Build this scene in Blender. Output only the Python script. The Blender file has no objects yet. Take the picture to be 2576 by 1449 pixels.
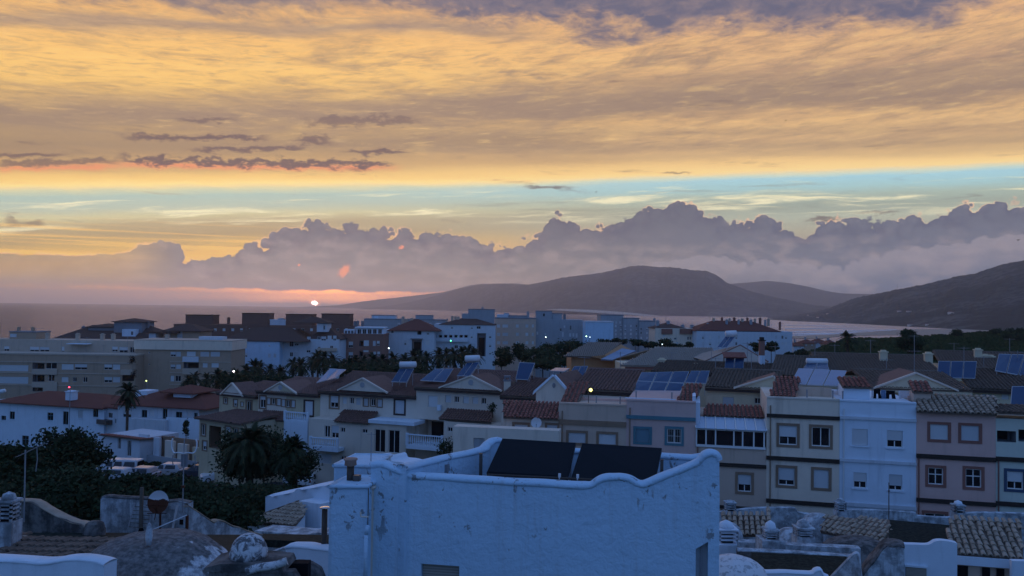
import bpy, bmesh, math, random
from math import radians, sin, cos, tan, atan2, asin, pi, sqrt, exp
from mathutils import Vector, Matrix, noise
from mathutils.geometry import tessellate_polygon
random.seed(7)
SC = bpy.context.scene
COL = SC.collection

# ---------------------------------------------------------------- camera
FOC, CX, CY = 2022.0, 1288.0, 724.5          # focal length and centre on a 2576-wide picture
CAMZ = 32.0                                   # metres above the sea
ROLL, PITCH = radians(0.80), math.atan((774.5 - CY) / FOC)
CROT = Matrix.Rotation(pi / 2 + PITCH, 3, 'X') @ Matrix.Rotation(ROLL, 3, 'Z')
cam_d = bpy.data.cameras.new('camera'); cam = bpy.data.objects.new('camera', cam_d); COL.objects.link(cam)
cam.location = (0, 0, CAMZ); cam.rotation_euler = CROT.to_euler()
cam_d.sensor_width = 36; cam_d.lens = FOC / 2576 * 36; cam_d.clip_start = 0.1; cam_d.clip_end = 90000
SC.camera = cam
SC.view_settings.view_transform = 'Standard'; SC.view_settings.look = 'None'
SC.view_settings.exposure = 0; SC.view_settings.gamma = 1; SC.view_settings.use_curve_mapping = False
SC.render.engine = 'CYCLES'
SC.cycles.use_denoising = True
SC.cycles.max_bounces = 6; SC.cycles.diffuse_bounces = 3; SC.cycles.glossy_bounces = 2
SC.cycles.volume_bounces = 2; SC.cycles.transparent_max_bounces = 8; SC.cycles.caustics_reflective = False
SC.cycles.sample_clamp_indirect = 3

def ray(px, py):
    return CROT @ Vector(((px - CX) / FOC, -(py - CY) / FOC, -1))
def P(px, py, d):
    """the point that stands d metres ahead and is seen at px, py"""
    r = ray(px, py)
    return Vector((r.x / r.y * d, d, CAMZ + r.z / r.y * d))
def azel(px, py):
    r = ray(px, py).normalized()
    return math.degrees(atan2(r.x, r.y)), math.degrees(asin(r.z))
def lin(c):
    return tuple(((v / 255 / 12.92) if v / 255 <= .04045 else ((v / 255 + .055) / 1.055) ** 2.4) for v in c)
def sm(a, b, x):
    t = min(1, max(0, (x - a) / (b - a))); return t * t * (3 - 2 * t)
def interp(pts, x):
    if x <= pts[0][0]: return pts[0][1]
    for (x0, y0), (x1, y1) in zip(pts, pts[1:]):
        if x <= x1: return y0 + (y1 - y0) * (x - x0) / (x1 - x0)
    return pts[-1][1]
def interps(pts, x):
    """interp with smooth joins"""
    h = 6.0
    return (interp(pts, x - h) + 2 * interp(pts, x) + interp(pts, x + h)) / 4

# ---------------------------------------------------------------- node expressions
class X:
    nt = None
    def __init__(s, sock): s.s = sock
    @staticmethod
    def m(op, *a, clamp=False):
        n = X.nt.nodes.new('ShaderNodeMath'); n.operation = op; n.use_clamp = clamp
        for i, v in enumerate(a):
            if isinstance(v, X): X.nt.links.new(v.s, n.inputs[i])
            else: n.inputs[i].default_value = v
        return X(n.outputs[0])
    def __add__(s, o): return X.m('ADD', s, o)
    __radd__ = __add__
    def __sub__(s, o): return X.m('SUBTRACT', s, o)
    def __rsub__(s, o): return X.m('SUBTRACT', o, s)
    def __mul__(s, o): return X.m('MULTIPLY', s, o)
    __rmul__ = __mul__
    def __truediv__(s, o): return X.m('DIVIDE', s, o)
    def __rtruediv__(s, o): return X.m('DIVIDE', o, s)
    def abs(s): return X.m('ABSOLUTE', s)
def step(a, b, x):
    n = X.nt.nodes.new('ShaderNodeMapRange'); n.interpolation_type = 'SMOOTHSTEP'
    n.inputs['From Min'].default_value = min(a, b); n.inputs['From Max'].default_value = max(a, b)
    n.inputs['To Min'].default_value = 0.0 if a < b else 1.0; n.inputs['To Max'].default_value = 1.0 if a < b else 0.0
    X.nt.links.new(x.s, n.inputs['Value']); return X(n.outputs['Result'])
def band(a, b, c, d, x): return step(a, b, x) * step(d, c, x)
def gauss(x, c, w):
    t = (x - c) / w
    return X.m('POWER', 2.71828, X.m('MULTIPLY', t * t, -1.0))
def vec(x, y, z):
    n = X.nt.nodes.new('ShaderNodeCombineXYZ')
    for i, v in enumerate((x, y, z)):
        if isinstance(v, X): X.nt.links.new(v.s, n.inputs[i])
        else: n.inputs[i].default_value = v
    return X(n.outputs[0])
def noi(v, scale=1, detail=4, rough=.55, dist=0, ntype='FBM'):
    n = X.nt.nodes.new('ShaderNodeTexNoise'); n.noise_dimensions = '3D'; n.noise_type = ntype
    if v is not None: X.nt.links.new(v.s, n.inputs['Vector'])
    n.inputs['Scale'].default_value = scale; n.inputs['Detail'].default_value = detail
    n.inputs['Roughness'].default_value = rough; n.inputs['Distortion'].default_value = dist
    return X(n.outputs[0])
def voro(v, scale=1, feature='SMOOTH_F1', smooth=.3):
    n = X.nt.nodes.new('ShaderNodeTexVoronoi'); n.feature = feature
    if v is not None: X.nt.links.new(v.s, n.inputs['Vector'])
    n.inputs['Scale'].default_value = scale
    if feature == 'SMOOTH_F1': n.inputs['Smoothness'].default_value = smooth
    return X(n.outputs['Distance'])
def mix(f, a, b):
    n = X.nt.nodes.new('ShaderNodeMix'); n.data_type = 'RGBA'; n.clamp_factor = True
    for i, v in ((0, f), (6, a), (7, b)):
        if isinstance(v, X): X.nt.links.new(v.s, n.inputs[i])
        elif i == 0: n.inputs[0].default_value = v
        else: n.inputs[i].default_value = (*v[:3], 1)
    return X(n.outputs[2])
def ramp(x, stops, a, b, interp='LINEAR'):
    n = X.nt.nodes.new('ShaderNodeValToRGB'); cr = n.color_ramp; cr.interpolation = interp
    X.nt.links.new(((x - a) / (b - a)).s, n.inputs[0])
    while len(cr.elements) > 1: cr.elements.remove(cr.elements[-1])
    for i, (p, c) in enumerate(stops):
        e = cr.elements[0] if i == 0 else cr.elements.new((p - a) / (b - a))
        e.position = (p - a) / (b - a); e.color = (*lin(c), 1)
    return X(n.outputs[0])
def curve(x, pts, a, b, ya, yb):
    n = X.nt.nodes.new('ShaderNodeFloatCurve'); c = n.mapping.curves[0]
    X.nt.links.new(((x - a) / (b - a)).s, n.inputs['Value'])
    pts = [((px - a) / (b - a), (py - ya) / (yb - ya)) for px, py in pts if a <= px <= b]
    c.points[0].location = pts[0]; c.points[1].location = pts[-1]
    for q in pts[1:-1]: c.points.new(*q)
    for q in c.points: q.handle_type = 'VECTOR'
    n.mapping.update()
    return X(n.outputs[0]) * (yb - ya) + ya

# ---------------------------------------------------------------- world: sunset sky
SUN_AZ, SUN_EL = azel(791, 762)
world = bpy.data.worlds.new('World'); SC.world = world; world.use_nodes = True
def build_sky():
    nt = world.node_tree; X.nt = nt; nt.nodes.clear()
    out = nt.nodes.new('ShaderNodeOutputWorld'); bg = nt.nodes.new('ShaderNodeBackground')
    tc = nt.nodes.new('ShaderNodeTexCoord'); sep = nt.nodes.new('ShaderNodeSeparateXYZ')
    nt.links.new(tc.outputs['Generated'], sep.inputs[0])
    dx, dy, dz = (X(sep.outputs[i]) for i in range(3))
    az = X.m('ARCTAN2', dx, dy) * (180 / pi); el = X.m('ARCSINE', dz) * (180 / pi)
    # the clear dusk sky over and behind the camera
    sky = nt.nodes.new('ShaderNodeTexSky'); sky.sky_type = 'NISHITA'; sky.sun_disc = False
    sky.sun_elevation = radians(SKY_EL); sky.sun_rotation = radians(SUN_AZ); sky.altitude = 0
    sky.air_density = 1.0; sky.dust_density = 0.4; sky.ozone_density = 6.0
    hs = nt.nodes.new('ShaderNodeVectorMath'); hs.operation = 'MULTIPLY'
    nt.links.new(sky.outputs[0], hs.inputs[0]); hs.inputs[1].default_value = SKY_GAIN
    dome = X(hs.outputs[0])
    dome = mix(0.75, dome, DUSK)                                       # thin high overcast of the dusk
    # sheets of cloud lit by the sun from below, over the sea in the west
    def cpx(pts): return [azel(*q) for q in pts]
    def line(pts): return curve(az, cpx([(-420, pts[0][1])] + pts + [(3300, pts[-1][1])]), -39, 45, -2, 30)
    w1 = noi(vec(az * .05, el * .35, 0.3), 1, 5, .6)                   # slow, flat waviness
    wf = noi(vec(az * .22, el * 1.6, 6.3), 1, 7, .66, .3)              # ragged edges
    edge = line([(0, 481), (322, 477), (644, 473), (1288, 468), (1610, 458), (1932, 446), (2254, 434), (2576, 421)])
    e2 = el - edge + 8.3 + (w1 - .5) * .30 + (wf - .5) * .5
    left = ramp(e2, [(0, (166, 140, 128)), (1.2, (170, 138, 124)), (3.0, (196, 162, 122)), (3.9, (226, 180, 114)), (4.6, (208, 172, 116)),
        (5.3, (176, 154, 122)), (6.1, (184, 166, 134)), (6.6, (206, 196, 158)), (7.2, (184, 192, 176)), (7.95, (176, 194, 184)), (8.3, (208, 206, 174)), (8.65, (252, 220, 150)),
        (9.0, (246, 204, 130)), (9.8, (214, 176, 122)), (10.6, (196, 160, 116)), (12.0, (206, 170, 118)), (13.5, (238, 192, 116)), (16, (250, 200, 122)), (18.5, (246, 192, 120)), (20.5, (228, 176, 120)),
        (23, (190, 155, 128)), (30, (140, 132, 140))], 0, 30)
    right = ramp(e2, [(0, (150, 138, 142)), (3.0, (165, 150, 144)), (4.6, (176, 168, 150)), (5.6, (178, 180, 164)), (6.4, (164, 170, 158)),
        (7.1, (172, 184, 172)), (7.6, (170, 200, 202)), (8.2, (170, 206, 216)), (8.45, (206, 214, 196)), (8.75, (250, 214, 150)), (9.6, (236, 196, 138)), (10.6, (212, 174, 132)), (11.6, (228, 186, 134)),
        (12.6, (232, 186, 132)), (14, (206, 168, 132)), (15, (204, 164, 130)), (16.2, (222, 178, 132)), (18, (232, 182, 132)), (20.5, (242, 186, 134)), (23, (196, 160, 140)), (30, (140, 132, 142))], 0, 30)
    c = mix(step(-18, 20, az), left, right)
    # grey belts: (line, half width in degrees, strength, colour, raggedness)
    hn = noi(vec(az * .10, el * .9, 1.9), 1, 7, .64, .5)
    for pts, hw, amt, col, rg, lo, hi in (([(0, 288), (500, 290), (900, 283), (1300, 270), (1700, 252), (2100, 235), (2576, 213)], 1.25, .95, (156, 133, 118), 3.2, -60, 60),
            ([(0, 240), (500, 262), (900, 262), (1300, 240), (1700, 215), (2576, 160)], .8, .45, (176, 148, 122), 3.5, -60, 60),
            ([(1000, 338), (1500, 332), (2000, 330), (2576, 318)], .34, .55, (186, 156, 124), 1.0, -4, 60), ([(1100, 372), (1600, 368), (2100, 362), (2576, 350)], .42, .75, (180, 152, 124), 1.0, -4, 60),
            ([(1200, 398), (1900, 388), (2576, 376)], .3, .45, (190, 160, 128), .8, 0, 60), ([(0, 360), (600, 365), (1100, 355), (1400, 352)], .8, .8, (158, 134, 114), 1.6, -60, 2), ([(0, 415), (600, 420), (1100, 405), (1500, 400)], .35, .5, (196, 160, 118), .8, -60, 4),
            ([(200, 55), (500, 62), (800, 70), (1100, 60)], .55, .75, (160, 140, 130), 2.0, -60, -2)):
        d = (el - line(pts) + (hn - .5) * rg) / hw
        c = mix(X.m('POWER', 2.71828, X.m('MULTIPLY', d * d, -1.0)) * band(lo - 8, lo + 2, hi - 2, hi + 8, az) * amt, c, lin(col))
    # wind-drawn tufts over the brighter middle
    ca, sa = cos(radians(12)), sin(radians(12))
    q = vec((az * ca + el * sa) * .17, (el * ca - az * sa) * .85, 1.7)
    st = noi(q, 1, 7, .62, .6)
    c = mix(step(.45, .70, st) * band(11.5, 13.5, 17, 20.5, el + (w1 - .5) * 3) * step(-26, -4, az) * .85, c, lin((160, 136, 120)))
    fine = noi(vec(az * .26 + el * .12, el * 1.7 - az * .10, 3.3), 1, 8, .70, .45)
    c = mix(step(.46, .70, fine) * band(9.8, 11.5, 18, 23, el) * .46, c, lin((162, 136, 118)))
    c = mix(step(.48, .28, fine) * band(9.5, 12, 19, 24, el) * .30, c, lin((255, 210, 138)))
    rip = noi(vec(az * .55 + el * .3, el * 4.2 - az * .35, 8.3), 1, 6, .68, .35)
    c = mix(step(.50, .70, rip) * band(10.2, 11.8, 17.5, 21, el + (w1 - .5) * 2) * .42, c, lin((150, 128, 116)))
    c = mix(step(.46, .28, rip) * band(9.8, 11.8, 18, 22, el) * .25, c, lin((255, 216, 148)))
    # slate-blue cloud at the top
    t1 = noi(vec(az * .12, el * .34, 2.2), 1, 9, .66, .35); t2 = noi(vec(az * .5, el * 1.2, 6.2), 1, 7, .66, .4)
    lim = curve(az, cpx([(-420, -260), (0, -40), (300, 18), (600, 40), (950, 52), (1150, 66), (1300, 92), (1500, 100), (1700, 90), (1900, 80), (2050, 96), (2200, 80), (2350, 60), (2480, 38), (2576, 30), (3300, -60)]), -39, 45, 10, 40)
    cover = el - lim + (t1 - .5) * 6.5 + (t2 - .5) * 2.6
    slate = mix(step(.35, .65, t2), mix(step(-22, -4, az), lin((150, 134, 132)), lin((132, 122, 132))), mix(step(-14, 0, az), lin((134, 122, 126)), lin((98, 102, 126))))
    c = mix(step(-.6, 1.5, cover) * .95, c, slate)
    # low dark rolls with a coral underside, left: ends, half width, coral
    for k, (xa, ya, xb, yb, ww, amt, coral) in enumerate(((-60, 391, 190, 390, .16, .8, 0), (-60, 412, 330, 405, .18, .75, 1), (270, 399, 1010, 411, .27, .95, 1), (450, 377, 800, 370, .15, .85, 0), (845, 380, 1050, 383, .20, .9, 0), (285, 343, 700, 346, .20, .92, 0),
                                                          (725, 352, 850, 352, .34, .8, 0), (410, 303, 620, 300, .20, .7, 0), (740, 306, 1080, 298, .30, .62, 0), (1310, 470, 1440, 470, .12, .8, 0), (20, 553, 50, 560, .35, .55, 0), (62, 566, 104, 566, .22, .6, 0), (2020, 552, 2120, 550, .14, .7, 0), (2130, 535, 2290, 530, .14, .6, 0), (1660, 434, 1745, 436, .09, .6, 0))):
        (a0, e0), (a1, e1) = azel(xa, ya), azel(xb, yb); sl_ = (e1 - e0) / (a1 - a0)
        wob = noi(vec(az * .9, el * 2.0, 2.0 + k * 3.1), 1, 6, .68); ec = (az - a0) * sl_ + e0
        end = band(a0 - .6, a0 + min(2.2, (a1 - a0) * .45), a1 - min(2.2, (a1 - a0) * .45), a1 + .6, az)
        d = (el - ec + (wob - .5) * 7.5 * ww) / ww
        mk = X.m('POWER', 2.71828, X.m('MULTIPLY', d * d, -1.0)) * end
        if coral:
            d2 = (el - ec + .30 + (wob - .5) * .7) / .19
            c = mix(X.m('POWER', 2.71828, X.m('MULTIPLY', d2 * d2, -1.0)) * end * .75, c, lin((236, 146, 112)))
        c = mix(step(.08, .95, mk + (wf - .5) * .9) * amt, c, lin((116, 98, 100)))
    # wisps in the clear gap
    wi = noi(vec(az * .12, e2 * 1.9, 4.4), 1, 6, .6, .4)
    c = mix(step(.50, .68, wi) * band(5.4, 6.2, 7.6, 8.3, e2) * .85, c, lin((248, 236, 196)))
    c = mix(step(.54, .68, noi(vec(az * .06, e2 * 1.6, 8.8), 1, 5, .6)) * band(5.2, 6.0, 7.9, 8.4, e2) * step(-20, 10, az) * .7, c, lin((148, 148, 138)))
    ls = noi(vec(az * .03, el * 3.2, 2.8), 1, 4, .6); c = mix(step(.48, .62, ls) * band(2.0, 2.8, 4.6, 5.6, el) * step(-4, -16, az) * .6, c, lin((244, 196, 120)))
    # glow under the cloud bank
    gn = noi(vec(az * .22, el * 1.6, 1), 1, 5, .65)
    glow = band(.05, .5, 1.05, 1.3, el + (gn - .5) * .5) * (gauss(az, SUN_AZ + 1.0, 5.0) * .7 + gauss(az, SUN_AZ + 1.0, 13.0) * .3)
    # the bank of cumulus along the horizon
    outline = [(-400, 648), (0, 652), (200, 655), (320, 650), (338, 636), (360, 620), (392, 613), (446, 612), (456, 636), (470, 648), (545, 652), (580, 645), (610, 622),
        (640, 612), (662, 608), (680, 586), (715, 571), (738, 575), (750, 588), (765, 564), (800, 559), (820, 568), (832, 581), (852, 570), (880, 559), (905, 558), (940, 573),
        (980, 581), (1050, 586), (1100, 588), (1150, 592), (1190, 606), (1230, 616), (1290, 614), (1330, 602), (1360, 588), (1368, 570), (1378, 548), (1395, 538), (1420, 536),
        (1445, 548), (1458, 572), (1500, 570), (1560, 556), (1600, 541), (1640, 522), (1680, 516), (1710, 509), (1760, 521), (1800, 527), (1815, 541), (1822, 568), (1834, 568),
        (1846, 544), (1880, 541), (1940, 550), (1985, 556), (1996, 577), (2010, 578), (2040, 566), (2100, 556), (2180, 552), (2240, 561), (2300, 546), (2380, 531), (2440, 521),
        (2500, 511), (2550, 511), (2600, 524), (2800, 541), (3400, 600)]
    prof = curve(az, [azel(a, b) for a, b in outline], -39, 45, 0, 12)
    pv = vec(az, el, 0.0); wp = noi(pv, 1.1, 3, .5)
    pw = vec(az + (wp - .5) * .8, el * 1.15 + (wp - .5) * .5, 0.0)
    v1, v2, v3 = voro(pw, .95, 'F1'), voro(pw, 2.3, 'F1'), voro(pw, 5.0, 'F1')
    puff = (v1 * v1 * 1.05 + v2 * v2 * .55 + v3 * v3 * .09) * (step(-26, -22, az) * .75 + .25)
    hgt = prof + .50 - puff
    inb = hgt - el                                                     # degrees below the edge of the bank
    m_bank = step(-.03, .13, inb)
    shade = ramp(el, [(0, (160, 140, 134)), (1.2, (152, 139, 137)), (3, (141, 134, 136)), (5, (126, 122, 129)), (7.5, (114, 112, 121))], 0, 7.5)
    shade = mix(step(0, 26, az), shade, ramp(el, [(0, (134, 131, 140)), (3, (134, 131, 141)), (7.5, (118, 117, 129))], 0, 7.5))
    lump = noi(vec(az * .5, el * 1.1, 1.1), 1, 6, .6)
    shade = mix(step(.42, .68, lump) * band(.8, 1.6, 4.2, 5.8, el) * .40, shade, lin((178, 160, 158)))
    shade = mix(step(.05, .75, v1 * v1 + v2 * v2 * .5) * step(1.8, .2, inb) * .30, shade, lin((98, 94, 112)))
    shade = mix(step(.5, .0, v2) * step(.9, .0, inb) * .22, shade, lin((176, 160, 160)))
    low2 = line([(-400, 700), (400, 690), (1400, 690), (1700, 655), (1760, 640), (1900, 650), (2100, 668), (2250, 630), (2400, 612), (2576, 580)])
    inb2 = low2 - el + .25 - v1 * v1 * .7 - v2 * v2 * .3
    shade = mix(step(0, .12, inb2) * step(2.4, .1, inb2) * step(0, 12, az) * .6, shade, lin((162, 152, 158)))
    floor_ = 1.0 + (noi(vec(az * .35, 0.0, 4), 1, 5, .6) - .5) * .9
    m_bank = m_bank * mix(step(8, 14, az), step(-.10, .10, el - floor_), (1, 1, 1))
    rimn = noi(vec(az * .22, 0.0, 3), 1, 3, .6)
    rim = step(-.10, .02, inb) * step(.10, .0, inb) * step(.42, .58, rimn)
    c = mix(glow, c, GLOW)
    c = mix(m_bank * (step(-26, -22, az) * .4 + .6), c, shade)
    c = mix(rim * .6, c, lin((252, 196, 158)))
    # gaps burning through the bank
    for (px, py, wa, we) in ((866, 682, .42, .55), (752, 667, .13, .1), (1010, 622, .22, .2)):
        a0, e0 = azel(px, py)
        g = X.m('POWER', 2.71828, X.m('MULTIPLY', ((az - a0) - (el - e0) * .45) * ((az - a0) - (el - e0) * .45) / (wa * wa) + (el - e0) * (el - e0) / (we * we), -1.0))
        c = mix(step(.30, .95, g + (noi(pv, 4, 6, .65) - .5) * 1.1) * .75, c, lin((246, 156, 124)))
    # what the haze below takes from and adds to the sky is given back here
    tau = X.m('MINIMUM', HAZE_D * 418 / X.m('MAXIMUM', dz, .012), 1.5); inv = X.m('POWER', 2.71828, tau)
    vm = nt.nodes.new('ShaderNodeVectorMath'); vm.operation = 'SUBTRACT'; nt.links.new(c.s, vm.inputs[0]); vm.inputs[1].default_value = HAZE_L
    vk = nt.nodes.new('ShaderNodeVectorMath'); vk.operation = 'SCALE'; nt.links.new(vm.outputs[0], vk.inputs[0]); nt.links.new(inv.s, vk.inputs['Scale'])
    va = nt.nodes.new('ShaderNodeVectorMath'); va.operation = 'ADD'; nt.links.new(vk.outputs[0], va.inputs[0]); va.inputs[1].default_value = HAZE_L
    vx = nt.nodes.new('ShaderNodeVectorMath'); vx.operation = 'MAXIMUM'; nt.links.new(va.outputs[0], vx.inputs[0]); vx.inputs[1].default_value = (.02, .02, .02)
    c = X(vx.outputs[0])
    # the sun, half behind a shred of cloud
    da, de = az - SUN_AZ, el - SUN_EL
    r2 = X.m('SQRT', da * da + (de + da * .25) * (de + da * .25) * 2.2)
    disc = step(.23, .19, r2 + (noi(pv, 4, 3, .5) - .5) * .12)
    halo = step(.50, .18, r2)
    c = mix(halo * .5, c, (11.0, 3.4, 1.6))
    front = step(80, 46, (az - SUN_AZ * .3).abs()) * step(38, 23, el)
    c = mix(step(.2, -.6, el), c, lin((120, 106, 110)))
    c = mix(disc, c, (70.0, 44.0, 38.0))
    # two backgrounds, so that the detailed western sky is worked out only where it is seen
    nt.links.new(c.s, bg.inputs[0]); bg.inputs[1].default_value = 1.0
    bg2 = nt.nodes.new('ShaderNodeBackground'); nt.links.new(dome.s, bg2.inputs[0])
    ms = nt.nodes.new('ShaderNodeMixShader'); nt.links.new(front.s, ms.inputs[0])
    nt.links.new(bg2.outputs[0], ms.inputs[1]); nt.links.new(bg.outputs[0], ms.inputs[2]); nt.links.new(ms.outputs[0], out.inputs[0])
SKY_EL, SKY_GAIN, DUSK = 3.5, (.25, .3, .4), (0.165, 0.30, 0.62)
HAZE_COL, HAZE_D, HAZE_G = (.80, .83, 1, 1), 1.05e-4, .80
HAZE_L, GLOW = (.265, .23, .25), (3.6, 1.15, .22)
build_sky()
world.cycles.sampling_method = 'MANUAL'; world.cycles.sample_map_resolution = 512

# ---------------------------------------------------------------- the sun, on the horizon behind cloud
sl = bpy.data.lights.new('sun', 'SUN'); so = bpy.data.objects.new('sun', sl); COL.objects.link(so)
sl.energy = 0.21; sl.angle = radians(34); sl.color = (1.0, .66, .51)
so.rotation_euler = (Vector((sin(radians(SUN_AZ)), cos(radians(SUN_AZ)), tan(radians(3.5))))).to_track_quat('Z', 'Y').to_euler()

# ---------------------------------------------------------------- materials
def mat(name, build, rough=.85, spec=.3, bump=None):
    m = bpy.data.materials.new(name); m.use_nodes = True; nt = m.node_tree; X.nt = nt
    b = nt.nodes['Principled BSDF']; b.inputs['Roughness'].default_value = rough
    b.inputs['Specular IOR Level'].default_value = spec
    r = build(b)
    if isinstance(r, X): nt.links.new(r.s, b.inputs['Base Color'])
    elif r is not None: b.inputs['Base Color'].default_value = (*r[:3], 1)
    return m
def opos():
    t = X.nt.nodes.new('ShaderNodeNewGeometry'); return X(t.outputs['Position'])
def lpos():
    t = X.nt.nodes.new('ShaderNodeTexCoord'); return X(t.outputs['Object'])
def orand():
    t = X.nt.nodes.new('ShaderNodeObjectInfo'); return X(t.outputs['Random'])
def sxyz(v):
    n = X.nt.nodes.new('ShaderNodeSeparateXYZ'); X.nt.links.new(v.s, n.inputs[0]); return [X(n.outputs[i]) for i in range(3)]
def dobump(b, h, strength=.3, dist=.05):
    n = X.nt.nodes.new('ShaderNodeBump'); n.inputs['Strength'].default_value = strength; n.inputs['Distance'].default_value = dist
    X.nt.links.new(h.s, n.inputs['Height']); X.nt.links.new(n.outputs[0], b.inputs['Normal'])
def sc(c, k): return tuple(v * k for v in c)

# ---------------------------------------------------------------- mesh building
class MB:
    def __init__(s): s.v = []; s.f = []; s.mi = []
    def add(s, vs, fs, m=0):
        o = len(s.v); s.v += [tuple(p) for p in vs]; s.f += [tuple(i + o for i in f) for f in fs]; s.mi += [m] * len(fs); return s
    def box(s, x0, x1, y0, y1, z0, z1, m=0):
        return s.add([(x0, y0, z0), (x1, y0, z0), (x1, y1, z0), (x0, y1, z0), (x0, y0, z1), (x1, y0, z1), (x1, y1, z1), (x0, y1, z1)],
              [(0, 3, 2, 1), (4, 5, 6, 7), (0, 1, 5, 4), (1, 2, 6, 5), (2, 3, 7, 6), (3, 0, 4, 7)], m)
    def quad(s, a, b, c, d, m=0): return s.add([a, b, c, d], [(0, 1, 2, 3)], m)
    def slab(s, a, b, c, d, t, m=0):
        """a flat plate through a, b, c, d with thickness t below it"""
        a, b, c, d = map(Vector, (a, b, c, d)); n = (b - a).cross(d - a).normalized() * t
        vs = [a, b, c, d, a - n, b - n, c - n, d - n]
        return s.add(vs, [(0, 1, 2, 3), (7, 6, 5, 4), (0, 4, 5, 1), (1, 5, 6, 2), (2, 6, 7, 3), (3, 7, 4, 0)], m)
    def cyl(s, a, b, r, n=8, r2=None, m=0, caps=True):
        a, b = Vector(a), Vector(b); r2 = r if r2 is None else r2; d = (b - a).normalized()
        u = d.orthogonal().normalized(); w = d.cross(u)
        vs = [a + (u * cos(2 * pi * i / n) + w * sin(2 * pi * i / n)) * r for i in range(n)] + [b + (u * cos(2 * pi * i / n) + w * sin(2 * pi * i / n)) * r2 for i in range(n)]
        fs = [(i, (i + 1) % n, n + (i + 1) % n, n + i) for i in range(n)]
        if caps: fs += [tuple(range(n))[::-1], tuple(range(n, 2 * n))]
        return s.add(vs, fs, m)
    def tube(s, pts, r, n=6, m=0):
        for a, b in zip(pts, pts[1:]): s.cyl(a, b, r, n, None, m)
        return s
    def lathe(s, prof, c=(0, 0, 0), n=16, m=0, wob=0, seed=0):
        """prof: (radius, height) from bottom to top"""
        vs = []; c = Vector(c)
        for j, (r, z) in enumerate(prof):
            for i in range(n):
                a = 2 * pi * i / n
                k = 1 + wob * noise.noise(Vector((cos(a) * 2 + seed, sin(a) * 2, z * 1.3)))
                vs.append(c + Vector((cos(a) * r * k, sin(a) * r * k, z)))
        fs = [(j * n + i, j * n + (i + 1) % n, (j + 1) * n + (i + 1) % n, (j + 1) * n + i) for j in range(len(prof) - 1) for i in range(n)]
        fs += [tuple(range(n))[::-1], tuple(range((len(prof) - 1) * n, len(prof) * n))]
        return s.add(vs, fs, m)
    def prism(s, pts, y0, y1, m=0):
        """outline pts (x, z), extruded from y0 to y1"""
        n = len(pts); vs = [(x, y0, z) for x, z in pts] + [(x, y1, z) for x, z in pts]
        tri = tessellate_polygon([[Vector((x, z, 0)) for x, z in pts]])
        area = sum(pts[i][0] * pts[(i + 1) % n][1] - pts[(i + 1) % n][0] * pts[i][1] for i in range(n))
        fs = []
        for t in tri:
            p = [pts[i] for i in t]; ar = (p[1][0] - p[0][0]) * (p[2][1] - p[0][1]) - (p[2][0] - p[0][0]) * (p[1][1] - p[0][1])
            t = tuple(t) if ar > 0 else tuple(t)[::-1]
            fs += [t, tuple(i + n for i in t[::-1])]
        for i in range(n):
            j = (i + 1) % n
            fs.append((i, n + i, n + j, j) if area > 0 else (j, n + j, n + i, i))
        return s.add(vs, fs, m)
    def mesh(s, name, mats, smooth=False):
        me = bpy.data.meshes.new(name); me.from_pydata(s.v, [], s.f)
        for m in (mats if isinstance(mats, (list, tuple)) else [mats]): me.materials.append(m)
        if any(s.mi): me.polygons.foreach_set('material_index', s.mi)
        if smooth: me.polygons.foreach_set('use_smooth', [True] * len(s.f))
        me.update(); return me
    def build(s, name, mats, parent=None, smooth=False, loc=None, rz=0):
        o = bpy.data.objects.new(name, s.mesh(name, mats, smooth)); COL.objects.link(o)
        if parent is not None: o.parent = parent
        if loc is not None: o.location = loc
        if rz: o.rotation_euler = (0, 0, rz)
        return o
def tag(o, label, cat, group=None):
    o['label'] = label; o['category'] = cat
    if group: o['group'] = group
    return o
def thing(name, label, cat, loc=(0, 0, 0), rz=0, group=None):
    o = bpy.data.objects.new(name, None); COL.objects.link(o); o.location = loc; o.rotation_euler = (0, 0, rz); o.empty_display_size = .3
    return tag(o, label, cat, group)
def struct(o): o['kind'] = 'structure'; return o
def stuff(o): o['kind'] = 'stuff'; return o
def inst(o, parent, loc=None, rot=None, scale=None):
    c = o.copy(); COL.objects.link(c); c.parent = parent
    if loc is not None: c.location = loc
    if rot is not None: c.rotation_euler = rot
    if scale is not None: c.scale = scale
    return c
ORD = ['first', 'second', 'third', 'fourth', 'fifth', 'sixth', 'seventh', 'eighth', 'ninth', 'tenth', 'eleventh', 'twelfth', 'thirteenth', 'fourteenth', 'fifteenth', 'sixteenth',
       'seventeenth', 'eighteenth', 'nineteenth', 'twentieth'] + ['twenty-' + q for q in ('first', 'second', 'third', 'fourth', 'fifth', 'sixth', 'seventh', 'eighth', 'ninth')] + ['thirtieth'] + ['thirty-' + q for q in ('first', 'second', 'third', 'fourth', 'fifth', 'sixth', 'seventh', 'eighth', 'ninth')]

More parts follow.
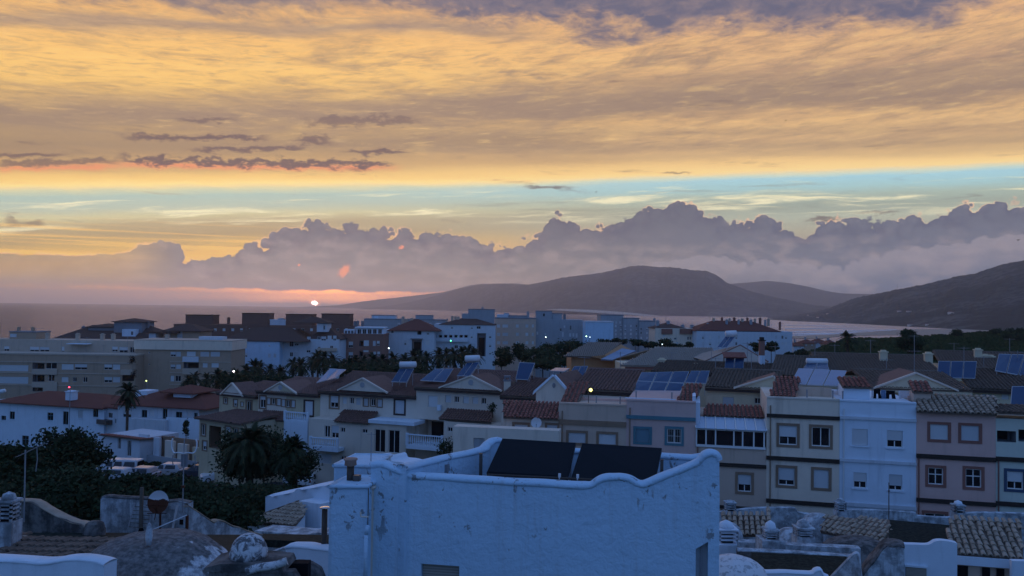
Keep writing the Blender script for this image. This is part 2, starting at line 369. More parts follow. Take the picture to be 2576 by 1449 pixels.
# ---------------------------------------------------------------- sea, land and hills
def m_sea(b):
    p = opos(); x, y, z = sxyz(p)
    b.inputs['Roughness'].default_value = .2; b.inputs['Specular IOR Level'].default_value = .12; b.inputs['IOR'].default_value = 1.33
    h = noi(vec(x * .02, y * .05, 0.0), 1, 5, .65) + noi(vec(x * .004, y * .012, 3.0), 1, 4, .6) * 1.5
    h = h + noi(vec(x * .08, y * .16, 7.0), 1, 3, .6) * .35; dobump(b, h, 1.0, 4.5)
    r_ = noi(vec(x * .006, y * .004, 5.0), 1, 4, .6) * .3 + .02; X.nt.links.new(r_.s, b.inputs['Roughness'])
    caps = step(.66, .70, noi(vec(x * .035, y * .012, 11.0), 1, 4, .7)) * step(4200, 1500, y)                  # whitecaps, doubling as sea glitter painted into the colour
    col = mix(caps * .55, (.03, .036, .065), (.55, .55, .58))
    # a wind-roughened sea mirrors only part of the sky; the sheltered bay mirrors more
    nt = X.nt; gl = nt.nodes.new('ShaderNodeBsdfGlossy'); gl.inputs['Color'].default_value = (.80, .78, .92, 1); gl.inputs['Roughness'].default_value = .16
    df = nt.nodes.new('ShaderNodeBsdfDiffuse'); nt.links.new(col.s, df.inputs['Color']); ms = nt.nodes.new('ShaderNodeMixShader')
    bn = [n for n in nt.nodes if n.type == 'BUMP'][0]; nt.links.new(bn.outputs[0], gl.inputs['Normal']); nt.links.new(bn.outputs[0], df.inputs['Normal'])
    fac = (step(150, 600, x) * .55 + .30) * (1 - caps * .8) * (.8 + .4 * noi(vec(x * .012, y * .006, 2.0), 1, 4, .6)); nt.links.new(fac.s, ms.inputs[0]); nt.links.new(df.outputs[0], ms.inputs[1]); nt.links.new(gl.outputs[0], ms.inputs[2])
    nt.links.new(ms.outputs[0], [n for n in nt.nodes if n.type == 'OUTPUT_MATERIAL'][0].inputs['Surface'])
M_SEA = mat('sea_water', m_sea)
def m_sand(b):
    n = noi(opos(), .02, 5, .6); return mix(n, (.20, .16, .13), (.34, .28, .22))
M_SAND = mat('beach_sand', m_sand, .6)
def m_foam_sheen(b):
    x, y, z = sxyz(opos())
    n = noi(vec(x * .008, y * .03, 0.0), 1, 6, .65)
    a = step(.40, .54, n)
    X.nt.links.new(a.s, b.inputs['Alpha'])
    return (.75, .75, .75)
M_FOAM_SHEEN = mat('surf_and_sheen', m_foam_sheen, .7)
def m_scrub(b):
    p = opos(); n = noi(p, .35, 6, .65); n2 = noi(p, .04, 4, .6)
    c = mix(step(.35, .65, n), (.018, .030, .014), (.060, .085, .034)); c = mix(step(.5, .7, n2) * .5, c, (.10, .095, .05))
    dobump(b, n, .8, .6); return c
M_SCRUB = mat('scrub_ground', m_scrub, .95, .1)
def m_hill(b):
    p = opos(); n = noi(p, .004, 8, .62); n2 = noi(p, .03, 5, .65)
    c = mix(step(.4, .62, n), (.018, .028, .024), (.10, .10, .085)); c = mix(step(.42, .58, n2) * .85, c, (.006, .011, .010)); c = mix(step(.56, .66, noi(p, .009, 7, .72)) * .6, c, (.17, .16, .13))
    dobump(b, n2, .6, 8); return c
M_HILL = mat('hill_scrub', m_hill, .95, .05)

def town_z(X_, Y_):
    """height of the ground"""
    z = interp([(-400, 23), (0, 19), (22, 18), (40, 16.2), (60, 14.5), (90, 12.6), (125, 9.2), (190, 8.6), (300, 8.0), (450, 4.5), (600, 1.2), (660, -1.0), (1200, -6), (40000, -30)], Y_)
    t = X_ / max(Y_, 60)
    rise = sm(.30, .44, t) * sm(100, 165, Y_)
    zr = interp([(100, 15), (165, 20.5), (230, 20.8), (320, 21.0), (420, 17), (560, 9), (690, 1.5), (740, -2), (1200, -5), (40000, -30)], Y_)
    zr += 17 * max(0, t - .45) * sm(150, 300, Y_) * (1 - sm(340, 600, Y_))
    z = z * (1 - rise) + zr * rise
    return z
def build_ground():
    m = MB(); ds = [-60, -20, 0, 10, 20, 30, 45, 60, 75, 90, 110, 125, 145, 165, 190, 215, 240, 265, 290, 315, 340, 380, 420, 480, 540, 600, 660, 720, 780, 840, 900, 980, 1060, 1150, 1250, 1400, 1600, 1800, 2000, 2300]
    ts = [-1.6, -1.2, -.95, -.8] + [-.7 + i * .02 for i in range(71)] + [.8, .95, 1.2, 1.6]
    for d in ds:
        for t in ts:
            x = t * max(d, 60); z = town_z(x, d)
            if 130 < d < 500 and t > .32: z += 1.6 * noise.noise(Vector((x * .03, d * .03, 0)))
            if d > 640: z -= 3.0 * (1 - sm(.26 + 60 / d, .36 + 60 / d, t + .03 * noise.noise(Vector((x * .004, d * .004, 2)))))
            m.v.append((x, d, z))
    n = len(ts)
    m.f = [(j * n + i, j * n + i + 1, (j + 1) * n + i + 1, (j + 1) * n + i) for j in range(len(ds) - 1) for i in range(n - 1)]; m.mi = [0] * len(m.f)
    return struct(m.build('ground', M_SCRUB, smooth=True))
build_ground()
sea = MB().quad((-26000, -400, 0), (26000, -400, 0), (26000, 12500, 0), (-26000, 12500, 0)).build('sea', M_SEA); struct(sea)

def hill(name, outline, base, depth, back, seed, rough, a0, a1, n=180, nd=26, bump=0):
    """a ridge seen along outline; base(px) is the distance of its foot, depth the distance from foot to crest"""
    m = MB()
    for i in range(n + 1):
        px = a0 + (a1 - a0) * i / n
        b = interp(base, px)
        r = ray(px, 778); tx = r.x / r.y
        crest_d = b + depth
        top = P(px, interps(outline, px), crest_d).z
        for j in range(nd + 1):
            u = j / nd * (1 + back)                       # 0 foot, 1 crest
            d = b + depth * u
            if u <= 1: h = top * (.06 * min(1, u * 8) + .94 * (sm(0, 1, u) * .55 + u * .45))
            else: h = top * (1 - ((u - 1) / back) ** 1.4 * 1.05)
            bmp = (noise.noise(Vector((tx * d / 26, d / 26, seed))) + .6 * noise.noise(Vector((tx * d / 11, d / 11, seed)))) * bump * min(1, u * 4)
            nz = noise.fractal(Vector((tx * d / 900 + seed, d / 900, seed)), 1.0, 2.1, 6) * rough * max(top, 20) * min(1, u * 3) * (0.25 if abs(u - 1) < .04 else 1)
            if u > 1 - 1e-6: nz = min(nz, (u - 1) * top * .3) if u > 1.001 else nz * .1
            elif u > .6: nz *= 1 - .85 * (u - .6) / .4
            m.v.append((tx * d, d, max(h + nz + bmp, -2) if j else -3))
    w = nd + 1
    m.f = [(i * w + j, (i + 1) * w + j, (i + 1) * w + j + 1, i * w + j + 1) for i in range(n) for j in range(nd)]; m.mi = [0] * len(m.f)
    return struct(m.build(name, M_HILL, smooth=True))
hill('near_hill', [(1700, 806), (1780, 804), (1900, 801), (1990, 794), (2050, 785), (2080, 777), (2100, 769), (2150, 750), (2200, 740), (2260, 728), (2330, 715), (2400, 697), (2450, 688), (2500, 672), (2550, 658), (2580, 655), (2700, 632), (2850, 620), (3000, 640), (3300, 700)],
     [(1700, 3900), (1900, 3300), (2000, 2700), (2250, 2000), (2400, 1700), (2576, 1500), (3300, 1300)], 1250, .9, 3.1, .13, 1700, 3300, 620, 60, 5.0)
hill('mid_hill', [(850, 779), (905, 777), (960, 772), (1000, 766), (1050, 755), (1100, 743), (1150, 727), (1200, 717), (1260, 713), (1330, 716), (1380, 706), (1420, 697), (1500, 688), (1540, 680), (1580, 670), (1612, 667), (1650, 671), (1700, 673), (1740, 679), (1780, 682), (1800, 690), (1830, 712), (1880, 730), (1950, 748), (2050, 768), (2130, 775), (2240, 784)],
     [(850, 8200), (1060, 7600), (1400, 4900), (1750, 4500), (2240, 4300)], 1600, .8, 8.2, .10, 850, 2240, 420, 40, 6.0)
hill('far_hill', [(1560, 745), (1700, 728), (1820, 715), (1860, 712), (1930, 706), (1980, 711), (2030, 720), (2080, 732), (2120, 738), (2250, 741), (2400, 748), (2600, 760)], [(1560, 8000), (2600, 7000)], 2000, .7, 5.5, .03, 1560, 2600, 120)
hill('headland', [(640, 775.5), (690, 774), (760, 772), (850, 768), (900, 760), (960, 752), (1010, 747), (1060, 741), (1110, 735), (1140, 728), (1180, 717), (1210, 713), (1300, 712), (1420, 730)], [(640, 10600), (1000, 10200), (1420, 9500)], 1200, .8, 1.5, .03, 640, 1420, 140)
# a sand dune at the foot of the middle hill and the beaches of the bay
def strip(name, pts_far, pts_near, z, m, n=60):
    b = MB(); xs = [pts_far[0][0] + (pts_far[-1][0] - pts_far[0][0]) * i / n for i in range(n + 1)]
    def on(px, py):
        r = ray(px, py); k = (z - CAMZ) / r.z; return (r.x * k, r.y * k, z)
    for x in xs: b.v += [on(x, interp(pts_far, x)), on(x, interp(pts_near, x))]
    b.f = [(2 * i, 2 * i + 1, 2 * i + 3, 2 * i + 2) for i in range(n)]; b.mi = [0] * n
    return struct(b.build(name, m))
strip('beach', [(1990, 846), (2080, 843), (2150, 838), (2230, 832), (2300, 828), (2600, 826)], [(1990, 850.5), (2060, 852), (2110, 846), (2200, 843.5), (2350, 842.5), (2600, 842)], .35, M_SAND)
for k, (fa, ne) in enumerate((([(1985, 834), (2120, 831), (2240, 829), (2262, 828)], [(1985, 836.5), (2120, 834), (2240, 831.5), (2262, 828.5)]),
                              ([(1990, 839), (2100, 836.5), (2210, 832)], [(1990, 845), (2100, 841), (2210, 832.6)]),
                              ([(1975, 825.5), (2080, 825), (2200, 826.5)], [(1975, 827.8), (2080, 827.6), (2200, 827.2)]), ([(1960, 817.5), (2080, 819), (2180, 822)], [(1960, 818.8), (2080, 820.4), (2180, 822.4)]))):
    strip('surf_sheen', fa, ne, .25 + .02 * k, M_FOAM_SHEEN)  # surf, spread wider as painted pale sheen for the bay's bright reflection
def m_dune(b):
    n = noi(opos(), .004, 5, .6); return mix(n, (.42, .36, .28), (.55, .48, .38))
M_DUNE = mat('dune_sand', m_dune)
dn = MB()
for i in range(41):
    px = 1375 + (1690 - 1375) * i / 40; k = sin(pi * i / 40) ** .6
    base = interp([(1375, 779), (1500, 787), (1600, 793), (1690, 799)], px); top = base - 7.5 * k * (1 - .35 * i / 40) - .3
    d0 = interp([(1375, 4700), (1500, 4420), (1690, 4150)], px)
    dn.v += [tuple(P(px, base, d0)), tuple(P(px, (top + base) / 2 - .6, d0 + 70)), tuple(P(px, top, d0 + 190)), tuple(P(px, top, d0 + 420))]
dn.f = [(4 * i + j, 4 * i + 4 + j, 4 * i + 5 + j, 4 * i + 1 + j) for i in range(40) for j in range(3)]; dn.mi = [0] * len(dn.f)
struct(dn.build('sand_dune', M_DUNE, smooth=True))

# ---------------------------------------------------------------- the evening haze
hz = MB().box(-27000, 27000, -1500, 31000, -40, 450).mesh('haze', [])
hm = bpy.data.materials.new('haze_air'); hm.use_nodes = True; hn = hm.node_tree; hn.nodes.clear()
ho = hn.nodes.new('ShaderNodeOutputMaterial'); hv = hn.nodes.new('ShaderNodeVolumePrincipled')
hv.inputs['Color'].default_value = HAZE_COL; hv.inputs['Density'].default_value = HAZE_D; hv.inputs['Anisotropy'].default_value = HAZE_G
hn.links.new(hv.outputs[0], ho.inputs['Volume']); hm.cycles.homogeneous_volume = True if hasattr(hm.cycles, 'homogeneous_volume') else None
hz.materials.append(hm); haze = bpy.data.objects.new('haze', hz); COL.objects.link(haze); stuff(haze)
haze['label'] = 'thin mauve evening haze over the town, bay and hills'; haze['category'] = 'haze'

# farmhouses on the slope of the near hill
from mathutils.bvhtree import BVHTree
_h = bpy.data.objects['near_hill'].data; _bvh = BVHTree.FromPolygons([v.co[:] for v in _h.vertices], [p.vertices[:] for p in _h.polygons])
FARM = []
for _x, _y in ((2262, 784), (2286, 784.5), (2290, 819), (2332, 818), (2032, 794), (2057, 799.5), (2082, 790), (2392, 788)):
    _p = _bvh.ray_cast(Vector((0, 0, CAMZ)), ray(_x, _y).normalized())[0]
    if _p: FARM.append(_p.copy())

# ---------------------------------------------------------------- building materials
def plaster(name, col, stain=.35, dark=None, rough=.9, patch=0, bump=.25):
    def f(b):
        p = opos(); x, y, z = sxyz(p)
        n = noi(p, .9, 6, .6); s = noi(vec(x * 1.6, y * 1.6, z * .16), 1, 5, .65); g = noi(p, 14, 3, .6)
        c = mix(step(.35, .75, n) * .35, col, sc(col, .82))
        c = mix(step(.52, .75, s) * stain, c, dark or sc(col, .42))
        c = mix(step(.55, .8, g) * .12, c, sc(col, .6))
        if patch:
            f1 = step(.66, .68, noi(vec(x * 2.6, y * 2.6, z * 1.7), 1, 5, .62, .4)) * step(.50, .56, noi(p, .55, 2, .5))
            c = mix(f1 * patch, c, (.16, .16, .17))
        dobump(b, n * .6 + g * .4 + noi(p, 4, 4, .6) * .7, bump, .05)
        return c
    return mat(name, f, rough, .2)
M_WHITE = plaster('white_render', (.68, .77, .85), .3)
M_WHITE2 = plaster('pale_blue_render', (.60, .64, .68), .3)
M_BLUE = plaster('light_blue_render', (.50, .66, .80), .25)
M_CREAM = plaster('cream_render', (.72, .62, .51), .4)
M_SAND_R = plaster('sand_render', (.80, .66, .52), .4)
M_BEIGE = plaster('beige_render', (.44, .32, .23), .35)
M_BEIGE2 = plaster('light_beige_render', (.52, .42, .33), .35)
M_TAN = plaster('tan_render', (.60, .45, .35), .35)
M_PINK = plaster('pink_render', (.70, .45, .38), .3)
M_MAUVE = plaster('mauve_render', (.64, .44, .39), .3)
M_YELLOW = plaster('yellow_render', (.55, .46, .31), .35)
M_PALEY = plaster('pale_yellow_render', (.70, .60, .42), .35)
M_GREEN_R = plaster('pale_green_render', (.60, .62, .52), .35)
M_GREY = plaster('grey_render', (.36, .38, .40), .4)
M_GREYD = plaster('dark_grey_render', (.24, .25, .27), .4)
M_BROWNP = plaster('brown_panel', (.20, .11, .085), .3)
M_ORANGE = plaster('ochre_render', (.46, .25, .13), .35)
def m_old(light, dark, amt):
    def f(b):
        p = opos(); x, y, z = sxyz(p); n = noi(p, 2.1, 7, .68); s = noi(vec(x * 2.6, y * 2.6, z * .35), 1, 6, .68); g = noi(p, 12, 5, .65)
        c = mix(step(.40, .62, n) * amt, light, dark); c = mix(step(.48, .68, s) * amt * .8, c, sc(dark, .7)); c = mix(step(.5, .75, g) * .45, c, sc(dark, .8))
        dobump(b, n + g * .6, .7, .06); return c
    return f
M_OLDWALL = mat('old_limewash', m_old((.56, .62, .66), (.19, .20, .21), .8), .95, .1)
M_STONEW = mat('weathered_masonry', m_old((.20, .19, .18), (.055, .055, .055), .9), .95, .1)
M_TRIM_BR = plaster('brown_trim', (.28, .19, .13), .3)
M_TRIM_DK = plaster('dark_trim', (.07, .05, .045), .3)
M_TRIM_RED = plaster('red_brown_trim', (.28, .13, .10), .3)
M_TRIM_TEAL = plaster('teal_trim', (.10, .22, .26), .3)
M_TRIM_NAVY = plaster('navy_trim', (.06, .09, .15), .3)
M_BAND = plaster('band_dark_brown', (.045, .035, .03), .2)
def m_brick(b):
    p = opos(); x, y, z = sxyz(p)
    n = noi(p, .8, 5, .6); c = mix(n, (.26, .09, .06), (.34, .14, .09))
    t = X.nt.nodes.new('ShaderNodeTexBrick'); X.nt.links.new(vec(x, z, 0).s, t.inputs['Vector']); t.inputs['Scale'].default_value = 1.0
    t.inputs['Brick Width'].default_value = .26; t.inputs['Row Height'].default_value = .075; t.inputs['Mortar Size'].default_value = .012
    return mix(X(t.outputs['Fac']), c, (.22, .19, .17))
M_BRICK = mat('red_brick', m_brick)
def m_rooftex(c1, c2, c3):
    def f(b):
        p = opos(); r = orand(); n = noi(p, 3.2, 5, .65); v = voro(p, 2.2, 'F1')
        c = mix(step(.3, .7, n), c1, c2); c = mix(step(.25, .75, r) * .45, c, sc(c2, 1.3)); c = mix(step(.55, .72, noi(p, 1.1, 6, .7)) * .7, c, c3)
        dobump(b, noi(p, 18, 4, .6), .3, .02); return c
    return f
M_TILE_RED = mat('red_clay_tile', m_rooftex((.20, .075, .056), (.31, .12, .088), (.105, .06, .054)), .85, .2)
M_TILE_BR = mat('brown_clay_tile', m_rooftex((.15, .085, .068), (.21, .12, .096), (.085, .062, .056)), .85, .2)
M_TILE_OLD = mat('lichen_clay_tile', m_rooftex((.26, .20, .145), (.40, .32, .245), (.14, .12, .10)), .9, .15)
M_TILE_DK = mat('dark_mossy_tile', m_rooftex((.12, .088, .07), (.18, .135, .105), (.06, .052, .045)), .9, .15)
M_TILE_BEI = mat('pale_concrete_tile', m_rooftex((.30, .25, .21), (.36, .31, .26), (.22, .19, .17)), .9, .15)
def m_fartile(c1, c2):
    def f(b):
        x, y, z = sxyz(lpos()); p = opos(); n = noi(p, .6, 5, .65)
        w = X.m('SINE', x * (2 * pi / .28)); dobump(b, w, .6, .06)
        return mix(n, c1, c2)
    return f
M_FAR_RED = mat('far_red_tile', m_fartile((.16, .065, .05), (.22, .085, .066)), .9, .1)
M_FAR_DK = mat('far_brown_tile', m_fartile((.10, .065, .055), (.14, .085, .07)), .9, .1)
M_GLASS = mat('window_glass', lambda b: (.012, .014, .018), .08, .5)
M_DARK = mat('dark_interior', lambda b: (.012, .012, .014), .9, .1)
M_FRAME = mat('white_frame', lambda b: (.72, .72, .70), .45)
M_FRAMED = mat('dark_frame', lambda b: (.10, .08, .07), .5)
def m_shut(b):
    x, y, z = sxyz(lpos()); w = X.m('SINE', z * (2 * pi / .055)); dobump(b, w, .5, .01)
    return mix(orand(), (.50, .53, .55), (.66, .67, .67))
M_SHUT = mat('roller_shutter', m_shut, .6)
M_SHUT_BE = mat('beige_shutter', lambda b: mix(X.m('SINE', sxyz(lpos())[2] * 110) * .5 + .5, (.22, .20, .17), (.36, .33, .29)), .6)
M_SHUT_TEAL = mat('teal_shutter', lambda b: mix(orand(), (.11, .20, .25), (.14, .24, .29)), .6)
def m_solar(b):
    x, y, z = sxyz(lpos()); n = noi(opos(), .8, 3, .5)
    fx = X.m('FRACT', x * 6.3); return mix(step(.94, .97, fx) * .25, mix(n, (.013, .045, .11), (.02, .058, .135)), (.12, .16, .2))
M_SOLAR = mat('blue_solar_glass', m_solar, .15, .5)
M_SOLAR_L = mat('pale_solar_glass', lambda b: mix(noi(opos(), 1.2, 3, .5), (.20, .25, .34), (.25, .30, .40)), .2, .5)
M_SOLAR_B = mat('black_collector', lambda b: mix(noi(opos(), 30, 3, .6), (.004, .005, .008), (.009, .012, .018)), .5, .12)
M_ALU = mat('aluminium', lambda b: (.45, .47, .50), .4, .5)
def m_metal(c, r):
    def f(b): b.inputs['Metallic'].default_value = 1.0; return c
    return mat('metal', f, r)
M_STEEL = m_metal((.62, .60, .58), .22); M_STEEL.name = 'polished_steel'
M_GALV = mat('galvanised_pole', lambda b: mix(noi(opos(), 6, 4, .6), (.20, .20, .21), (.34, .34, .35)), .6)
M_RUST = mat('rusted_iron', lambda b: mix(noi(opos(), 9, 6, .65), (.06, .025, .016), (.13, .05, .03)), .9, .1)
M_WOOD = mat('grey_wood', lambda b: mix(noi(opos(), 7, 5, .6), (.10, .085, .07), (.20, .17, .14)), .9, .1)
M_MOSS = mat('dark_roof_felt', lambda b: mix(step(.35, .7, noi(opos(), 6, 7, .7)), (.009, .014, .012), (.036, .044, .036)), .95, .1)
M_TANK = mat('white_enamel', lambda b: (.70, .72, .74), .35, .4)
M_CLAY = mat('clay_pot', lambda b: mix(noi(opos(), 9, 5, .6), (.30, .17, .12), (.42, .30, .25)), .9, .1)
M_PIPE = mat('brown_flue', lambda b: mix(noi(opos(), 5, 6, .7), (.045, .032, .026), (.10, .075, .06)), .7, .3)

# ---------------------------------------------------------------- facades
class Fac:
    """a vertical plane standing on the ground between two directions; pixel positions on it turn into metres"""
    def __init__(s, xl, dl, xr, dr, y=1000, ground=None):
        a, b = P(xl, y, dl), P(xr, y, dr)
        s.a = Vector((a.x, a.y, 0)); v = Vector((b.x - a.x, b.y - a.y, 0)); s.L = v.length; s.u = v.normalized(); s.n = Vector((-s.u.y, s.u.x, 0))
        s.rz = atan2(s.u.y, s.u.x)
        mid = s.a + v * .5
        s.gz = town_z(mid.x, mid.y) - .4 if ground is None else ground
    def at(s, px, py, off=0):
        r = ray(px, py); c = Vector((0, 0, CAMZ)); k = ((s.a - c).dot(s.n) + off) / r.dot(s.n); p = c + r * k
        return (Vector((p.x, p.y, 0)) - s.a).dot(s.u), p.z - s.gz
    def rect(s, r, off=0):
        x0, y0, x1, y1 = r; mx, my = (x0 + x1) / 2, (y0 + y1) / 2
        return (s.at(x0, my, off)[0], s.at(mx, y1, off)[1], s.at(x1, my, off)[0], s.at(mx, y0, off)[1])
    def root(s, name, label, cat='house', group=None): return thing(name, label, cat, (s.a.x, s.a.y, s.gz), s.rz, group)
    def rel(s, p):
        """a world point in the frame of the facade"""
        q = Vector(p) - s.a; return Vector((q.dot(s.u), q.dot(s.n), p[2] - s.gz))

def wall(root, u0, u1, z0, z1, depth, m, holes=(), y0=0, reveal=.16, name='wall', top=True):
    """box of a building with openings through its front"""
    b = MB(); hs = [h for h in holes if h[2] > u0 and h[0] < u1 and h[3] > z0 and h[1] < z1]
    hs = [(max(h[0], u0 + .02), max(h[1], z0 + .02), min(h[2], u1 - .02), min(h[3], z1 - .02)) for h in hs]
    xs = sorted({u0, u1} | {h[0] for h in hs} | {h[2] for h in hs}); zs = sorted({z0, z1} | {h[1] for h in hs} | {h[3] for h in hs})
    for xa, xb in zip(xs, xs[1:]):
        for za, zb in zip(zs, zs[1:]):
            cx, cz = (xa + xb) / 2, (za + zb) / 2
            if xb - xa < 1e-4 or zb - za < 1e-4 or any(h[0] < cx < h[2] and h[1] < cz < h[3] for h in hs): continue
            b.quad((xa, y0, za), (xb, y0, za), (xb, y0, zb), (xa, y0, zb))
    for (a, c, e, d) in hs:
        y1 = y0 + reveal
        b.quad((a, y0, c), (e, y0, c), (e, y1, c), (a, y1, c)); b.quad((a, y0, d), (a, y1, d), (e, y1, d), (e, y0, d))
        b.quad((a, y0, c), (a, y1, c), (a, y1, d), (a, y0, d)); b.quad((e, y0, c), (e, y0, d), (e, y1, d), (e, y1, c))
    ye = y0 + depth
    b.quad((u1, y0, z0), (u1, ye, z0), (u1, ye, z1), (u1, y0, z1)); b.quad((u0, ye, z0), (u0, y0, z0), (u0, y0, z1), (u0, ye, z1))
    b.quad((u1, ye, z0), (u0, ye, z0), (u0, ye, z1), (u1, ye, z1))
    if top: b.quad((u0, y0, z1), (u1, y0, z1), (u1, ye, z1), (u0, ye, z1))
    return b.build(name, m, root)

def window(root, r, kind='half', y0=0, surround=None, near=False, bars=False, sill=None, frame=None, shutm=None, name='window', rec=.14):
    u0, z0, u1, z1 = r; w, h = u1 - u0, z1 - z0; frame = frame or M_FRAME; shutm = shutm or M_SHUT
    cx, cz = (u0 + u1) / 2, (z0 + z1) / 2; hw, hh = w / 2, h / 2
    ya = rec; t = min(.06, w * .09)
    b = MB()
    for (a, e, c, d) in ((-hw, hw, -hh, -hh + t), (-hw, hw, hh - t, hh), (-hw, -hw + t, -hh + t, hh - t), (hw - t, hw, -hh + t, hh - t)): b.box(a, e, ya - .05, ya, c, d)
    kk = kind.split('_'); k0 = kk[0]
    split = {'half': .42, 'low': .3, 'high': .7}.get(k0)
    if k0 in ('half', 'glass', 'low', 'high', 'quad'):
        zt = hh if split is None else -hh + h * split
        b.box(-t / 2, t / 2, ya - .045, ya, -hh + t, zt - t)
        if k0 == 'quad': b.box(-hw + t, hw - t, ya - .044, ya, hh * .2 - t / 2, hh * .2 + t / 2)
    if bars:
        nb = max(4, int(w / .13))
        for i in range(1, nb): b.cyl((-hw + w * i / nb, ya - .13, -hh), (-hw + w * i / nb, ya - .13, hh), .012, 4)
        for q in (-.5, 0, .5): b.box(-hw, hw, ya - .14, ya - .12, q * h - .01, q * h + .01)
    mats = [frame, M_GLASS, shutm]
    pane = None; sh = None
    if k0 != 'shut':
        zt = hh if split is None else -hh + h * split
        pane = (-hw, hw, ya - .01, ya + .01, -hh, zt)
    if k0 == 'shut': sh = (-hw + .01, hw - .01, ya - .09, ya - .055, -hh + .01, hh)
    elif split: sh = (-hw + .01, hw - .01, ya - .09, ya - .055, -hh + h * split, hh)
    if not near:
        if pane: b.box(*pane, m=1)
        if sh: b.box(*sh, m=2)
    wo = b.build(name, mats, root, loc=(cx, y0, cz))
    if near:
        if pane: MB().box(*pane).build('pane', M_GLASS, wo)
        if sh: MB().box(*sh).build('shutter', shutm, wo)
        if k0 == 'shut': MB().quad((-hw, ya, -hh), (hw, ya, -hh), (hw, ya, hh), (-hw, ya, hh)).build('pane', M_GLASS, wo)
    if surround:
        s = min(.18, w * .2); q = MB()
        for (a, e, c, d) in ((-hw - s, hw + s, -hh - s, -hh), (-hw - s, hw + s, hh, hh + s), (-hw - s, -hw, -hh, hh), (hw, hw + s, -hh, hh)): q.box(a, e, -.04, .02, c, d)
        q.build('surround', surround, wo)
    if sill: MB().box(-hw - .1, hw + .1, -.10, ya - .06, -hh - .09, -hh - .002).build('sill', sill, wo)
    return wo

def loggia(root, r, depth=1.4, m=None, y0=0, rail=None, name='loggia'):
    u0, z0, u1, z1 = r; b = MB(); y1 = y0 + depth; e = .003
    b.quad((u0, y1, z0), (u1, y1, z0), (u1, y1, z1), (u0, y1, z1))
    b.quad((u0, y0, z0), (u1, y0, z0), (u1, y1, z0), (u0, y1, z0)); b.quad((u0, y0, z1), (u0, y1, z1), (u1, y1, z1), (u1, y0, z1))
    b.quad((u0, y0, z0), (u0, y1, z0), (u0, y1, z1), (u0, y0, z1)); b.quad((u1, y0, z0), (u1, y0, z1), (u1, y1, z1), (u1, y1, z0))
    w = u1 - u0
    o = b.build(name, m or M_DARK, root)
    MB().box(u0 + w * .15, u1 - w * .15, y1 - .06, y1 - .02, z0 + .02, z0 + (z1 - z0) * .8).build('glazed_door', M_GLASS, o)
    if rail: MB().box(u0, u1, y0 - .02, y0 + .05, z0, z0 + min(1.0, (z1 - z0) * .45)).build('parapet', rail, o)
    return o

def box_part(name, m, root, *a): return MB().box(*a).build(name, m, root)

def hip(root, u0, u1, y0, y1, z, rise, over=.5, m=None, inset=None, th=.18, name='roof'):
    """hipped roof on a rectangle"""
    u0 -= over; u1 += over; y0 -= over; y1 += over; b = MB(); hw = (y1 - y0) / 2; ins = hw if inset is None else inset
    if u1 - u0 < 2 * ins: ins = (u1 - u0) / 2 * .98
    ym = (y0 + y1) / 2; A, B, C_, D = (u0, y0, z), (u1, y0, z), (u1, y1, z), (u0, y1, z); R0, R1 = (u0 + ins, ym, z + rise), (u1 - ins, ym, z + rise)
    b.add([A, B, C_, D, R0, R1, (u0, y0, z - th), (u1, y0, z - th), (u1, y1, z - th), (u0, y1, z - th)],
          [(0, 1, 5, 4), (1, 2, 5), (2, 3, 4, 5), (3, 0, 4), (0, 6, 7, 1), (1, 7, 8, 2), (2, 8, 9, 3), (3, 9, 6, 0), (6, 9, 8, 7)])
    return b.build(name, m or M_FAR_DK, root)

def roofchim(parent, x, y, z, w=.7, h=1.4, m=None, name='chimney'):
    b = MB().box(x - w / 2, x + w / 2, y - w / 2, y + w / 2, z - .6, z + h * .8)
    b.box(x - w * .62, x + w * .62, y - w * .62, y + w * .62, z + h * .8, z + h * .88); b.box(x - w * .35, x + w * .35, y - w * .35, y + w * .35, z + h * .88, z + h)
    return b.build(name, m or M_GREY, parent)

def grid(x0, x1, nx, y0, y1, ny, w, h):
    return [(x0 + (x1 - x0) * i / max(1, nx - 1) - w / 2, y0 + (y1 - y0) * j / max(1, ny - 1) - h / 2, x0 + (x1 - x0) * i / max(1, nx - 1) + w / 2, y0 + (y1 - y0) * j / max(1, ny - 1) + h / 2) for j in range(ny) for i in range(nx)]

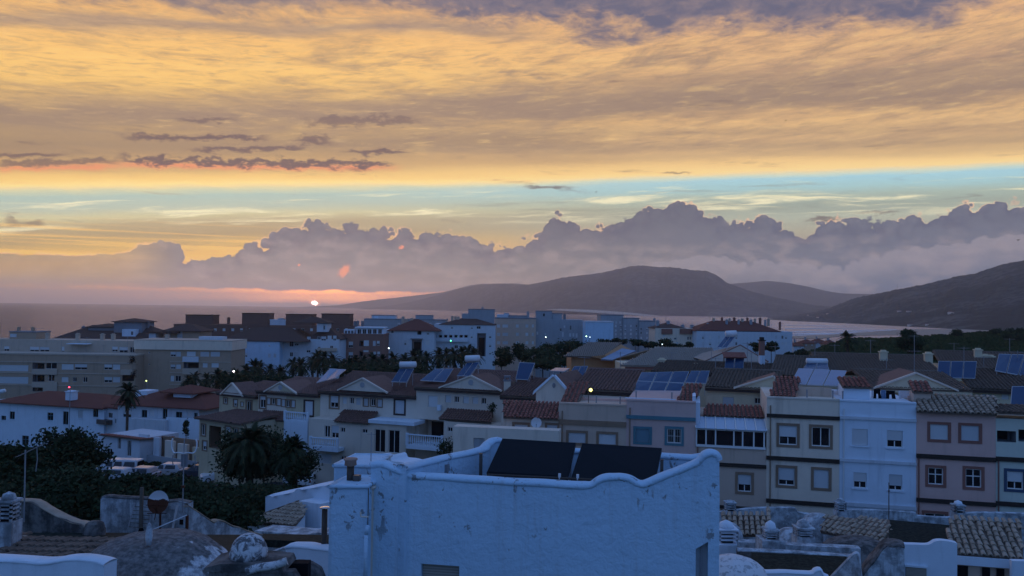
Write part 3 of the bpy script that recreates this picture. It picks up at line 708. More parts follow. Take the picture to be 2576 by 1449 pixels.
TILES = {}
def tile_mesh(m, w, L):
    k = (m.name, round(w, 3), round(L, 3))
    if k not in TILES:
        b = MB(); n = 4
        for (y, r, dz) in ((0, w * .50, .035), (L * 1.12, w * .40, .0)):
            b.v += [(-cos(pi * i / n) * r, y, sin(pi * i / n) * r * .85 + dz) for i in range(n + 1)]
        b.v += [(-cos(pi * i / n) * w * .36, 0, sin(pi * i / n) * w * .36 * .8 + .02) for i in range(n + 1)]
        b.f = [(i, i + 1, n + 2 + i, n + 1 + i) for i in range(n)] + [(i + 1, i, 2 * n + 2 + i, 2 * n + 3 + i) for i in range(n)]; b.mi = [0] * len(b.f)
        TILES[k] = b.mesh('roof_tile', m)
    return TILES[k]
def tile_roof(parent, quad, m, pitch=.28, course=.40, objects=False, deckm=None, name='roof', th=.12, jitter=.012, skip=0, limit=300):
    """roof plane given by eave-left, eave-right, top-right, top-left in the parent's frame, laid with barrel tiles"""
    A, B, C_, D = map(Vector, quad); ex = (B - A).normalized(); up = ((D - A) - ex * (D - A).dot(ex)).normalized(); nn = ex.cross(up)
    if nn.z < 0: nn = -nn
    deck = MB().slab(A, B, C_, D, th).build(name, deckm or M_TILE_DK, parent)
    poly = [((q - A).dot(ex), (q - A).dot(up)) for q in (A, B, C_, D)]
    def inside(x, y):
        r = False
        for i in range(4):
            (x1, y1), (x2, y2) = poly[i], poly[(i + 1) % 4]
            if (y1 > y) != (y2 > y) and x < (x2 - x1) * (y - y1) / (y2 - y1) + x1: r = not r
        return r
    xmin, xmax = min(p[0] for p in poly), max(p[0] for p in poly); ymax = max(p[1] for p in poly)
    me = tile_mesh(m, pitch * .86, course); rnd = random.Random(int(abs(A.x * 13 + A.z * 71)) + len(poly)); rot = Matrix((ex, up, nn)).transposed()
    nc = int((xmax - xmin) / pitch); nr = int(math.ceil(ymax / course)); cnt = 0; J = MB()
    base = [Vector(v.co) for v in me.vertices]; faces = [tuple(p.vertices) for p in me.polygons]
    for j in range(nr):
        for i in range(nc):
            x = xmin + (i + .5) * (xmax - xmin) / nc; y = j * course
            if not inside(x, y + course * .5) and not inside(x, y + course * .15): continue
            if rnd.random() < skip: continue
            p = A + ex * (x + rnd.gauss(0, jitter)) + up * (y - .05 + rnd.gauss(0, jitter)) + nn * (.012 + abs(rnd.gauss(0, jitter * .5)))
            R = rot @ Matrix.Rotation(rnd.gauss(0, jitter * 2.2), 3, 'Z')
            if objects and cnt < limit:
                o = bpy.data.objects.new('roof_tile', me); COL.objects.link(o); o.parent = deck; o.matrix_local = Matrix.Translation(p) @ R.to_4x4(); cnt += 1
            else: J.add([p + R @ v for v in base], faces)
    if J.v: stuff(J.build('tile_courses', m, deck))
    return deck

def solar(name, label, px, ds, root=None, m=None, ncol=2, nrow=1, group=None, legs=True, th=.07, gap=.03, legz=1.0):
    """tilted modules; px are the corners top-left, top-right, bottom-right, bottom-left with their distances ds"""
    pts = [P(x, y, d) for (x, y), d in zip(px, ds)]; o = pts[3]; loc = (o.x, o.y, o.z)
    t = thing(name, label, 'solar panel', loc, 0, group); TL, TR, BR, BL = [q - o for q in pts]
    def on(a, b): return (BL * (1 - a) + BR * a) * (1 - b) + (TL * (1 - a) + TR * a) * b
    n = (BR - BL).cross(TL - BL).normalized()
    if n.z < 0: n = -n
    for i in range(ncol):
        for j in range(nrow):
            ga, gb = gap / max(.1, (BR - BL).length), gap / max(.1, (TL - BL).length)
            q = [on((i + k) / ncol + (ga if k == 0 else -ga), (j + l) / nrow + (gb if l == 0 else -gb)) for k, l in ((0, 0), (1, 0), (1, 1), (0, 1))]
            c = sum(q, Vector()) / 4
            fr = MB().slab(*[v - c for v in q], th).build('module_frame', M_ALU, t, loc=c)
            q2 = [c + (v - c) * .955 + n * .006 for v in q]
            MB().slab(*[v - c for v in q2], .004).build('glass', m or M_SOLAR, fr)
    if legs:
        for k in (0.06, .94):
            a, b = on(k, .92) - n * th, on(k, .06) - n * th
            MB().cyl(a, (a.x, a.y, min(a.z, b.z) - legz), .03, 5).cyl(b, (b.x, b.y, b.z - legz), .03, 5).cyl(a, (b.x, b.y, b.z - legz * .6), .025, 5).build('strut', M_ALU, t)
    return t

# ================================================================ apartment blocks by the sea
RK = random.Random(11)
def kinds(n): return [RK.choice(['shut', 'shut', 'half', 'glass', 'half']) for _ in range(n)]
def block(label, x0, x1, ytop, d, m, depth=12, wins=(), logs=(), roof=None, name='apartment_block', dr=None, parapet=None, cat='apartments', surround=None, y=None):
    f = Fac(x0, d, x1, dr or d, y or ytop + 30); r = f.root(name, label, cat)
    zt = f.at((x0 + x1) / 2, ytop)[1]
    holes = [f.rect(w[:4]) for w in wins] + [f.rect(w[:4]) for w in logs]
    wall(r, 0, f.L, 0, zt, depth, m, holes)
    for w in wins: window(r, f.rect(w[:4]), w[4] if len(w) > 4 else RK.choice(['shut', 'shut', 'half', 'glass']), surround=surround)
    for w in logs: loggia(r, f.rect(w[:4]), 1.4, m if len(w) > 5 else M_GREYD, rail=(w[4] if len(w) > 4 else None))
    if parapet: box_part('parapet', parapet, r, -.12, f.L + .12, -.12, depth + .12, zt + .003, zt + .35)
    if roof: hip(r, 0, f.L, 0, depth, zt + .02, roof[0], roof[1], roof[2])
    return f, r, zt
def tower(f, r, x0, x1, ytop, z0, m, y0=3, depth=4, name='stair_tower', cap=None):
    u0, u1 = f.at(x0, ytop, y0)[0], f.at(x1, ytop, y0)[0]; z1 = f.at((x0 + x1) / 2, ytop, y0)[1]
    o = box_part(name, m, r, u0, u1, y0, y0 + depth, z0 + .002, z1)
    if cap: box_part('coping', cap, o, u0 - .12, u1 + .12, y0 - .12, y0 + depth + .12, z1 + .002, z1 + .22)
    return u0, u1, z1, o
def aerial(root, u, y, z, h=2.2, rot=0.0):
    b = MB().cyl((0, 0, -.5), (0, 0, h), .03, 5); a = Vector((cos(rot), sin(rot), 0)); q = Vector((-a.y, a.x, 0)); c_ = Vector((0, 0, h - .12)); b.cyl(c_ - a * .55, c_ + a * .55, .02, 4)
    for i in range(6): p_ = c_ + a * (-.5 + .2 * i); b.cyl(p_ - q * (.34 - .03 * i), p_ + q * (.34 - .03 * i), .014, 4)
    return b.build('tv_aerial', M_GALV, root, loc=(u, y, z))
def T(z): return 724.5 + z / 4       # rows of the middle strip

# long beige block, left
f, r, zt = block('long beige apartment block with stepped terraces at the left edge', -60, 341, 893, 186, M_BEIGE, 9,
    [(-4, T(775), 71, T(838), 'shut'), (-4, T(893), 71, T(962), 'shut'), (115, T(752), 143, T(814), 'glass'), (122, T(872), 137, T(938), 'glass'),
     (155, T(766), 185, T(822), 'shut'), (188, T(766), 219, T(822), 'half'), (262, T(768), 282, T(822), 'half'), (284, T(768), 302, T(822), 'shut'),
     (155, T(896), 172, T(948), 'shut'), (183, T(898), 193, T(944), 'glass'), (209, T(896), 220, T(948), 'glass'), (262, T(896), 282, T(950), 'half'), (284, T(896), 302, T(950), 'shut')],
    [(82, T(752), 112, T(815)), (82, T(872), 112, T(945)), (82, T(1000), 110, T(1040))], parapet=M_BEIGE2)
for yy in (T(752), T(862), T(985)):
    zz = f.at(140, yy)[1]; box_part('string_course', M_BEIGE2, r, .05, f.L - .05, -.12, -.003, zz, zz + .22)
for (a, b, c, d) in ((82, T(815), 145, T(870)), (82, T(945), 145, T(1000)), (110, T(1000), 145, T(1040))):
    u0, z0, u1, z1 = f.rect((a, b, c, d)); box_part('balcony', M_BEIGE2, r, u0, u1, -.35, -.01, z0, z1)
u0, z0, u1, z1 = f.rect((308, T(820), 337, T(872))); box_part('balcony', M_BEIGE2, r, u0, u1, -.9, -.01, z0, z1)
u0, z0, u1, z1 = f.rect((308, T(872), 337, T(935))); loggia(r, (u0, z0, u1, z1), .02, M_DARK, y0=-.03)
u0, z0, u1, z1 = f.rect((308, T(725), 340, T(800))); 
for (x, yy) in ((335, 905), (338, 940)):
    u, z = f.at(x, yy); b = MB()
    for k in range(160):
        q = Vector((RK.gauss(u, .35), -.5 + RK.gauss(0, .3), RK.gauss(z, .5))); e = [Vector((RK.gauss(0, .12), RK.gauss(0, .12), RK.gauss(0, .12))) for _ in range(3)]; b.add([q + v for v in e], [(0, 1, 2)])
    b.build('potted_plant', M_DARK, r)
# set-back top storey with the terrace openings
hl = [(10, 871, 23, 883), (75, 872, 98, 886), (100, 873, 124, 885), (155, 872, 162, 890), (282, 872, 296, 885), (300, 873, 322, 887), (327, 873, 338, 887)]
off = 7; y1 = 855
hz_ = f.at(140, 855, off)[1]
wall(r, f.at(-60, 870, off)[0], f.at(341, 870, off)[0], zt + .36, hz_, 8, M_BEIGE2, [tuple(f.rect(h, off)) for h in hl], y0=off, name='upper_storey')
for h in hl: window(r, f.rect(h, off), RK.choice(['glass', 'glass', 'half']), y0=off)
box_part('awning', M_WHITE, r, *[f.at(x, 866, off - 2)[0] for x in (167, 220)], off - 2.2, off - .02, f.at(190, 866, off - 2)[1], f.at(190, 864.5, off - 2)[1])
u0, u1, z1, o = tower(f, r, 24, 91, 836, hz_, M_BEIGE, 9, 6, cap=M_GREYD)
window(r, (u0 + .2, hz_ + .4, u0 + (u1 - u0) * .27, z1 - .4), 'shut', y0=8.84)
for x in (47, 83, -4): roofchim(r, f.at(x, 830, 11)[0], 11, z1 if x > 0 else hz_ + 1.5, .6, 1.3 if x > 0 else 2.2, M_BEIGE)
for x in (258, 285, 196, 120, 420): roofchim(r, f.at(x, 850, 10)[0], 10, hz_, .8, 1.6, M_BEIGE2)

f, r, zt = block('beige wing with a bare end wall and white glazed balcony beside the pale blue block', 341, 581, 880, 190, M_BEIGE, 10,
    [(429, T(642), 442, T(690), 'half'), (443, T(642), 455, T(690), 'shut'), (429, T(770), 441, T(815), 'half'), (443, T(770), 455, T(815), 'shut'), (429, T(882), 438, T(940), 'shut'), (441, T(882), 455, T(940), 'glass'),
     (504, T(642), 526, T(690), 'shut'), (530, T(642), 553, T(690), 'shut'), (510, T(756), 522, T(800), 'shut'), (532, T(756), 550, T(800), 'shut'),
     (373, T(640), 378, T(657), 'glass'), (373, T(760), 378, T(777), 'glass'), (470, T(640), 492, T(686), 'shut')],
    [(462, T(746), 500, T(808))])
u0, z0, u1, z1 = f.rect((461, T(690), 501, T(744))); box_part('balcony', M_WHITE2, r, u0, u1, -.5, -.01, z0, z1)
u0, z0, u1, z1 = f.rect((461, T(810), 501, T(868))); box_part('balcony', M_BEIGE2, r, u0, u1, -.5, -.01, z0, z1)
for yy in (T(745), T(858), T(975)):
    zz = f.at(460, yy)[1]; box_part('string_course', M_BEIGE2, r, f.L * .36, f.L - .05, -.10, -.003, zz, zz + .2)
zt2 = f.at(460, 857)[1]; box_part('parapet', M_SAND_R, r, -.3, f.L + .3, -.4, 10.2, zt + .003, zt2)
box_part('coping', M_BEIGE2, r, -.34, f.L + .34, -.44, 10.24, zt2 + .002, zt2 + .15)
box_part('pergola', M_WHITE2, r, *[f.at(x, 852, 3)[0] for x in (500, 560)], 3, 6, zt2 + .16, zt2 + .9)

# dark hipped villa roofs in front of the sea
f, r, zt = block('dark house with stacked hipped roofs against the sea', 138, 412, 853, 232, M_GREYD, 14)
hip(r, 0, f.L, 0, 14, zt, f.at(280, 818, 7)[1] - zt, .6, M_FAR_DK)
u0, u1, z1, o = tower(f, r, 222, 292, 822, zt, M_GREYD, 4, 8, 'upper_storey'); hip(r, u0, u1, 4, 12, z1, f.at(255, 813, 8)[1] - z1, .5, M_FAR_DK, name='upper_roof')
u0, u1, z1, o = tower(f, r, 287, 358, 809, zt, M_GREYD, 3, 8, 'upper_storey'); hip(r, u0, u1, 3, 11, z1, f.at(322, 800, 7)[1] - z1, .6, M_FAR_DK, name='upper_roof')
dm = f.rect((307, T(415), 341, T(504)), 1.0); wall(r, dm[0], dm[2], dm[1], dm[3], 4, M_WHITE, [f.rect((329, T(436), 335, T(474)), 1.0)], y0=1.0, name='dormer'); window(r, f.rect((329, T(436), 335, T(474)), 1.0), 'glass', y0=1.0)
for x, yy in ((210, 820), (372, 808)): roofchim(r, f.at(x, yy, 6)[0], 6, f.at(x, yy, 6)[1] - 2.3, .8, 2.3, M_GREYD)

f, r, zt = block('small white roof room under a dark canopy beside the hipped house', 374, 391, 838, 226, M_WHITE2, 5, name='roof_room', cat='roof room')
box_part('canopy', M_FAR_DK, r, -.6, f.L + 6.0, -.5, 5.5, zt + .003, zt + .5)
f, r, zt = block('low tiled house with white and beige wall panels left of the pale blue block', 416, 502, 832, 228, M_BEIGE, 9, [(423, T(430), 429, T(520), 'shut'), (446, T(430), 459, T(505), 'shut'), (450, T(500), 457, T(530), 'glass')], name='house', cat='house')
hip(r, 0, f.L, 0, 9, zt, 2.0, .9, M_FAR_DK)

# brown stair towers on a long block
f, r, zt = block('long dark block with four brown rooftop stair towers before the sea', 436, 905, 818, 302, M_BROWNP, 14, [(x, 826, x + 7, 833) for x in range(450, 900, 22)])
for i, (a, b, yt) in enumerate(((467, 535, 793), (609, 676, 789), (719, 785, 791.5), (809, 880, 790.5))): tower(f, r, a, b, yt, zt, M_BROWNP, 3, 7, cap=M_BAND)
tower(f, r, 547, 612, 815.5, zt, M_BROWNP, 4, 4, 'plant_room'); roofchim(r, f.at(575, 810, 5)[0], 5, zt + .8, .9, 1.9, M_BROWNP)
u0, u1, z1, o = tower(f, r, 679, 718, 805.5, zt, M_WHITE2, 2.5, 4, 'plant_room', M_WHITE); tower(f, r, 699, 714, 800.5, z1 + .2, M_GREY, 3, 2, 'water_tank')
u, z = f.at(733, 783, 5); MB().cyl((u, 5, zt), (u, 5, z), .06, 5).cyl((u - .5, 5, z - .2), (u + .5, 5, z), .05, 4).build('antenna', M_GALV, r)
for x in (893, 900, 912): roofchim(r, f.at(x, 803, 7)[0], 7, zt, .9, 2.0, M_GREY)

# pale blue block with tiled mansard
f, r, zt = block('pale blue rendered block with small square windows and dark tiled roof', 581, 703, 857, 214, M_BLUE, 12,
    [(595, T(548), 604, T(584)), (613, T(548), 622, T(584)), (595, T(658), 604, T(694)), (613, T(658), 622, T(694)), (595, T(770), 604, T(808)), (613, T(770), 622, T(808)),
     (674, T(662), 681, T(700)), (688, T(662), 695, T(700)), (675, T(576), 680, T(588))])
hip(r, -2, f.L + 7, .2, 12, zt, f.at(650, 823, 6)[1] - zt, .5, M_FAR_DK)
f, r, zt = block('stepped pale apartment house with recessed bay between the blue and brick blocks', 703, 853, 853, 217, M_WHITE2, 12,
    [(728, T(532), 738, T(590), 'glass'), (729, T(646), 737, T(690), 'glass'), (739, T(646), 749, T(690), 'shut'), (741, T(535), 751, T(580), 'half'), (772, T(490), 781, T(540), 'half'), (771, T(597), 781, T(650), 'half'),
     (798, T(490), 806, T(520), 'glass'), (808, T(488), 820, T(530), 'half'), (824, T(480), 834, T(530), 'shut'), (838, T(480), 846, T(530), 'half'), (800, T(590), 806, T(640), 'glass'), (812, T(590), 824, T(612), 'shut'), (830, T(580), 838, T(625), 'glass'), (840, T(585), 846, T(625), 'half')])
u0, z0, u1, z1 = f.rect((800, T(585), 848, T(622))); box_part('balcony', M_BEIGE2, r, u0, u1, -.9, -.01, z0 - .3, z0 + .5)
hip(r, 0, f.L * .42, 1, 12, zt, 2.6, .4, M_FAR_DK); hip(r, f.L * .45, f.L, 1, 12, zt + .01, 3.2, .4, M_FAR_DK)
d_ = f.rect((797, T(350), 823, T(442)), 2); wall(r, d_[0], d_[2], d_[1], d_[3], 5, M_WHITE2, [f.rect((813, T(376), 818, T(420)), 2)], y0=2, name='dormer'); window(r, f.rect((813, T(376), 818, T(420)), 2), 'glass', y0=2)
hip(r, d_[0] - 6, d_[2], 2, 9, d_[3], 1.5, .5, M_FAR_DK, name='dormer_roof')

# brick block with a white roof conservatory
f, r, zt = block('dark red brick apartment block with white rooftop sunroom', 853, 964, 843, 226, M_BRICK, 12,
    [(877, T(540), 888, T(600), 'half'), (915, T(527), 928, T(584), 'shut'), (938, T(532), 945, T(584), 'shut'), (948, T(532), 955, T(580), 'half'), (877, T(645), 888, T(700), 'half'), (914, T(626), 927, T(645), 'shut'), (939, T(640), 946, T(690), 'half'), (949, T(640), 956, T(685), 'half')],
    [(904, T(530), 914, T(584)), (904, T(635), 913, T(690))], parapet=M_BRICK)
ar = f.rect((865, T(416), 891, T(468)), 1.0); hs = [f.rect((x, T(428), x + 6, T(464)), 1.0) for x in (867, 875, 883)]
wall(r, ar[0], ar[2], zt + .36, ar[3], 3, M_WHITE, hs, y0=1.0, name='roof_room')
for h in hs: window(r, h, 'glass', y0=1.0)
s0 = f.rect((896, T(404), 965, T(474)), .8); hs = [f.rect((x, T(414), x + 9.5, T(462)), .8) for x in (899, 912, 925, 938, 951)]
wall(r, s0[0], s0[2], zt + .36, s0[3], 5, M_WHITE, hs, y0=.8, name='sunroom')
for h in hs: window(r, h, 'glass', y0=.8)
box_part('sunroom_roof', M_WHITE, r, s0[0] - .3, s0[2] + .3, .3, 6.2, s0[3] + .003, s0[3] + .3)

# grey roof boxes behind
f, r, zt = block('low grey block behind the brick block with a white roof door', 915, 1120, 805, 305, M_GREY, 12, [(x, 812, x + 6, 820) for x in range(1000, 1110, 16)], parapet=M_GREYD)
u0, u1, z1, o = tower(f, r, 935, 993, 794, zt + .36, M_WHITE2, 2.5, 6, cap=M_GREYD); box_part('door', M_WHITE, o, u0 + 1.0, u0 + 2.5, 2.44, 2.49, zt + .4, z1 - .2)
tower(f, r, 1045, 1087, 794, zt + .36, M_GREY, 2.5, 6, cap=M_GREYD)

# white houses along the palm belt
f, r, zt = block('white apartment house with hipped dark red roof and recessed dark stair slot', 964, 1092, 831, 236, M_WHITE2, 13,
    [(1017, T(526), 1022, T(575), 'half'), (1023, T(526), 1028, T(575), 'shut'), (1017, T(622), 1022, T(668), 'half'), (1023, T(622), 1028, T(668), 'shut'), (1073, T(436), 1080, T(470), 'half'), (1070, T(527), 1080, T(575), 'shut'), (1070, T(617), 1080, T(660), 'shut'),
     (975, T(430), 983, T(455), 'shut'), (984, T(428), 990, T(455), 'glass')], [(1036, T(516), 1061, T(664)), (1050, T(426), 1060, T(470))])
box_part('lintel', M_GREYD, r, *[f.at(x, 852)[0] for x in (1033, 1064)], -.5, -.01, f.at(1048, 853.5)[1], f.at(1048, 851)[1])
hip(r, f.L * .12, f.L + 1.0, 0, 13, zt, f.at(1018, 802, 6)[1] - zt, .6, M_FAR_RED)
for x, yy in ((1014, 797), (1036, 800), (1022, 803)): roofchim(r, f.at(x, yy, 6)[0], 6, f.at(x, yy, 6)[1] - 1.6, .8, 1.7, M_BEIGE2)
f, r, zt = block('white apartment house with arcaded roof terrace and tall dark loggia slot', 1092, 1245, 816, 243, M_WHITE2, 13,
    [(1134, T(380), 1140, T(410), 'half'), (1184, T(385), 1190, T(412), 'half'), (1199, T(385), 1209, T(412), 'glass'), (1184, T(468), 1189, T(505), 'half'), (1190, T(468), 1196, T(505), 'shut'), (1184, T(560), 1190, T(600), 'half'), (1191, T(560), 1196, T(600), 'shut'),
     (1230, T(465), 1236, T(505), 'half'), (1230, T(560), 1236, T(595), 'half'), (1230, T(640), 1236, T(670), 'half'), (1143, T(575), 1152, T(610), 'glass'), (1161, T(570), 1168, T(605), 'shut'), (1097, T(575), 1104, T(608), 'half'), (1113, T(575), 1120, T(608), 'shut')],
    [(1200, T(455), 1222, T(688))] + [(x, T(472), x + 8, T(520), M_WHITE2) for x in (1091, 1104, 1117, 1130, 1143, 1156, 1168)])
box_part('terrace_edge', M_WHITE2, r, f.at(1089, 858)[0], f.at(1177, 858)[0], -1.0, -.01, f.at(1130, 859.5)[1], f.at(1130, 855)[1])
hip(r, 2, f.L * .98, .4, 13, zt, f.at(1180, 800, 6)[1] - zt, .6, M_FAR_DK)
u0, u1, z1, o = tower(f, r, 1178, 1244, 779, zt, M_GREY, 6, 6, 'roof_room', M_GREYD); tower(f, r, 1162, 1178, 788.5, zt, M_GREY, 6, 5, 'roof_room')
roofchim(r, f.at(1214, 776, 8)[0], 8, z1, .6, .9, M_GREY)
for x, yy in ((1138, 795), (1146, 796), (1153, 797)): roofchim(r, f.at(x, yy, 5)[0], 5, f.at(x, yy, 5)[1] - 1.8, .7, 1.9, M_BEIGE2)

# grey blocks, centre
rows = [T(366), T(450), T(535)]
f, r, zt = block('grey brown block with rows of small white windows in the centre', 1245, 1348, 802, 266, M_TAN, 12,
    [(a, y0, b, y0 + 8, 'shut') for y0 in rows for a, b in ((1250, 1258), (1264, 1278), (1298, 1305), (1322, 1329), (1338, 1343))], parapet=M_GREYD)
u0, u1, z1, o = tower(f, r, 1250, 1279, 793, zt + .36, M_WHITE2, 3, 5, 'roof_room', M_WHITE); tower(f, r, 1268, 1281, 787.5, zt + .36, M_GREY, 5, 5); tower(f, r, 1281, 1325, 795, zt + .36, M_GREY, 4, 5, 'plant_room', M_GREYD); roofchim(r, f.at(1328, 792, 4)[0], 4, zt, .8, 2.6, M_GREY)
f, r, zt = block('grey concrete block with a stepped roof tower right of the centre', 1348, 1467, 804, 268, M_GREY, 12,
    [(1408, T(403), 1413, T(436), 'glass'), (1433, T(375), 1438, T(424), 'glass'), (1370, T(455), 1374, T(475), 'shut'), (1432, T(455), 1437, T(490), 'shut'), (1440, T(455), 1445, T(490), 'shut'), (1448, T(455), 1453, T(500), 'shut'), (1414, T(440), 1418, T(490), 'shut'), (1418, T(378), 1422, T(400), 'shut'), (1350, T(440), 1354, T(470), 'shut')])
u0, u1, z1, o = tower(f, r, 1348.5, 1389, 783.5, zt, M_GREY, .5, 7, cap=M_GREYD); box_part('vent', M_DARK, o, u0 + 2.4, u0 + 2.9, .42, .49, z1 - 1.6, z1 - .7); tower(f, r, 1389.5, 1414, 789.5, zt, M_GREY, .8, 6, 'roof_room', M_GREYD); roofchim(r, f.at(1420, 794, 4)[0], 4, zt, .9, 1.9, M_GREYD)
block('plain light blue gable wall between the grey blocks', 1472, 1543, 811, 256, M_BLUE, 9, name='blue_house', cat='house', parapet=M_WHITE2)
def pun(x0, x1, n, ys): return [(x0 + (x1 - x0) * i / (n - 1) - 2, y_, x0 + (x1 - x0) * i / (n - 1) + 2.2, y_ + 6) for y_ in ys for i in range(n)]
f, r, zt = block('tall grey block with scattered small windows behind the blue wall', 1511, 1568, 794, 282, M_GREY, 12, pun(1549, 1562, 2, [T(370), T(415), T(455), T(490)]) + pun(1550, 1560, 2, [T(335)]), parapet=M_GREYD)
f, r, zt = block('middle grey block with dotted windows stepping down to the right', 1568, 1608, 802, 281, M_GREY, 12, pun(1573, 1601, 3, [T(370), T(410), T(450), T(490)]), parapet=M_GREYD)
f, r, zt = block('lowest grey block with dotted windows beside the red-roofed houses', 1608, 1648, 809, 280, M_GREY, 12, pun(1613, 1642, 3, [T(400), T(440), T(490)]), parapet=M_GREYD); roofchim(r, f.at(1646, 807, 4)[0], 4, zt, .8, 1.2, M_GREY)
f, r, zt = block('beige low block with brown mansard panels beside the lowest grey block', 1648, 1752, 826, 254, M_SAND_R, 12, [(1729, T(490), 1733, T(522), 'glass'), (1735, T(490), 1739, T(520), 'glass'), (1748, T(480), 1752, T(515), 'glass'), (1668, T(470), 1673, T(490)), (1696, T(500), 1702, T(520)), (1700, T(545), 1706, T(568))])
for a, b in ((1664, 1691), (1710, 1741)): u0, z0, u1, z1 = f.rect((a, T(410), b, T(462))); box_part('mansard', M_TRIM_RED, r, u0, u1, -.5, -.01, z0, z1)
hip(r, 0, f.L * .75, .5, 12, zt, 1.7, .3, M_FAR_DK)
for x, yy in ((1654, 807), (1681, 808), (1717, 818), (1740, 818)): roofchim(r, f.at(x, yy, 5)[0], 5, zt + .2, 1.0, f.at(x, yy, 5)[1] - zt, M_GREY)
f, r, zt = block('long pale block with red roof and a crowd of chimneys by the bay', 1752, 1993, 833, 248, M_WHITE2, 14,
    [(x, yy, x + 5, yy + 8) for yy in (T(480), T(545)) for x in (1766, 1784, 1806, 1829, 1850, 1950, 1966, 1975)])
zr = f.at(1850, 807, 7)[1]; hip(r, 0, f.L * .87, .6, 14, zt, zr - zt, .6, M_FAR_RED)
for i, x in enumerate((1780, 1795, 1816, 1828, 1835, 1847, 1858, 1867, 1880, 1889, 1899, 1912, 1925, 1933, 1962)):
    roofchim(r, f.at(x, 803, 5 + i % 3 * 2)[0], 5 + i % 3 * 2, zr - (1.0 if i not in (0, 14) else 2.2), .6 + .1 * (i % 2), 1.5 + .3 * (i % 3), (M_GREY, M_BEIGE2, M_TRIM_RED)[i % 3])
# small houses at the bay
for i, (a, b, yt, yr, d, mm) in enumerate(((1996, 2022, 870, 860, 400, M_WHITE2), (2020, 2052, 864, 853, 420, M_BEIGE), (2048, 2082, 862, 851, 430, M_WHITE2), (2080, 2108, 866, 854, 410, M_BEIGE2), (2150, 2185, 868, 857, 430, M_BEIGE), (2190, 2222, 868, 859, 440, M_WHITE2))):
    f, r, zt = block('low %s bay-side house with red hipped roof, %s from the pale block' % ('white' if mm is M_WHITE2 else 'beige', ORD[i]), a, b, yt, d, mm, 9, [(a + 6, yt + 2, a + 10, yt + 6), (b - 11, yt + 2, b - 7, yt + 6)], name='bay_house', cat='house')
    hip(r, 0, f.L, 0, 9, zt, f.at((a + b) / 2, yr, 4)[1] - zt, .5, M_FAR_RED); roofchim(r, f.L * .4, 4.5, zt + 1.4, .8, 1.8, M_GREY)

for nm, spots in (('beige', ((60, 8), (150, 8), (250, 8))),): pass
RA = random.Random(5)
for o in [o for o in COL.objects if o.name.startswith('apartment_block')]:
    ch = [c for c in o.children if c.name.startswith('wall')]
    if not ch: continue
    bb = ch[0].bound_box; zt = max(v[2] for v in bb); L = max(v[0] for v in bb); D_ = max(v[1] for v in bb)
    for k in range(1 + int(L / 9)): aerial(o, RA.uniform(.08, .92) * L, RA.uniform(.3, .8) * D_, zt + .3, RA.uniform(1.8, 4.2), RA.uniform(-.6, .6))
for i, p in enumerate(FARM):
    o = thing('farmhouse', 'tiny pale farmhouse on the near hill slope, %s of the scatter' % ORD[i], 'house', (p.x, p.y, p.z - 3), .3 * i, 'farmhouses on the near hill'); w = 5 + 1.5 * (i % 3)
    MB().box(-w, w, -3, 3, 0, 6).build('wall', M_SAND_R, o); MB().add([(-w - .5, -5.5, 8), (w + .5, -5.5, 8), (w + .5, 5.5, 8), (-w - .5, 5.5, 8), (-w - .5, 0, 11), (w + .5, 0, 11)], [(0, 1, 5, 4), (2, 3, 4, 5), (1, 2, 5), (3, 0, 4)]).build('roof', M_FAR_RED, o).scale = (1, .62, .75)

# ================================================================ terraced houses with pediments
BAL = None
def balustrade(root, p0, p1, h=1.0, m=None, name='balustrade', n=None):
    """rail, plinth and turned balusters between two points in the root's frame"""
    global BAL
    m = m or M_WHITE; p0, p1 = Vector(p0), Vector(p1); d = p1 - p0; L = d.length; a = atan2(d.y, d.x)
    o = MB().box(0, L, -.09, .09, h - .1, h).box(0, L, -.09, .09, 0, .12).box(-.12, .12, -.12, .12, 0, h + .08).box(L - .12, L + .12, -.12, .12, 0, h + .08).build(name, m, root, loc=p0, rz=a)
    if BAL is None: BAL = MB().lathe([(.07, 0), (.04, .06), (.085, .26), (.05, .52), (.035, .68), (.07, .78)], n=7).mesh('baluster', m)
    n = n or int(L / .24)
    for i in range(n):
        c = bpy.data.objects.new('baluster', BAL); COL.objects.link(c); c.parent = o; c.location = (L * (i + .5) / n, 0, .12); c.scale = (1, 1, (h - .22) / .78)
    return o
def pediment(root, f, L_, A_, R_, m, off=-.5, depth=4.5, mr=None, rosette=True, half=None):
    (u0, z0), (ua, za), (u1, z1) = (f.at(*q, off) for q in (L_, A_, R_)); zb = min(z0, z1)
    o = MB().prism([(u0 + .15, zb + .003), (u1 - .15, zb + .003), (ua, za - .12)], off, off + depth).build('pediment', m, root)
    if half: MB().prism([(ua, zb + .05), (u1 - .35, zb + .05), (ua, za - .25)], off - .02, off - .004).build('painted_half', half, o)
    def bar(a, b, roof=False):
        d = Vector((b[0] - a[0], b[1] - a[1])).normalized(); n = Vector((-d.y, d.x)) * .05
        if n.y < 0: n = -n
        return MB().prism([(a[0], a[1] - .1), (b[0], b[1] - .1), (b[0] + n.x, b[1] + n.y), (a[0] + n.x, a[1] + n.y)], off - .16, off + .12).build('raking_cornice', mr or M_CREAM, o) if not roof else MB().slab((a[0], off + .13, a[1] + .02), (b[0], off + .13, b[1] + .02), (b[0], off + depth, b[1] + .02), (a[0], off + depth, a[1] + .02), .06).build('roof_slope', M_TILE_BR, o)
    bar((u0, zb), (ua, za)); bar((ua, za), (u1, zb)); bar((u0, zb), (ua, za), True); bar((ua, za), (u1, zb), True)
    if rosette: MB().cyl((ua, off - .05, zb + (za - zb) * .48), (ua, off + .02, zb + (za - zb) * .48), .28, 10).build('rosette', M_GREY, o)
    return o
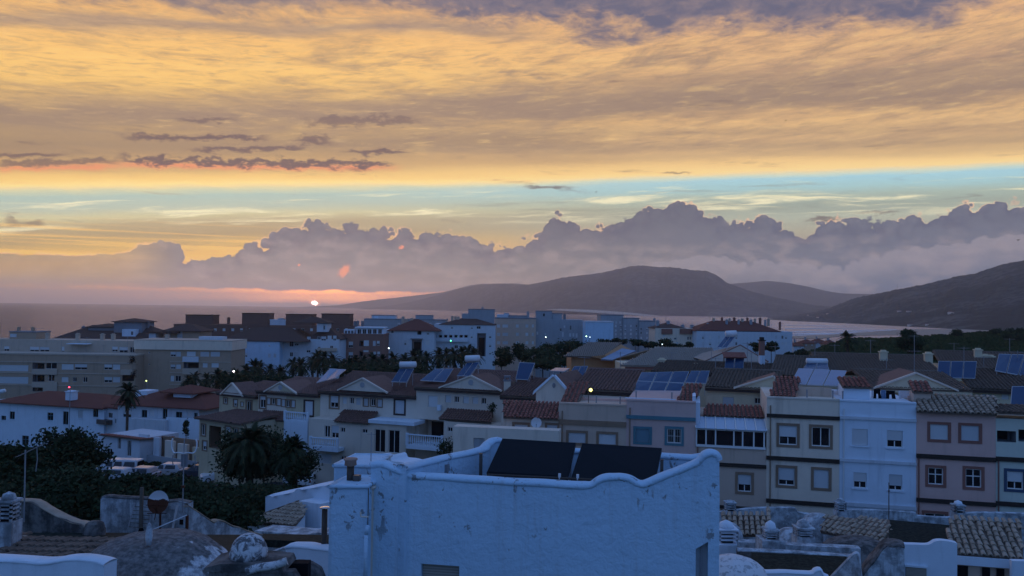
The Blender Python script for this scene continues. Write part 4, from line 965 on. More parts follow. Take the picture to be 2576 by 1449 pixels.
def mainroof(root, f, ye, yr, m, over=.5, back=6.5, xm=None, u0=None, u1=None, gap=.1, soffit=M_TRIM_DK, objs=False, pitch=.28):
    xm = xm or None; u0 = -.05 if u0 is None else u0; u1 = f.L + .05 if u1 is None else u1
    ze = f.at(xm, ye, -over)[1]; zr = f.at(xm, yr, back)[1]
    d = tile_roof(root, ((u0, -over, ze), (u1, -over, ze), (u1, back, zr), (u0, back, zr)), m, pitch, .42, objs)
    MB().slab((u1, back, zr), (u0, back, zr), (u0, back * 2, ze), (u1, back * 2, ze), -.1).build('rear_slope', m, d)
    MB().tube([(u0, back, zr + .05), (u1, back, zr + .05)], .14, 6).build('ridge', m, d)
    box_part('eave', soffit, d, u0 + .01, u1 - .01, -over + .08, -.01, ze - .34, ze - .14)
    return ze, zr
def small_windows(root, f, specs, y0=0, holes=None, **k):
    for s in specs: window(root, f.rect(s[:4], y0), s[4], y0=y0, **k)

# yellow and white house
f = Fac(650, 91, 806, 87.7, 1000); r = f.root('terraced_house', 'terraced house with half white half yellow pediment facing the palms')
ws = [(654, T(1090), 668, T(1205), 'high'), (672, T(1108), 680, T(1170), 'shut'), (684, T(1112), 693, T(1170), 'glass'), (697, T(1115), 706, T(1180), 'shut'), (709, T(1122), 717, T(1190), 'shut'), (720, T(1127), 729, T(1198), 'glass'), (733, T(1132), 742, T(1200), 'shut'), (767, T(1140), 787, T(1280), 'shut')]
ze = f.at(730, T(1062))[1]
wall(r, 0, f.L * .46, 0, ze, 9, M_CREAM, [f.rect(w[:4]) for w in ws]); wall(r, f.L * .46, f.L, 0, ze, 9, M_YELLOW, [f.rect(w[:4]) for w in ws])
small_windows(r, f, ws[:-1], surround=M_TRIM_BR); small_windows(r, f, ws[-1:], surround=M_TRIM_DK)
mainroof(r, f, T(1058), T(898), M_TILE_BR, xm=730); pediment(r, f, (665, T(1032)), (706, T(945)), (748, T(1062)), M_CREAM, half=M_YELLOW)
balustrade(r, (f.at(717, T(1300), -2)[0], -2, f.at(740, T(1340), -2)[1]), (f.at(774, T(1300), -2)[0], -2, f.at(740, T(1340), -2)[1]), 1.0)
box_part('terrace', M_WHITE, r, f.at(716, 1050, -2)[0], f.at(776, 1050, -2)[0], -2.1, -.01, 0, f.at(740, T(1340), -2)[1])
tile_roof(r, ((f.at(651, T(1330), -2)[0], -2, f.at(690, T(1332), -2)[1]), (f.at(716, T(1330), -2)[0], -2, f.at(690, T(1332), -2)[1]), (f.at(716, T(1245))[0], -.02, f.at(700, T(1245))[1]), (f.at(662, T(1245))[0], -.02, f.at(700, T(1245))[1])), M_TILE_BR, name='porch_roof')
box_part('porch', M_YELLOW, r, f.at(653, 1060, -2)[0], f.at(714, 1060, -2)[0], -1.8, -.01, 0, f.at(690, T(1334), -2)[1] - .1)
f = Fac(552, 95, 650, 91.5, 1000); r = f.root('terraced_house', 'yellow end house with two small gables left of the half-yellow pediment')
ws = [(563, T(1110), 572, T(1160), 'glass'), (588, T(1125), 597, T(1190), 'half'), (620, T(1140), 633, T(1250), 'glass'), (606, T(1150), 612, T(1190), 'shut')]
ze = f.at(600, T(1075))[1]; wall(r, 0, f.L, 0, ze, 9, M_YELLOW, [f.rect(w[:4]) for w in ws]); small_windows(r, f, ws, surround=M_TRIM_BR)
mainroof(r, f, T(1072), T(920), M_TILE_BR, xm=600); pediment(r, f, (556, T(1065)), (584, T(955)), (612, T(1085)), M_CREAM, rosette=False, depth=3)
f2 = Fac(502, 88, 610, 84, 1060); r2 = f2.root('house_wing', 'low yellow wing with dark tiled porch roof beside the bushes')
ws2 = [(507, 1068, 517, 1095, 'glass'), (568, 1074, 580, 1096, 'half'), (588, 1078, 599, 1100, 'glass'), (510, 1110, 520, 1132, 'half')]; lg2 = (526, 1072, 556, 1128)
z2 = f2.at(555, T(1335))[1]; wall(r2, 0, f2.L, 0, z2, 6, M_YELLOW, [f2.rect(w[:4]) for w in ws2] + [f2.rect(lg2)]); loggia(r2, f2.rect(lg2), 1.5, M_TRIM_BR); small_windows(r2, f2, ws2, surround=M_TRIM_BR)
tile_roof(r2, ((-.3, -.5, z2), (f2.L + .2, -.5, z2), (f2.L + .2, 4.5, f2.at(580, T(1215), 4.5)[1]), (.4, 4.5, f2.at(580, T(1215), 4.5)[1])), M_TILE_BR)

# two-storey houses with full pediments
f = Fac(806, 87.5, 1047, 83.5, 1000); r = f.root('terraced_house', 'cream terraced house with wide pediment, rosette and row of six small windows')
ws = [(831, T(1085), 851, T(1203), 'half'), (862, T(1096), 872, T(1165), 'shut'), (880, T(1102), 890, T(1165), 'glass'), (896, T(1108), 907, T(1178), 'shut'), (915, T(1112), 926, T(1185), 'shut'), (933, T(1115), 944, T(1185), 'glass'), (950, T(1122), 961, T(1195), 'shut'), (994, T(1130), 1017, T(1265), 'shut')]
ze = f.at(926, T(1070))[1]; wall(r, 0, f.L, 0, ze, 9, M_CREAM, [f.rect(w[:4]) for w in ws])
small_windows(r, f, ws[1:4]); small_windows(r, f, ws[4:7] + ws[:1], surround=M_TRIM_BR); small_windows(r, f, ws[7:], surround=M_TRIM_DK)
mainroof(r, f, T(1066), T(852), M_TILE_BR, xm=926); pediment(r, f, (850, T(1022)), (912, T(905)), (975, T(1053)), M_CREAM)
g = -2.2
gw = [(816, T(1385), 830, 1100, 'glass'), (834, T(1385), 852, 1102, 'half'), (857, T(1405), 868, T(1452), 'glass'), (911, T(1420), 924, T(1462), 'glass'), (942, 1080, 969, 1138, 'glass'), (977, 1082, 1005, 1140, 'glass'), (799, 1142, 834, 1166, 'shut'), (857, 1147, 871, 1164, 'glass')]
zg = f.at(900, T(1345), g)[1]
wall(r, f.at(776, 1100, g)[0], f.at(1022, 1100, g)[0], 0, zg, 2.19, M_CREAM, [f.rect(w[:4], g) for w in gw], y0=g, name='ground_storey'); small_windows(r, f, gw, y0=g)
box_part('ledge', M_WHITE, r, f.at(930, 1060, g)[0], f.at(1045, 1060, g)[0], g - .3, -.02, zg + .003, zg + .35)
tile_roof(r, ((f.at(846, T(1340), g)[0], g - .4, f.at(900, T(1352), g)[1]), (f.at(930, T(1360), g)[0], g - .4, f.at(900, T(1352), g)[1]), (f.at(951, T(1250))[0], -.02, f.at(910, T(1238))[1]), (f.at(866, T(1238))[0], -.02, f.at(910, T(1238))[1])), M_TILE_BR, name='porch_roof')
zb = f.at(815, 1126, g - 1.2)[1]; box_part('balcony', M_WHITE, r, f.at(779, 1120, g - 1.2)[0], f.at(851, 1120, g - 1.2)[0], g - 1.3, g - .01, zb - .35, zb)
balustrade(r, (f.at(781, 1120, g - 1.2)[0], g - 1.2, zb), (f.at(849, 1120, g - 1.2)[0], g - 1.2, zb), 1.0)
f = Fac(1047, 83.3, 1264, 79.8, 1000); r = f.root('terraced_house', 'cream terraced house with wide pediment beside the tall white chimney')
ws = [(1077, T(1085), 1101, T(1200), 'shut'), (1120, T(1080), 1135, T(1152), 'shut'), (1143, T(1090), 1155, T(1152), 'glass'), (1165, T(1092), 1180, T(1162), 'shut'), (1189, T(1098), 1203, T(1165), 'shut'), (1211, T(1106), 1223, T(1168), 'glass')]
ze = f.at(1155, T(1025))[1]; wall(r, 0, f.L, 0, ze, 9, M_CREAM, [f.rect(w[:4]) for w in ws] + [f.rect((1055, T(1325), 1116, 1112))]); small_windows(r, f, ws, surround=M_CREAM)
loggia(r, f.rect((1055, T(1325), 1116, 1112)), 2.0, M_CREAM)
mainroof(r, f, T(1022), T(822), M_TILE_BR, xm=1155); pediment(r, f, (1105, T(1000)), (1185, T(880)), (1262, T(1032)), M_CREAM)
tile_roof(r, ((f.at(1104, T(1340), -2)[0], -2, f.at(1170, T(1336), -2)[1]), (f.at(1236, T(1340), -2)[0], -2, f.at(1170, T(1336), -2)[1]), (f.at(1236, T(1230))[0], -.02, f.at(1170, T(1228))[1]), (f.at(1125, T(1228))[0], -.02, f.at(1170, T(1228))[1])), M_TILE_BR, name='porch_roof')
gw = [(1126, T(1400), 1138, T(1445), 'glass')]; wall(r, f.at(1118, 1090, -2)[0], f.at(1262, 1090, -2)[0], 0, f.at(1170, T(1340), -2)[1] - .15, 1.99, M_CREAM, [f.rect(w[:4], -2) for w in gw], y0=-2, name='ground_storey'); small_windows(r, f, gw, y0=-2)
box_part('air_conditioner', M_WHITE, r, f.at(1103, 1025)[0], f.at(1112, 1025)[0], -.35, -.02, f.at(1107, 1032)[1], f.at(1107, 1018)[1])
zb = f.at(1070, 1124, -3)[1]; box_part('balcony', M_WHITE, r, f.at(1022, 1120, -3)[0], f.at(1114, 1120, -3)[0], -3.1, -.01, zb - .3, zb)
balustrade(r, (f.at(1024, 1120, -3)[0], -3, zb), (f.at(1112, 1120, -3)[0], -3, zb), 1.15)
c = P(1275, 1040, 76); c0 = town_z(c.x, c.y) - .3; o = thing('chimney_stack', 'tall pale chimney stack at the right end of the pediment houses', 'chimney', (c.x, c.y, c0)); zt = P(1275, 945, 76).z - c0
MB().box(-.32, .32, -.32, .32, 0, zt - .5).build('shaft', M_CREAM, o); MB().box(-.38, .38, -.38, .38, zt - .5, zt - .38).box(-.3, .3, -.3, .3, zt - .15, zt).box(-.28, -.18, -.28, .28, zt - .38, zt - .15).box(.18, .28, -.28, .28, zt - .38, zt - .15).build('cap', M_GREYD, o)

# ================================================================ white houses on the left
f = Fac(8, 128, 262, 122, 1050); r = f.root('white_house', 'large white house with red hipped roof and green-framed windows at left')
ws = [(24, T(1242), 37, T(1320), 'glass'), (119, T(1254), 134, T(1332), 'quad'), (158, T(1242), 172, T(1375), 'glass'), (196, T(1232), 208, T(1310), 'shut'), (234, T(1218), 247, T(1300), 'glass'), (55, 1096, 72, 1120, 'quad'), (3, T(1285), 15, T(1330), 'glass')]
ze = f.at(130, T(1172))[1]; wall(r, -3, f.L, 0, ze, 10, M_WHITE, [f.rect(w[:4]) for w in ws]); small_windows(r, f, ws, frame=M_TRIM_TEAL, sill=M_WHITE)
hip(r, -1, f.L - .5, 0, 10, ze, f.at(140, T(1038), 5)[1] - ze, .7, M_FAR_RED, inset=5.2); roofchim(r, f.at(180, 1000, 1.6)[0], 1.6, f.at(180, T(1120), 1.6)[1] + .5, 1.2, f.at(180, T(1030), 1.6)[1] - f.at(180, T(1120), 1.6)[1] - .5, M_WHITE)
f = Fac(258, 123, 296, 121, 1050); r = f.root('white_annex', 'narrow white annex with dark balcony at the corner of the left house', 'house')
ws = [(255, T(1255), 263, T(1305), 'glass'), (272, T(1255), 283, T(1310), 'glass'), (288, T(1315), 293, T(1365), 'glass')]
ze = f.at(275, T(1195))[1]; wall(r, 0, f.L, 0, ze, 8, M_WHITE2, [f.rect(w[:4]) for w in ws]); small_windows(r, f, ws); hip(r, 0, f.L, 0, 8, ze, 1.6, .4, M_FAR_RED)
u0, z0, u1, z1 = f.rect((258, T(1322), 283, T(1366))); box_part('balcony', M_FRAMED, r, u0, u1, -1.0, -.01, z0, z1)
f = Fac(296, 120, 500, 116, 1050); r = f.root('white_house', 'white house with two-level red roof and dormer behind the tall palm')
ws = [(356, T(1226), 370, T(1304), 'glass'), (376, T(1226), 388, T(1294), 'shut'), (409, T(1212), 421, T(1328), 'glass'), (442, T(1246), 458, T(1306), 'glass'), (472, T(1240), 483, T(1300), 'shut'), (488, T(1255), 497, T(1300), 'glass'), (310, T(1230), 330, T(1300), 'half')]
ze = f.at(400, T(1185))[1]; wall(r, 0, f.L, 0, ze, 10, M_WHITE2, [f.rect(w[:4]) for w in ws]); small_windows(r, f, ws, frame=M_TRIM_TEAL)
hip(r, 0, f.L + 1, 0, 10, ze, f.at(420, T(1010), 5)[1] - ze, .7, M_FAR_RED)
a = f.rect((436, T(1050), 480, T(1102)), 2.0); box_part('dormer', M_WHITE, r, a[0], a[2], 2.0, 5, a[1], a[3]); hip(r, a[0] - 1.3, a[2] + .3, 2, 7, a[3], f.at(450, T(965), 4.5)[1] - a[3], .6, M_FAR_RED, name='dormer_roof')
a = f.rect((340, T(1035), 369, T(1092)), 2.5); box_part('dormer', M_WHITE, r, a[0], a[2], 2.5, 5, a[1] - 1, a[3])
u0, z0, u1, z1 = f.rect((327, T(1322), 416, T(1392)), -1.6); box_part('terrace', M_WHITE2, r, u0, u1, -1.6, -.01, 0, z1)
u0, z0, u1, z1 = f.rect((418, T(1310), 500, T(1400)), -1); box_part('garden_wall', M_WHITE, r, u0, u1, -1, -.7, 0, z1)
f = Fac(258, 104, 352, 101, 1110); r = f.root('low_house', 'low whitewashed house with sagging red roof behind the parked cars')
ws = [(296, 1102, 304, 1130, 'glass'), (268, 1128, 282, 1148, 'glass'), (320, 1108, 330, 1148, 'glass')]
ze = f.at(300, 1098)[1]; wall(r, 0, f.L, 0, ze, 6, M_WHITE2, [f.rect(w[:4]) for w in ws]); small_windows(r, f, ws); tile_roof(r, ((-.3, -.4, ze), (f.L + .3, -.4, ze), (f.L + .3, 5, f.at(310, 1085, 5)[1]), (.8, 5, f.at(310, 1085, 5)[1])), M_TILE_RED)
f = Fac(348, 103, 500, 98, 1120); r = f.root('garden_wall', 'white panelled garden wall with dark gateways behind the aerial', 'wall')
for i, (a, b, mm) in enumerate(((0, .16, M_WHITE2), (.26, .36, M_WHITE2), (.45, .6, M_CREAM), (.66, .82, M_CREAM), (.9, 1.0, M_YELLOW))): box_part('wall_panel', mm, r, f.L * a, f.L * b, 0, .3, 0, f.at(420, 1100 + 4 * i)[1])
box_part('plinth', M_GREY, r, 0, f.L, -.2, -.01, 0, f.at(420, 1150)[1])
box_part('back_wall', M_TRIM_BR, r, 0, f.L, 2.0, 2.2, 0, f.at(420, 1108)[1])
f = Fac(506, 96, 552, 92, 1120); r = f.root('garden_wall', 'plain grey-white wall above the parked white hatchback', 'wall'); box_part('wall', M_WHITE2, r, 0, f.L, 0, .3, 0, f.at(528, 1142)[1]); box_part('return_wall', M_GREY, r, 0, .3, .3, 6, 0, f.at(528, 1142)[1])

# ================================================================ the row of coloured houses, right
def dd(px): return interp([(1140, 62.5), (1265, 61.5), (1575, 59.6), (1750, 58.5), (1928, 57.4), (2112, 56.2), (2305, 55), (2505, 53.8), (2650, 52.9)], px)
def rowhouse(label, x0, x1, ytop, m, wins, bands=(), depth=9, bandm=None, surround=None, parapet=True, sill=None, name='row_house', logs=(), coping=None, extra=()):
    f = Fac(x0, dd(x0), x1, dd(x1), 1100); r = f.root(name, label, 'house'); xm = (x0 + x1) / 2; zt = f.at(xm, ytop)[1]
    wall(r, 0.004, f.L - .004, 0, zt, depth, m, [f.rect(w[:4]) for w in wins] + [f.rect(w) for w in logs])
    for w in wins: window(r, f.rect(w[:4]), w[4], surround=(w[5] if len(w) > 5 else surround), near=True, sill=sill, bars=len(w) > 6, shutm=w[7] if len(w) > 7 else None)
    for (a, b) in bands: z0, z1 = f.at(xm, b)[1], f.at(xm, a)[1]; box_part('string_course', bandm, r, .006, f.L - .006, -.14, -.002, z0, z1)
    if coping: box_part('coping', coping, r, 0.004, f.L - .004, -.06, .3, zt + .002, zt + .12)
    return f, r, zt
cream_w = [(1960, 1071, 2005, 1119, 'half'), (2042, 1075, 2088, 1123, 'glass'), (1958, 1177, 1999, 1221, 'low'), (2047, 1182, 2085, 1228, 'shut')]
fG, rG, zG = rowhouse('cream row house with brown window surrounds and a big pale solar panel', 1928, 2112, 1005, M_SAND_R, cream_w, [(1044, 1053), (1151, 1161), (1260, 1270)], bandm=M_BAND, surround=M_TRIM_BR, coping=M_CREAM)
white_w = [(2143, 1079, 2183, 1121, 'shut'), (2231, 1083, 2271, 1126, 'half'), (2147, 1189, 2180, 1228, 'half'), (2236, 1194, 2270, 1234, 'low')]
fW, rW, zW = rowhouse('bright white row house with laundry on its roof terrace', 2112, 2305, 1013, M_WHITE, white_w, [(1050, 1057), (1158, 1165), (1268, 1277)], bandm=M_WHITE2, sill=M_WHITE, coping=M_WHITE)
pink_w = [(2340, 1068, 2385, 1106, 'shut'), (2418, 1071, 2463, 1109, 'shut'), (2335, 1177, 2373, 1219, 'quad'), (2429, 1180, 2469, 1226, 'quad'), (2326, 1292, 2378, 1309, 'glass')]
fP, rP, zP = rowhouse('pink row house with ribbed clay tile roof and red-brown window surrounds', 2305, 2505, 1042, M_PINK, pink_w, [(1146, 1157), (1258, 1268)], bandm=M_BAND, surround=M_TRIM_RED)
fC, rC, zC = rowhouse('pale green row house with navy window surround at the right edge', 2505, 2655, 1055, M_GREEN_R, [(2533, 1186, 2574, 1231, 'half', M_TRIM_NAVY), (2600, 1186, 2640, 1231, 'half', M_TRIM_NAVY)], [(1152, 1163), (1265, 1276)], bandm=M_BAND, logs=[(2508, 1084, 2556, 1112), (2562, 1082, 2640, 1112)])
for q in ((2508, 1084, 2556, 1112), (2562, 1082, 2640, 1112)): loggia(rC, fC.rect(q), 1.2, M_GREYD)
fS, rS, zS = rowhouse('tan row house with glazed white sunroom under a red tile roof', 1750, 1928, 1128, M_TAN, [(1856, 1194, 1890, 1237, 'half')], [(1165, 1174), (1272, 1280)], bandm=M_BAND, surround=M_TRIM_BR)
fT, rT, zT = rowhouse('mauve row house with teal window surrounds and barred window', 1575, 1750, 1011, M_MAUVE, [(1599, 1079, 1634, 1112, 'shut', M_TRIM_TEAL, 0, M_SHUT_TEAL)][:0] + [(1678, 1079, 1714, 1115, 'glass', M_TRIM_TEAL, 1)], [(1047, 1056)], bandm=M_TRIM_TEAL, logs=[(1599, 1079, 1634, 1112)], coping=M_MAUVE)
window(rT, fT.rect((1599, 1079, 1634, 1112)), 'shut', near=True, surround=M_TRIM_TEAL, shutm=M_SHUT_TEAL)
fU, rU, zU = rowhouse('grey tan row house with two white shutters and a brown cornice', 1405, 1575, 1019, M_TAN, [(1430, 1089, 1473, 1114, 'shut'), (1506, 1092, 1549, 1118, 'shut')], [(1058, 1070)], bandm=M_TRIM_BR, surround=M_TRIM_BR, coping=M_TAN)
fV, rV, zV = rowhouse('cream row house with red tile roof and satellite dish', 1265, 1405, 1054, M_CREAM, [(1294, 1068, 1327, 1084, 'shut'), (1376, 1069, 1402, 1083, 'shut')], surround=M_TRIM_BR)
f = Fac(1140, 59, 1406, 57.5, 1110); r = f.root('boundary_wall', 'blank cream side wall below the satellite dish house', 'wall'); a = f.rect((1191, 1102, 1219, 1136)); wall(r, 0, f.L, 0, f.at(1270, 1078)[1], 1.2, M_CREAM, [a]); box_part('grey_panel', M_GREY, r, a[0], a[2], .1, .15, a[1], a[3])
# tile roofs of the row, one tile at a time
def lean(f, r, xl, xr, ye, yt, m, over=.45, back=2.4, objs=True, name='roof', xo=0, pitch=.30, limit=300):
    xm = (xl + xr) / 2; ze = f.at(xm, ye, -over)[1]; zt = f.at(xm, yt, back)[1]
    return tile_roof(r, ((f.at(xl, ye, -over)[0], -over, ze), (f.at(xr, ye, -over)[0], -over, ze), (f.at(xr + xo, yt, back)[0], back, zt), (f.at(xl + xo, yt, back)[0], back, zt)), m, pitch, .40, objs, name=name, limit=limit)
lean(fP, rP, 2306, 2508, 1039, 997, M_TILE_OLD, pitch=.34); lean(fV, rV, 1266, 1405, 1052, 1013, M_TILE_RED); lean(fC, rC, 2505, 2655, 1040, 1020, M_TILE_DK, objs=False)
box_part('parapet', M_PINK, rP, .01, fP.L - .01, 2.45, 2.7, zP, fP.at(2400, 1000, 2.5)[1])
# satellite dish on the cream house
u, z = fV.at(1349, 1063, -.35); o = MB(); n = 20
def dish_mesh(R, dep, n=20, k=5):
    b = MB(); b.v.append((0, 0, 0))
    for j in range(1, k + 1):
        for i in range(n): a = 2 * pi * i / n; q = j / k; b.v.append((R * q * cos(a), -dep * q * q, R * q * sin(a)))
    b.f = [(0, 1 + (i + 1) % n, 1 + i) for i in range(n)] + [(1 + (j - 1) * n + i, 1 + (j - 1) * n + (i + 1) % n, 1 + j * n + (i + 1) % n, 1 + j * n + i) for j in range(1, k) for i in range(n)]; b.mi = [0] * len(b.f); return b
p = P(1349, 1063, dd(1349) - .45)
o = thing('satellite_dish', 'white satellite dish on the cream row house wall', 'satellite dish', p); R = .40
dish_mesh(R, .09).build('reflector', M_TANK, o, True); MB().cyl((0, 0, 0), (0, .4, -.1), .03, 6).build('wall_bracket', M_GALV, o); MB().cyl((0, -.03, -R * .9), (0, -.42, -.1), .014, 5).cyl((0, -.46, -.1), (0, -.36, -.1), .04, 6).build('feed_arm', M_GALV, o)
# sunroom
off = -.0; z0, z1 = fS.at(1838, 1125)[1], fS.at(1838, 1080)[1]
sr = box_part('sunroom', M_FRAME, rS, .02, fS.L - .05, -.12, .3, z0 - .05, z0 + .12); box_part('head_rail', M_FRAME, sr, .02, fS.L - .05, -.12, .3, z1 - .1, z1 + .02)
xs = [1752, 1776, 1800, 1846, 1868, 1896, 1922]
for x in xs: u = fS.at(x, 1100)[0]; box_part('post', M_FRAME, sr, u - .05, u + .05, -.118, -.02, z0 + .121, z1 - .101)
for a, b in zip(xs, xs[1:]): box_part('pane', M_GLASS, sr, fS.at(a, 1100)[0] + .06, fS.at(b, 1100)[0] - .06, -.06, -.04, z0 + .121, z1 - .101)
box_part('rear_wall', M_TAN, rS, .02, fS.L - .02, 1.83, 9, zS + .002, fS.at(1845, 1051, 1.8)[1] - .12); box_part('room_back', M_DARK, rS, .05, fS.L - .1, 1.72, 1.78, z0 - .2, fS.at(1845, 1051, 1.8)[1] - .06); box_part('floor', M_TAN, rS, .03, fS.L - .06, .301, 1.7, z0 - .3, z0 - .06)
for u in (.03, fS.L - .12): box_part('side_wall', M_TAN, rS, u, u + .08, .301, 1.7, z0 - .05, z1 - .02)
zt = fS.at(1845, 1051, 1.8)[1]; n = 7; gl = mat('translucent_roof_sheet', lambda b: (.40, .50, .60), .25, .5)
for i in range(n):
    a, b = fS.L * i / n, fS.L * (i + 1) / n; MB().slab((a + .05, -.35, z1 + .05), (b - .05, -.35, z1 + .05), (b - .05, 1.8, zt), (a + .05, 1.8, zt), .03).build('roof_sheet', gl, sr)
    MB().slab((a - .04, -.37, z1 + .09), (a + .04, -.37, z1 + .09), (a + .04, 1.8, zt + .04), (a - .04, 1.8, zt + .04), .08).build('glazing_bar', M_FRAME, sr)
MB().slab((fS.L - .04, -.37, z1 + .09), (fS.L + .04, -.37, z1 + .09), (fS.L + .04, 1.8, zt + .04), (fS.L - .04, 1.8, zt + .04), .08).build('glazing_bar', M_FRAME, sr)
tile_roof(rS, ((fS.at(1768, 1050, 1.9)[0], 1.82, zt + .06), (fS.L, 1.82, zt + .06), (fS.L, 4.4, fS.at(1850, 1021, 4.4)[1]), (fS.at(1776, 1021, 4.4)[0], 4.4, fS.at(1850, 1021, 4.4)[1])), M_TILE_RED, .30, .40, True)
# white party wall and stepped terrace roofs over the mauve and grey houses
box_part('party_wall', M_WHITE, rT, fT.L - .25, fT.L - .01, .4, 5.5, zT - 2.5, fT.at(1765, 985, 4)[1])
box_part('party_wall', M_WHITE, rS, .002, .3, .4, 5.0, zS, fS.at(1765, 1000, 4)[1])
tile_roof(rT, tuple((fT.at(x, y, o_)[0], o_, fT.at(x, y, o_)[1]) for x, y, o_ in ((1701, 1012, .8), (1746, 1012, .8), (1768, 967, 5), (1722, 967, 5))), M_TILE_RED, .30, .40, True)
box_part('terrace_rail', M_WHITE, rT, fT.at(1572, 1005, .3)[0], fT.at(1700, 1005, .3)[0], .35, .5, zT + .13, fT.at(1640, 1002, .4)[1])
tile_roof(rU, tuple((fU.at(x, y, o_)[0], o_, fU.at(x, y, o_)[1]) for x, y, o_ in ((1407, 1016, .8), (1452, 1017, .8), (1482, 964, 6), (1436, 964, 6))), M_TILE_RED, .30, .40, True)
box_part('terrace_wall', M_PINK, rU, fU.at(1450, 1010, 3)[0], fU.L - .02, 3, 3.2, zU, fU.at(1520, 1003, 3)[1])
# lamp burning by the grey house
p = P(1486, 981, 60.5); o = thing('street_lamp', 'lit yellow wall lamp beside the red tiled slope', 'lamp', (p.x, p.y, p.z - 1.6))
MB().cyl((-.15, .1, 0), (-.15, .1, 1.7), .03, 6).cyl((-.15, .1, 1.6), (0, 0, 1.65), .02, 5).build('post', M_FRAMED, o)
def emis(name, c, s):
    m = bpy.data.materials.new(name); m.use_nodes = True; b = m.node_tree.nodes['Principled BSDF']; b.inputs['Emission Color'].default_value = (*c, 1); b.inputs['Emission Strength'].default_value = s; b.inputs['Base Color'].default_value = (*c, 1); return m
MB().lathe([(.02, -.13), (.10, -.08), (.13, 0), (.10, .08), (.02, .13)], (0, 0, 1.6), 10).build('lit_globe', emis('yellow_lamp', (.95, .85, .25), 3), o)

# ---------------------------------------------------------------- roofs and houses behind the row
def rear(label, x0, x1, dl, dr, ywall, m, roofy, roofm, back=6, over=.5, wins=(), name='rear_house', ped=None, objs=False, gable=None, deep=9, pitch=.30, surround=None, soff=M_TRIM_DK):
    f = Fac(x0, dl, x1, dr, ywall); r = f.root(name, label, 'house'); xm = (x0 + x1) / 2; zw = f.at(xm, ywall)[1]
    wall(r, 0, f.L, 0, zw, deep, m, [f.rect(w[:4]) for w in wins])
    for w in wins: window(r, f.rect(w[:4]), w[4], near=True, bars=len(w) > 5, surround=surround)
    if roofy: mainroof(r, f, ywall - 2, roofy, roofm, over, back, xm, objs=objs, pitch=pitch, soffit=soff)
    return f, r, zw
fa, ra, za = rear('cream rear house with grilled window above the grey tan house', 1440, 1592, 68, 66.5, 984, M_PALEY, 930, M_TILE_BR, 7, wins=[(1487, 994, 1523, 1011, 'glass', 1), (1545, 1000, 1560, 1012, 'shut')])
fb, rb, zb = rear('cream rear house with shutter and dark window above the sunroom roof', 1776, 1962, 68, 66, 979, M_PALEY, 932, M_TILE_DK, 8, wins=[(1818, 999, 1846, 1020, 'shut'), (1898, 1001, 1914, 1016, 'glass')])
pediment(rb, fb, (1846, 975), (1946, 945), (1965, 975), M_PALEY, rosette=False, depth=4)
fc, rc, zc = rear('cream gabled rear house behind the laundry line', 2190, 2440, 66, 64.5, 981, M_PALEY, 935, M_TILE_DK, 7, soff=M_PALEY)
pediment(rc, fc, (2197, 974), (2304, 937), (2410, 982), M_PALEY, rosette=False, depth=5)
fd, rd, zd = rear('cream rear house at the right edge with blue panels on its roof', 2440, 2660, 68, 66, 984, M_PALEY, 930, M_TILE_DK, 7, wins=[(2520, 985, 2538, 1005, 'shut'), (2470, 992, 2500, 1003, 'shut')])
fe, re_, zE = rear('small pale gable house with an oval vent above the dish house', 1348, 1433, 67, 66, 1010, M_CREAM, None, None, deep=6)
(u0, z0), (ua, z1), (u1, _) = fe.at(1345, 986), fe.at(1394, 946), fe.at(1436, 986)
MB().prism([(0.002, zE + .002), (fe.L - .002, zE + .002), (fe.L, z0), (ua, z1), (0, z0)], 0, .3).build('gable', M_CREAM, re_)
for s in ((0, z0, ua, z1), (ua, z1, fe.L, z0)):
    d = Vector((s[2] - s[0], s[3] - s[1])).normalized(); n_ = Vector((-d.y, d.x)) * .16
    MB().prism([(s[0] - (d.x * .3 if s[0] == 0 else 0), s[1] - (d.y * .3 if s[0] == 0 else 0)), (s[2] + (d.x * .3 if s[0] else 0), s[3] + (d.y * .3 if s[0] else 0)), (s[2] + n_.x, s[3] + n_.y), (s[0] + n_.x, s[1] + n_.y)], -.25, .1).build('verge', M_WHITE, re_)
    MB().slab((s[0], .11, s[1] + .08), (s[2], .11, s[3] + .08), (s[2], 7, s[3] + .08), (s[0], 7, s[1] + .08), .1).build('roof_slope', M_TILE_BR, re_)
MB().lathe([(.02, -.1), (.16, -.06), (.2, 0), (.16, .06), (.02, .1)], (0, 0, 0), 10).build('oval_vent', M_GREYD, re_, loc=(ua, -.05, z0 + (z1 - z0) * .45)).scale = (.7, .3, 2.2)
ff, rf, zf = rear('brown tiled rear roof left of the small gable house', 1262, 1352, 72, 71, 1000, M_CREAM, 952, M_TILE_BR, 6)
fg, rg, zg_ = rear('dark tiled rear roof under the white-topped solar tank', 1935, 2070, 82, 80, 948, M_PALEY, 897, M_TILE_DK, 8)
fh, rh, zh = rear('long dark tiled roof below the green field', 2060, 2368, 84, 81, 938, M_PALEY, 893, M_TILE_DK, 8)
fi, ri, zi = rear('dark tiled roof below the big dark tree, far right', 2368, 2660, 88, 84, 930, M_PALEY, 888, M_TILE_DK, 8)
fj, rj, zj = rear('dark tiled roof behind the blue panel array', 1640, 1940, 86, 82, 942, M_PALEY, 912, M_TILE_DK, 6)
for (f_, r_, pts) in ((fh, rh, ((2222, 885), (2335, 890), (2140, 915))), (fi, ri, ((2478, 895), (2492, 897), (2460, 880))), (fj, rj, ((1665, 905), (1752, 918)))):
    for (x, yy) in pts: roofchim(r_, f_.at(x, yy, 5)[0], 5, f_.at(x, yy, 5)[1] - 1.1, .75, 1.3, M_PALEY)
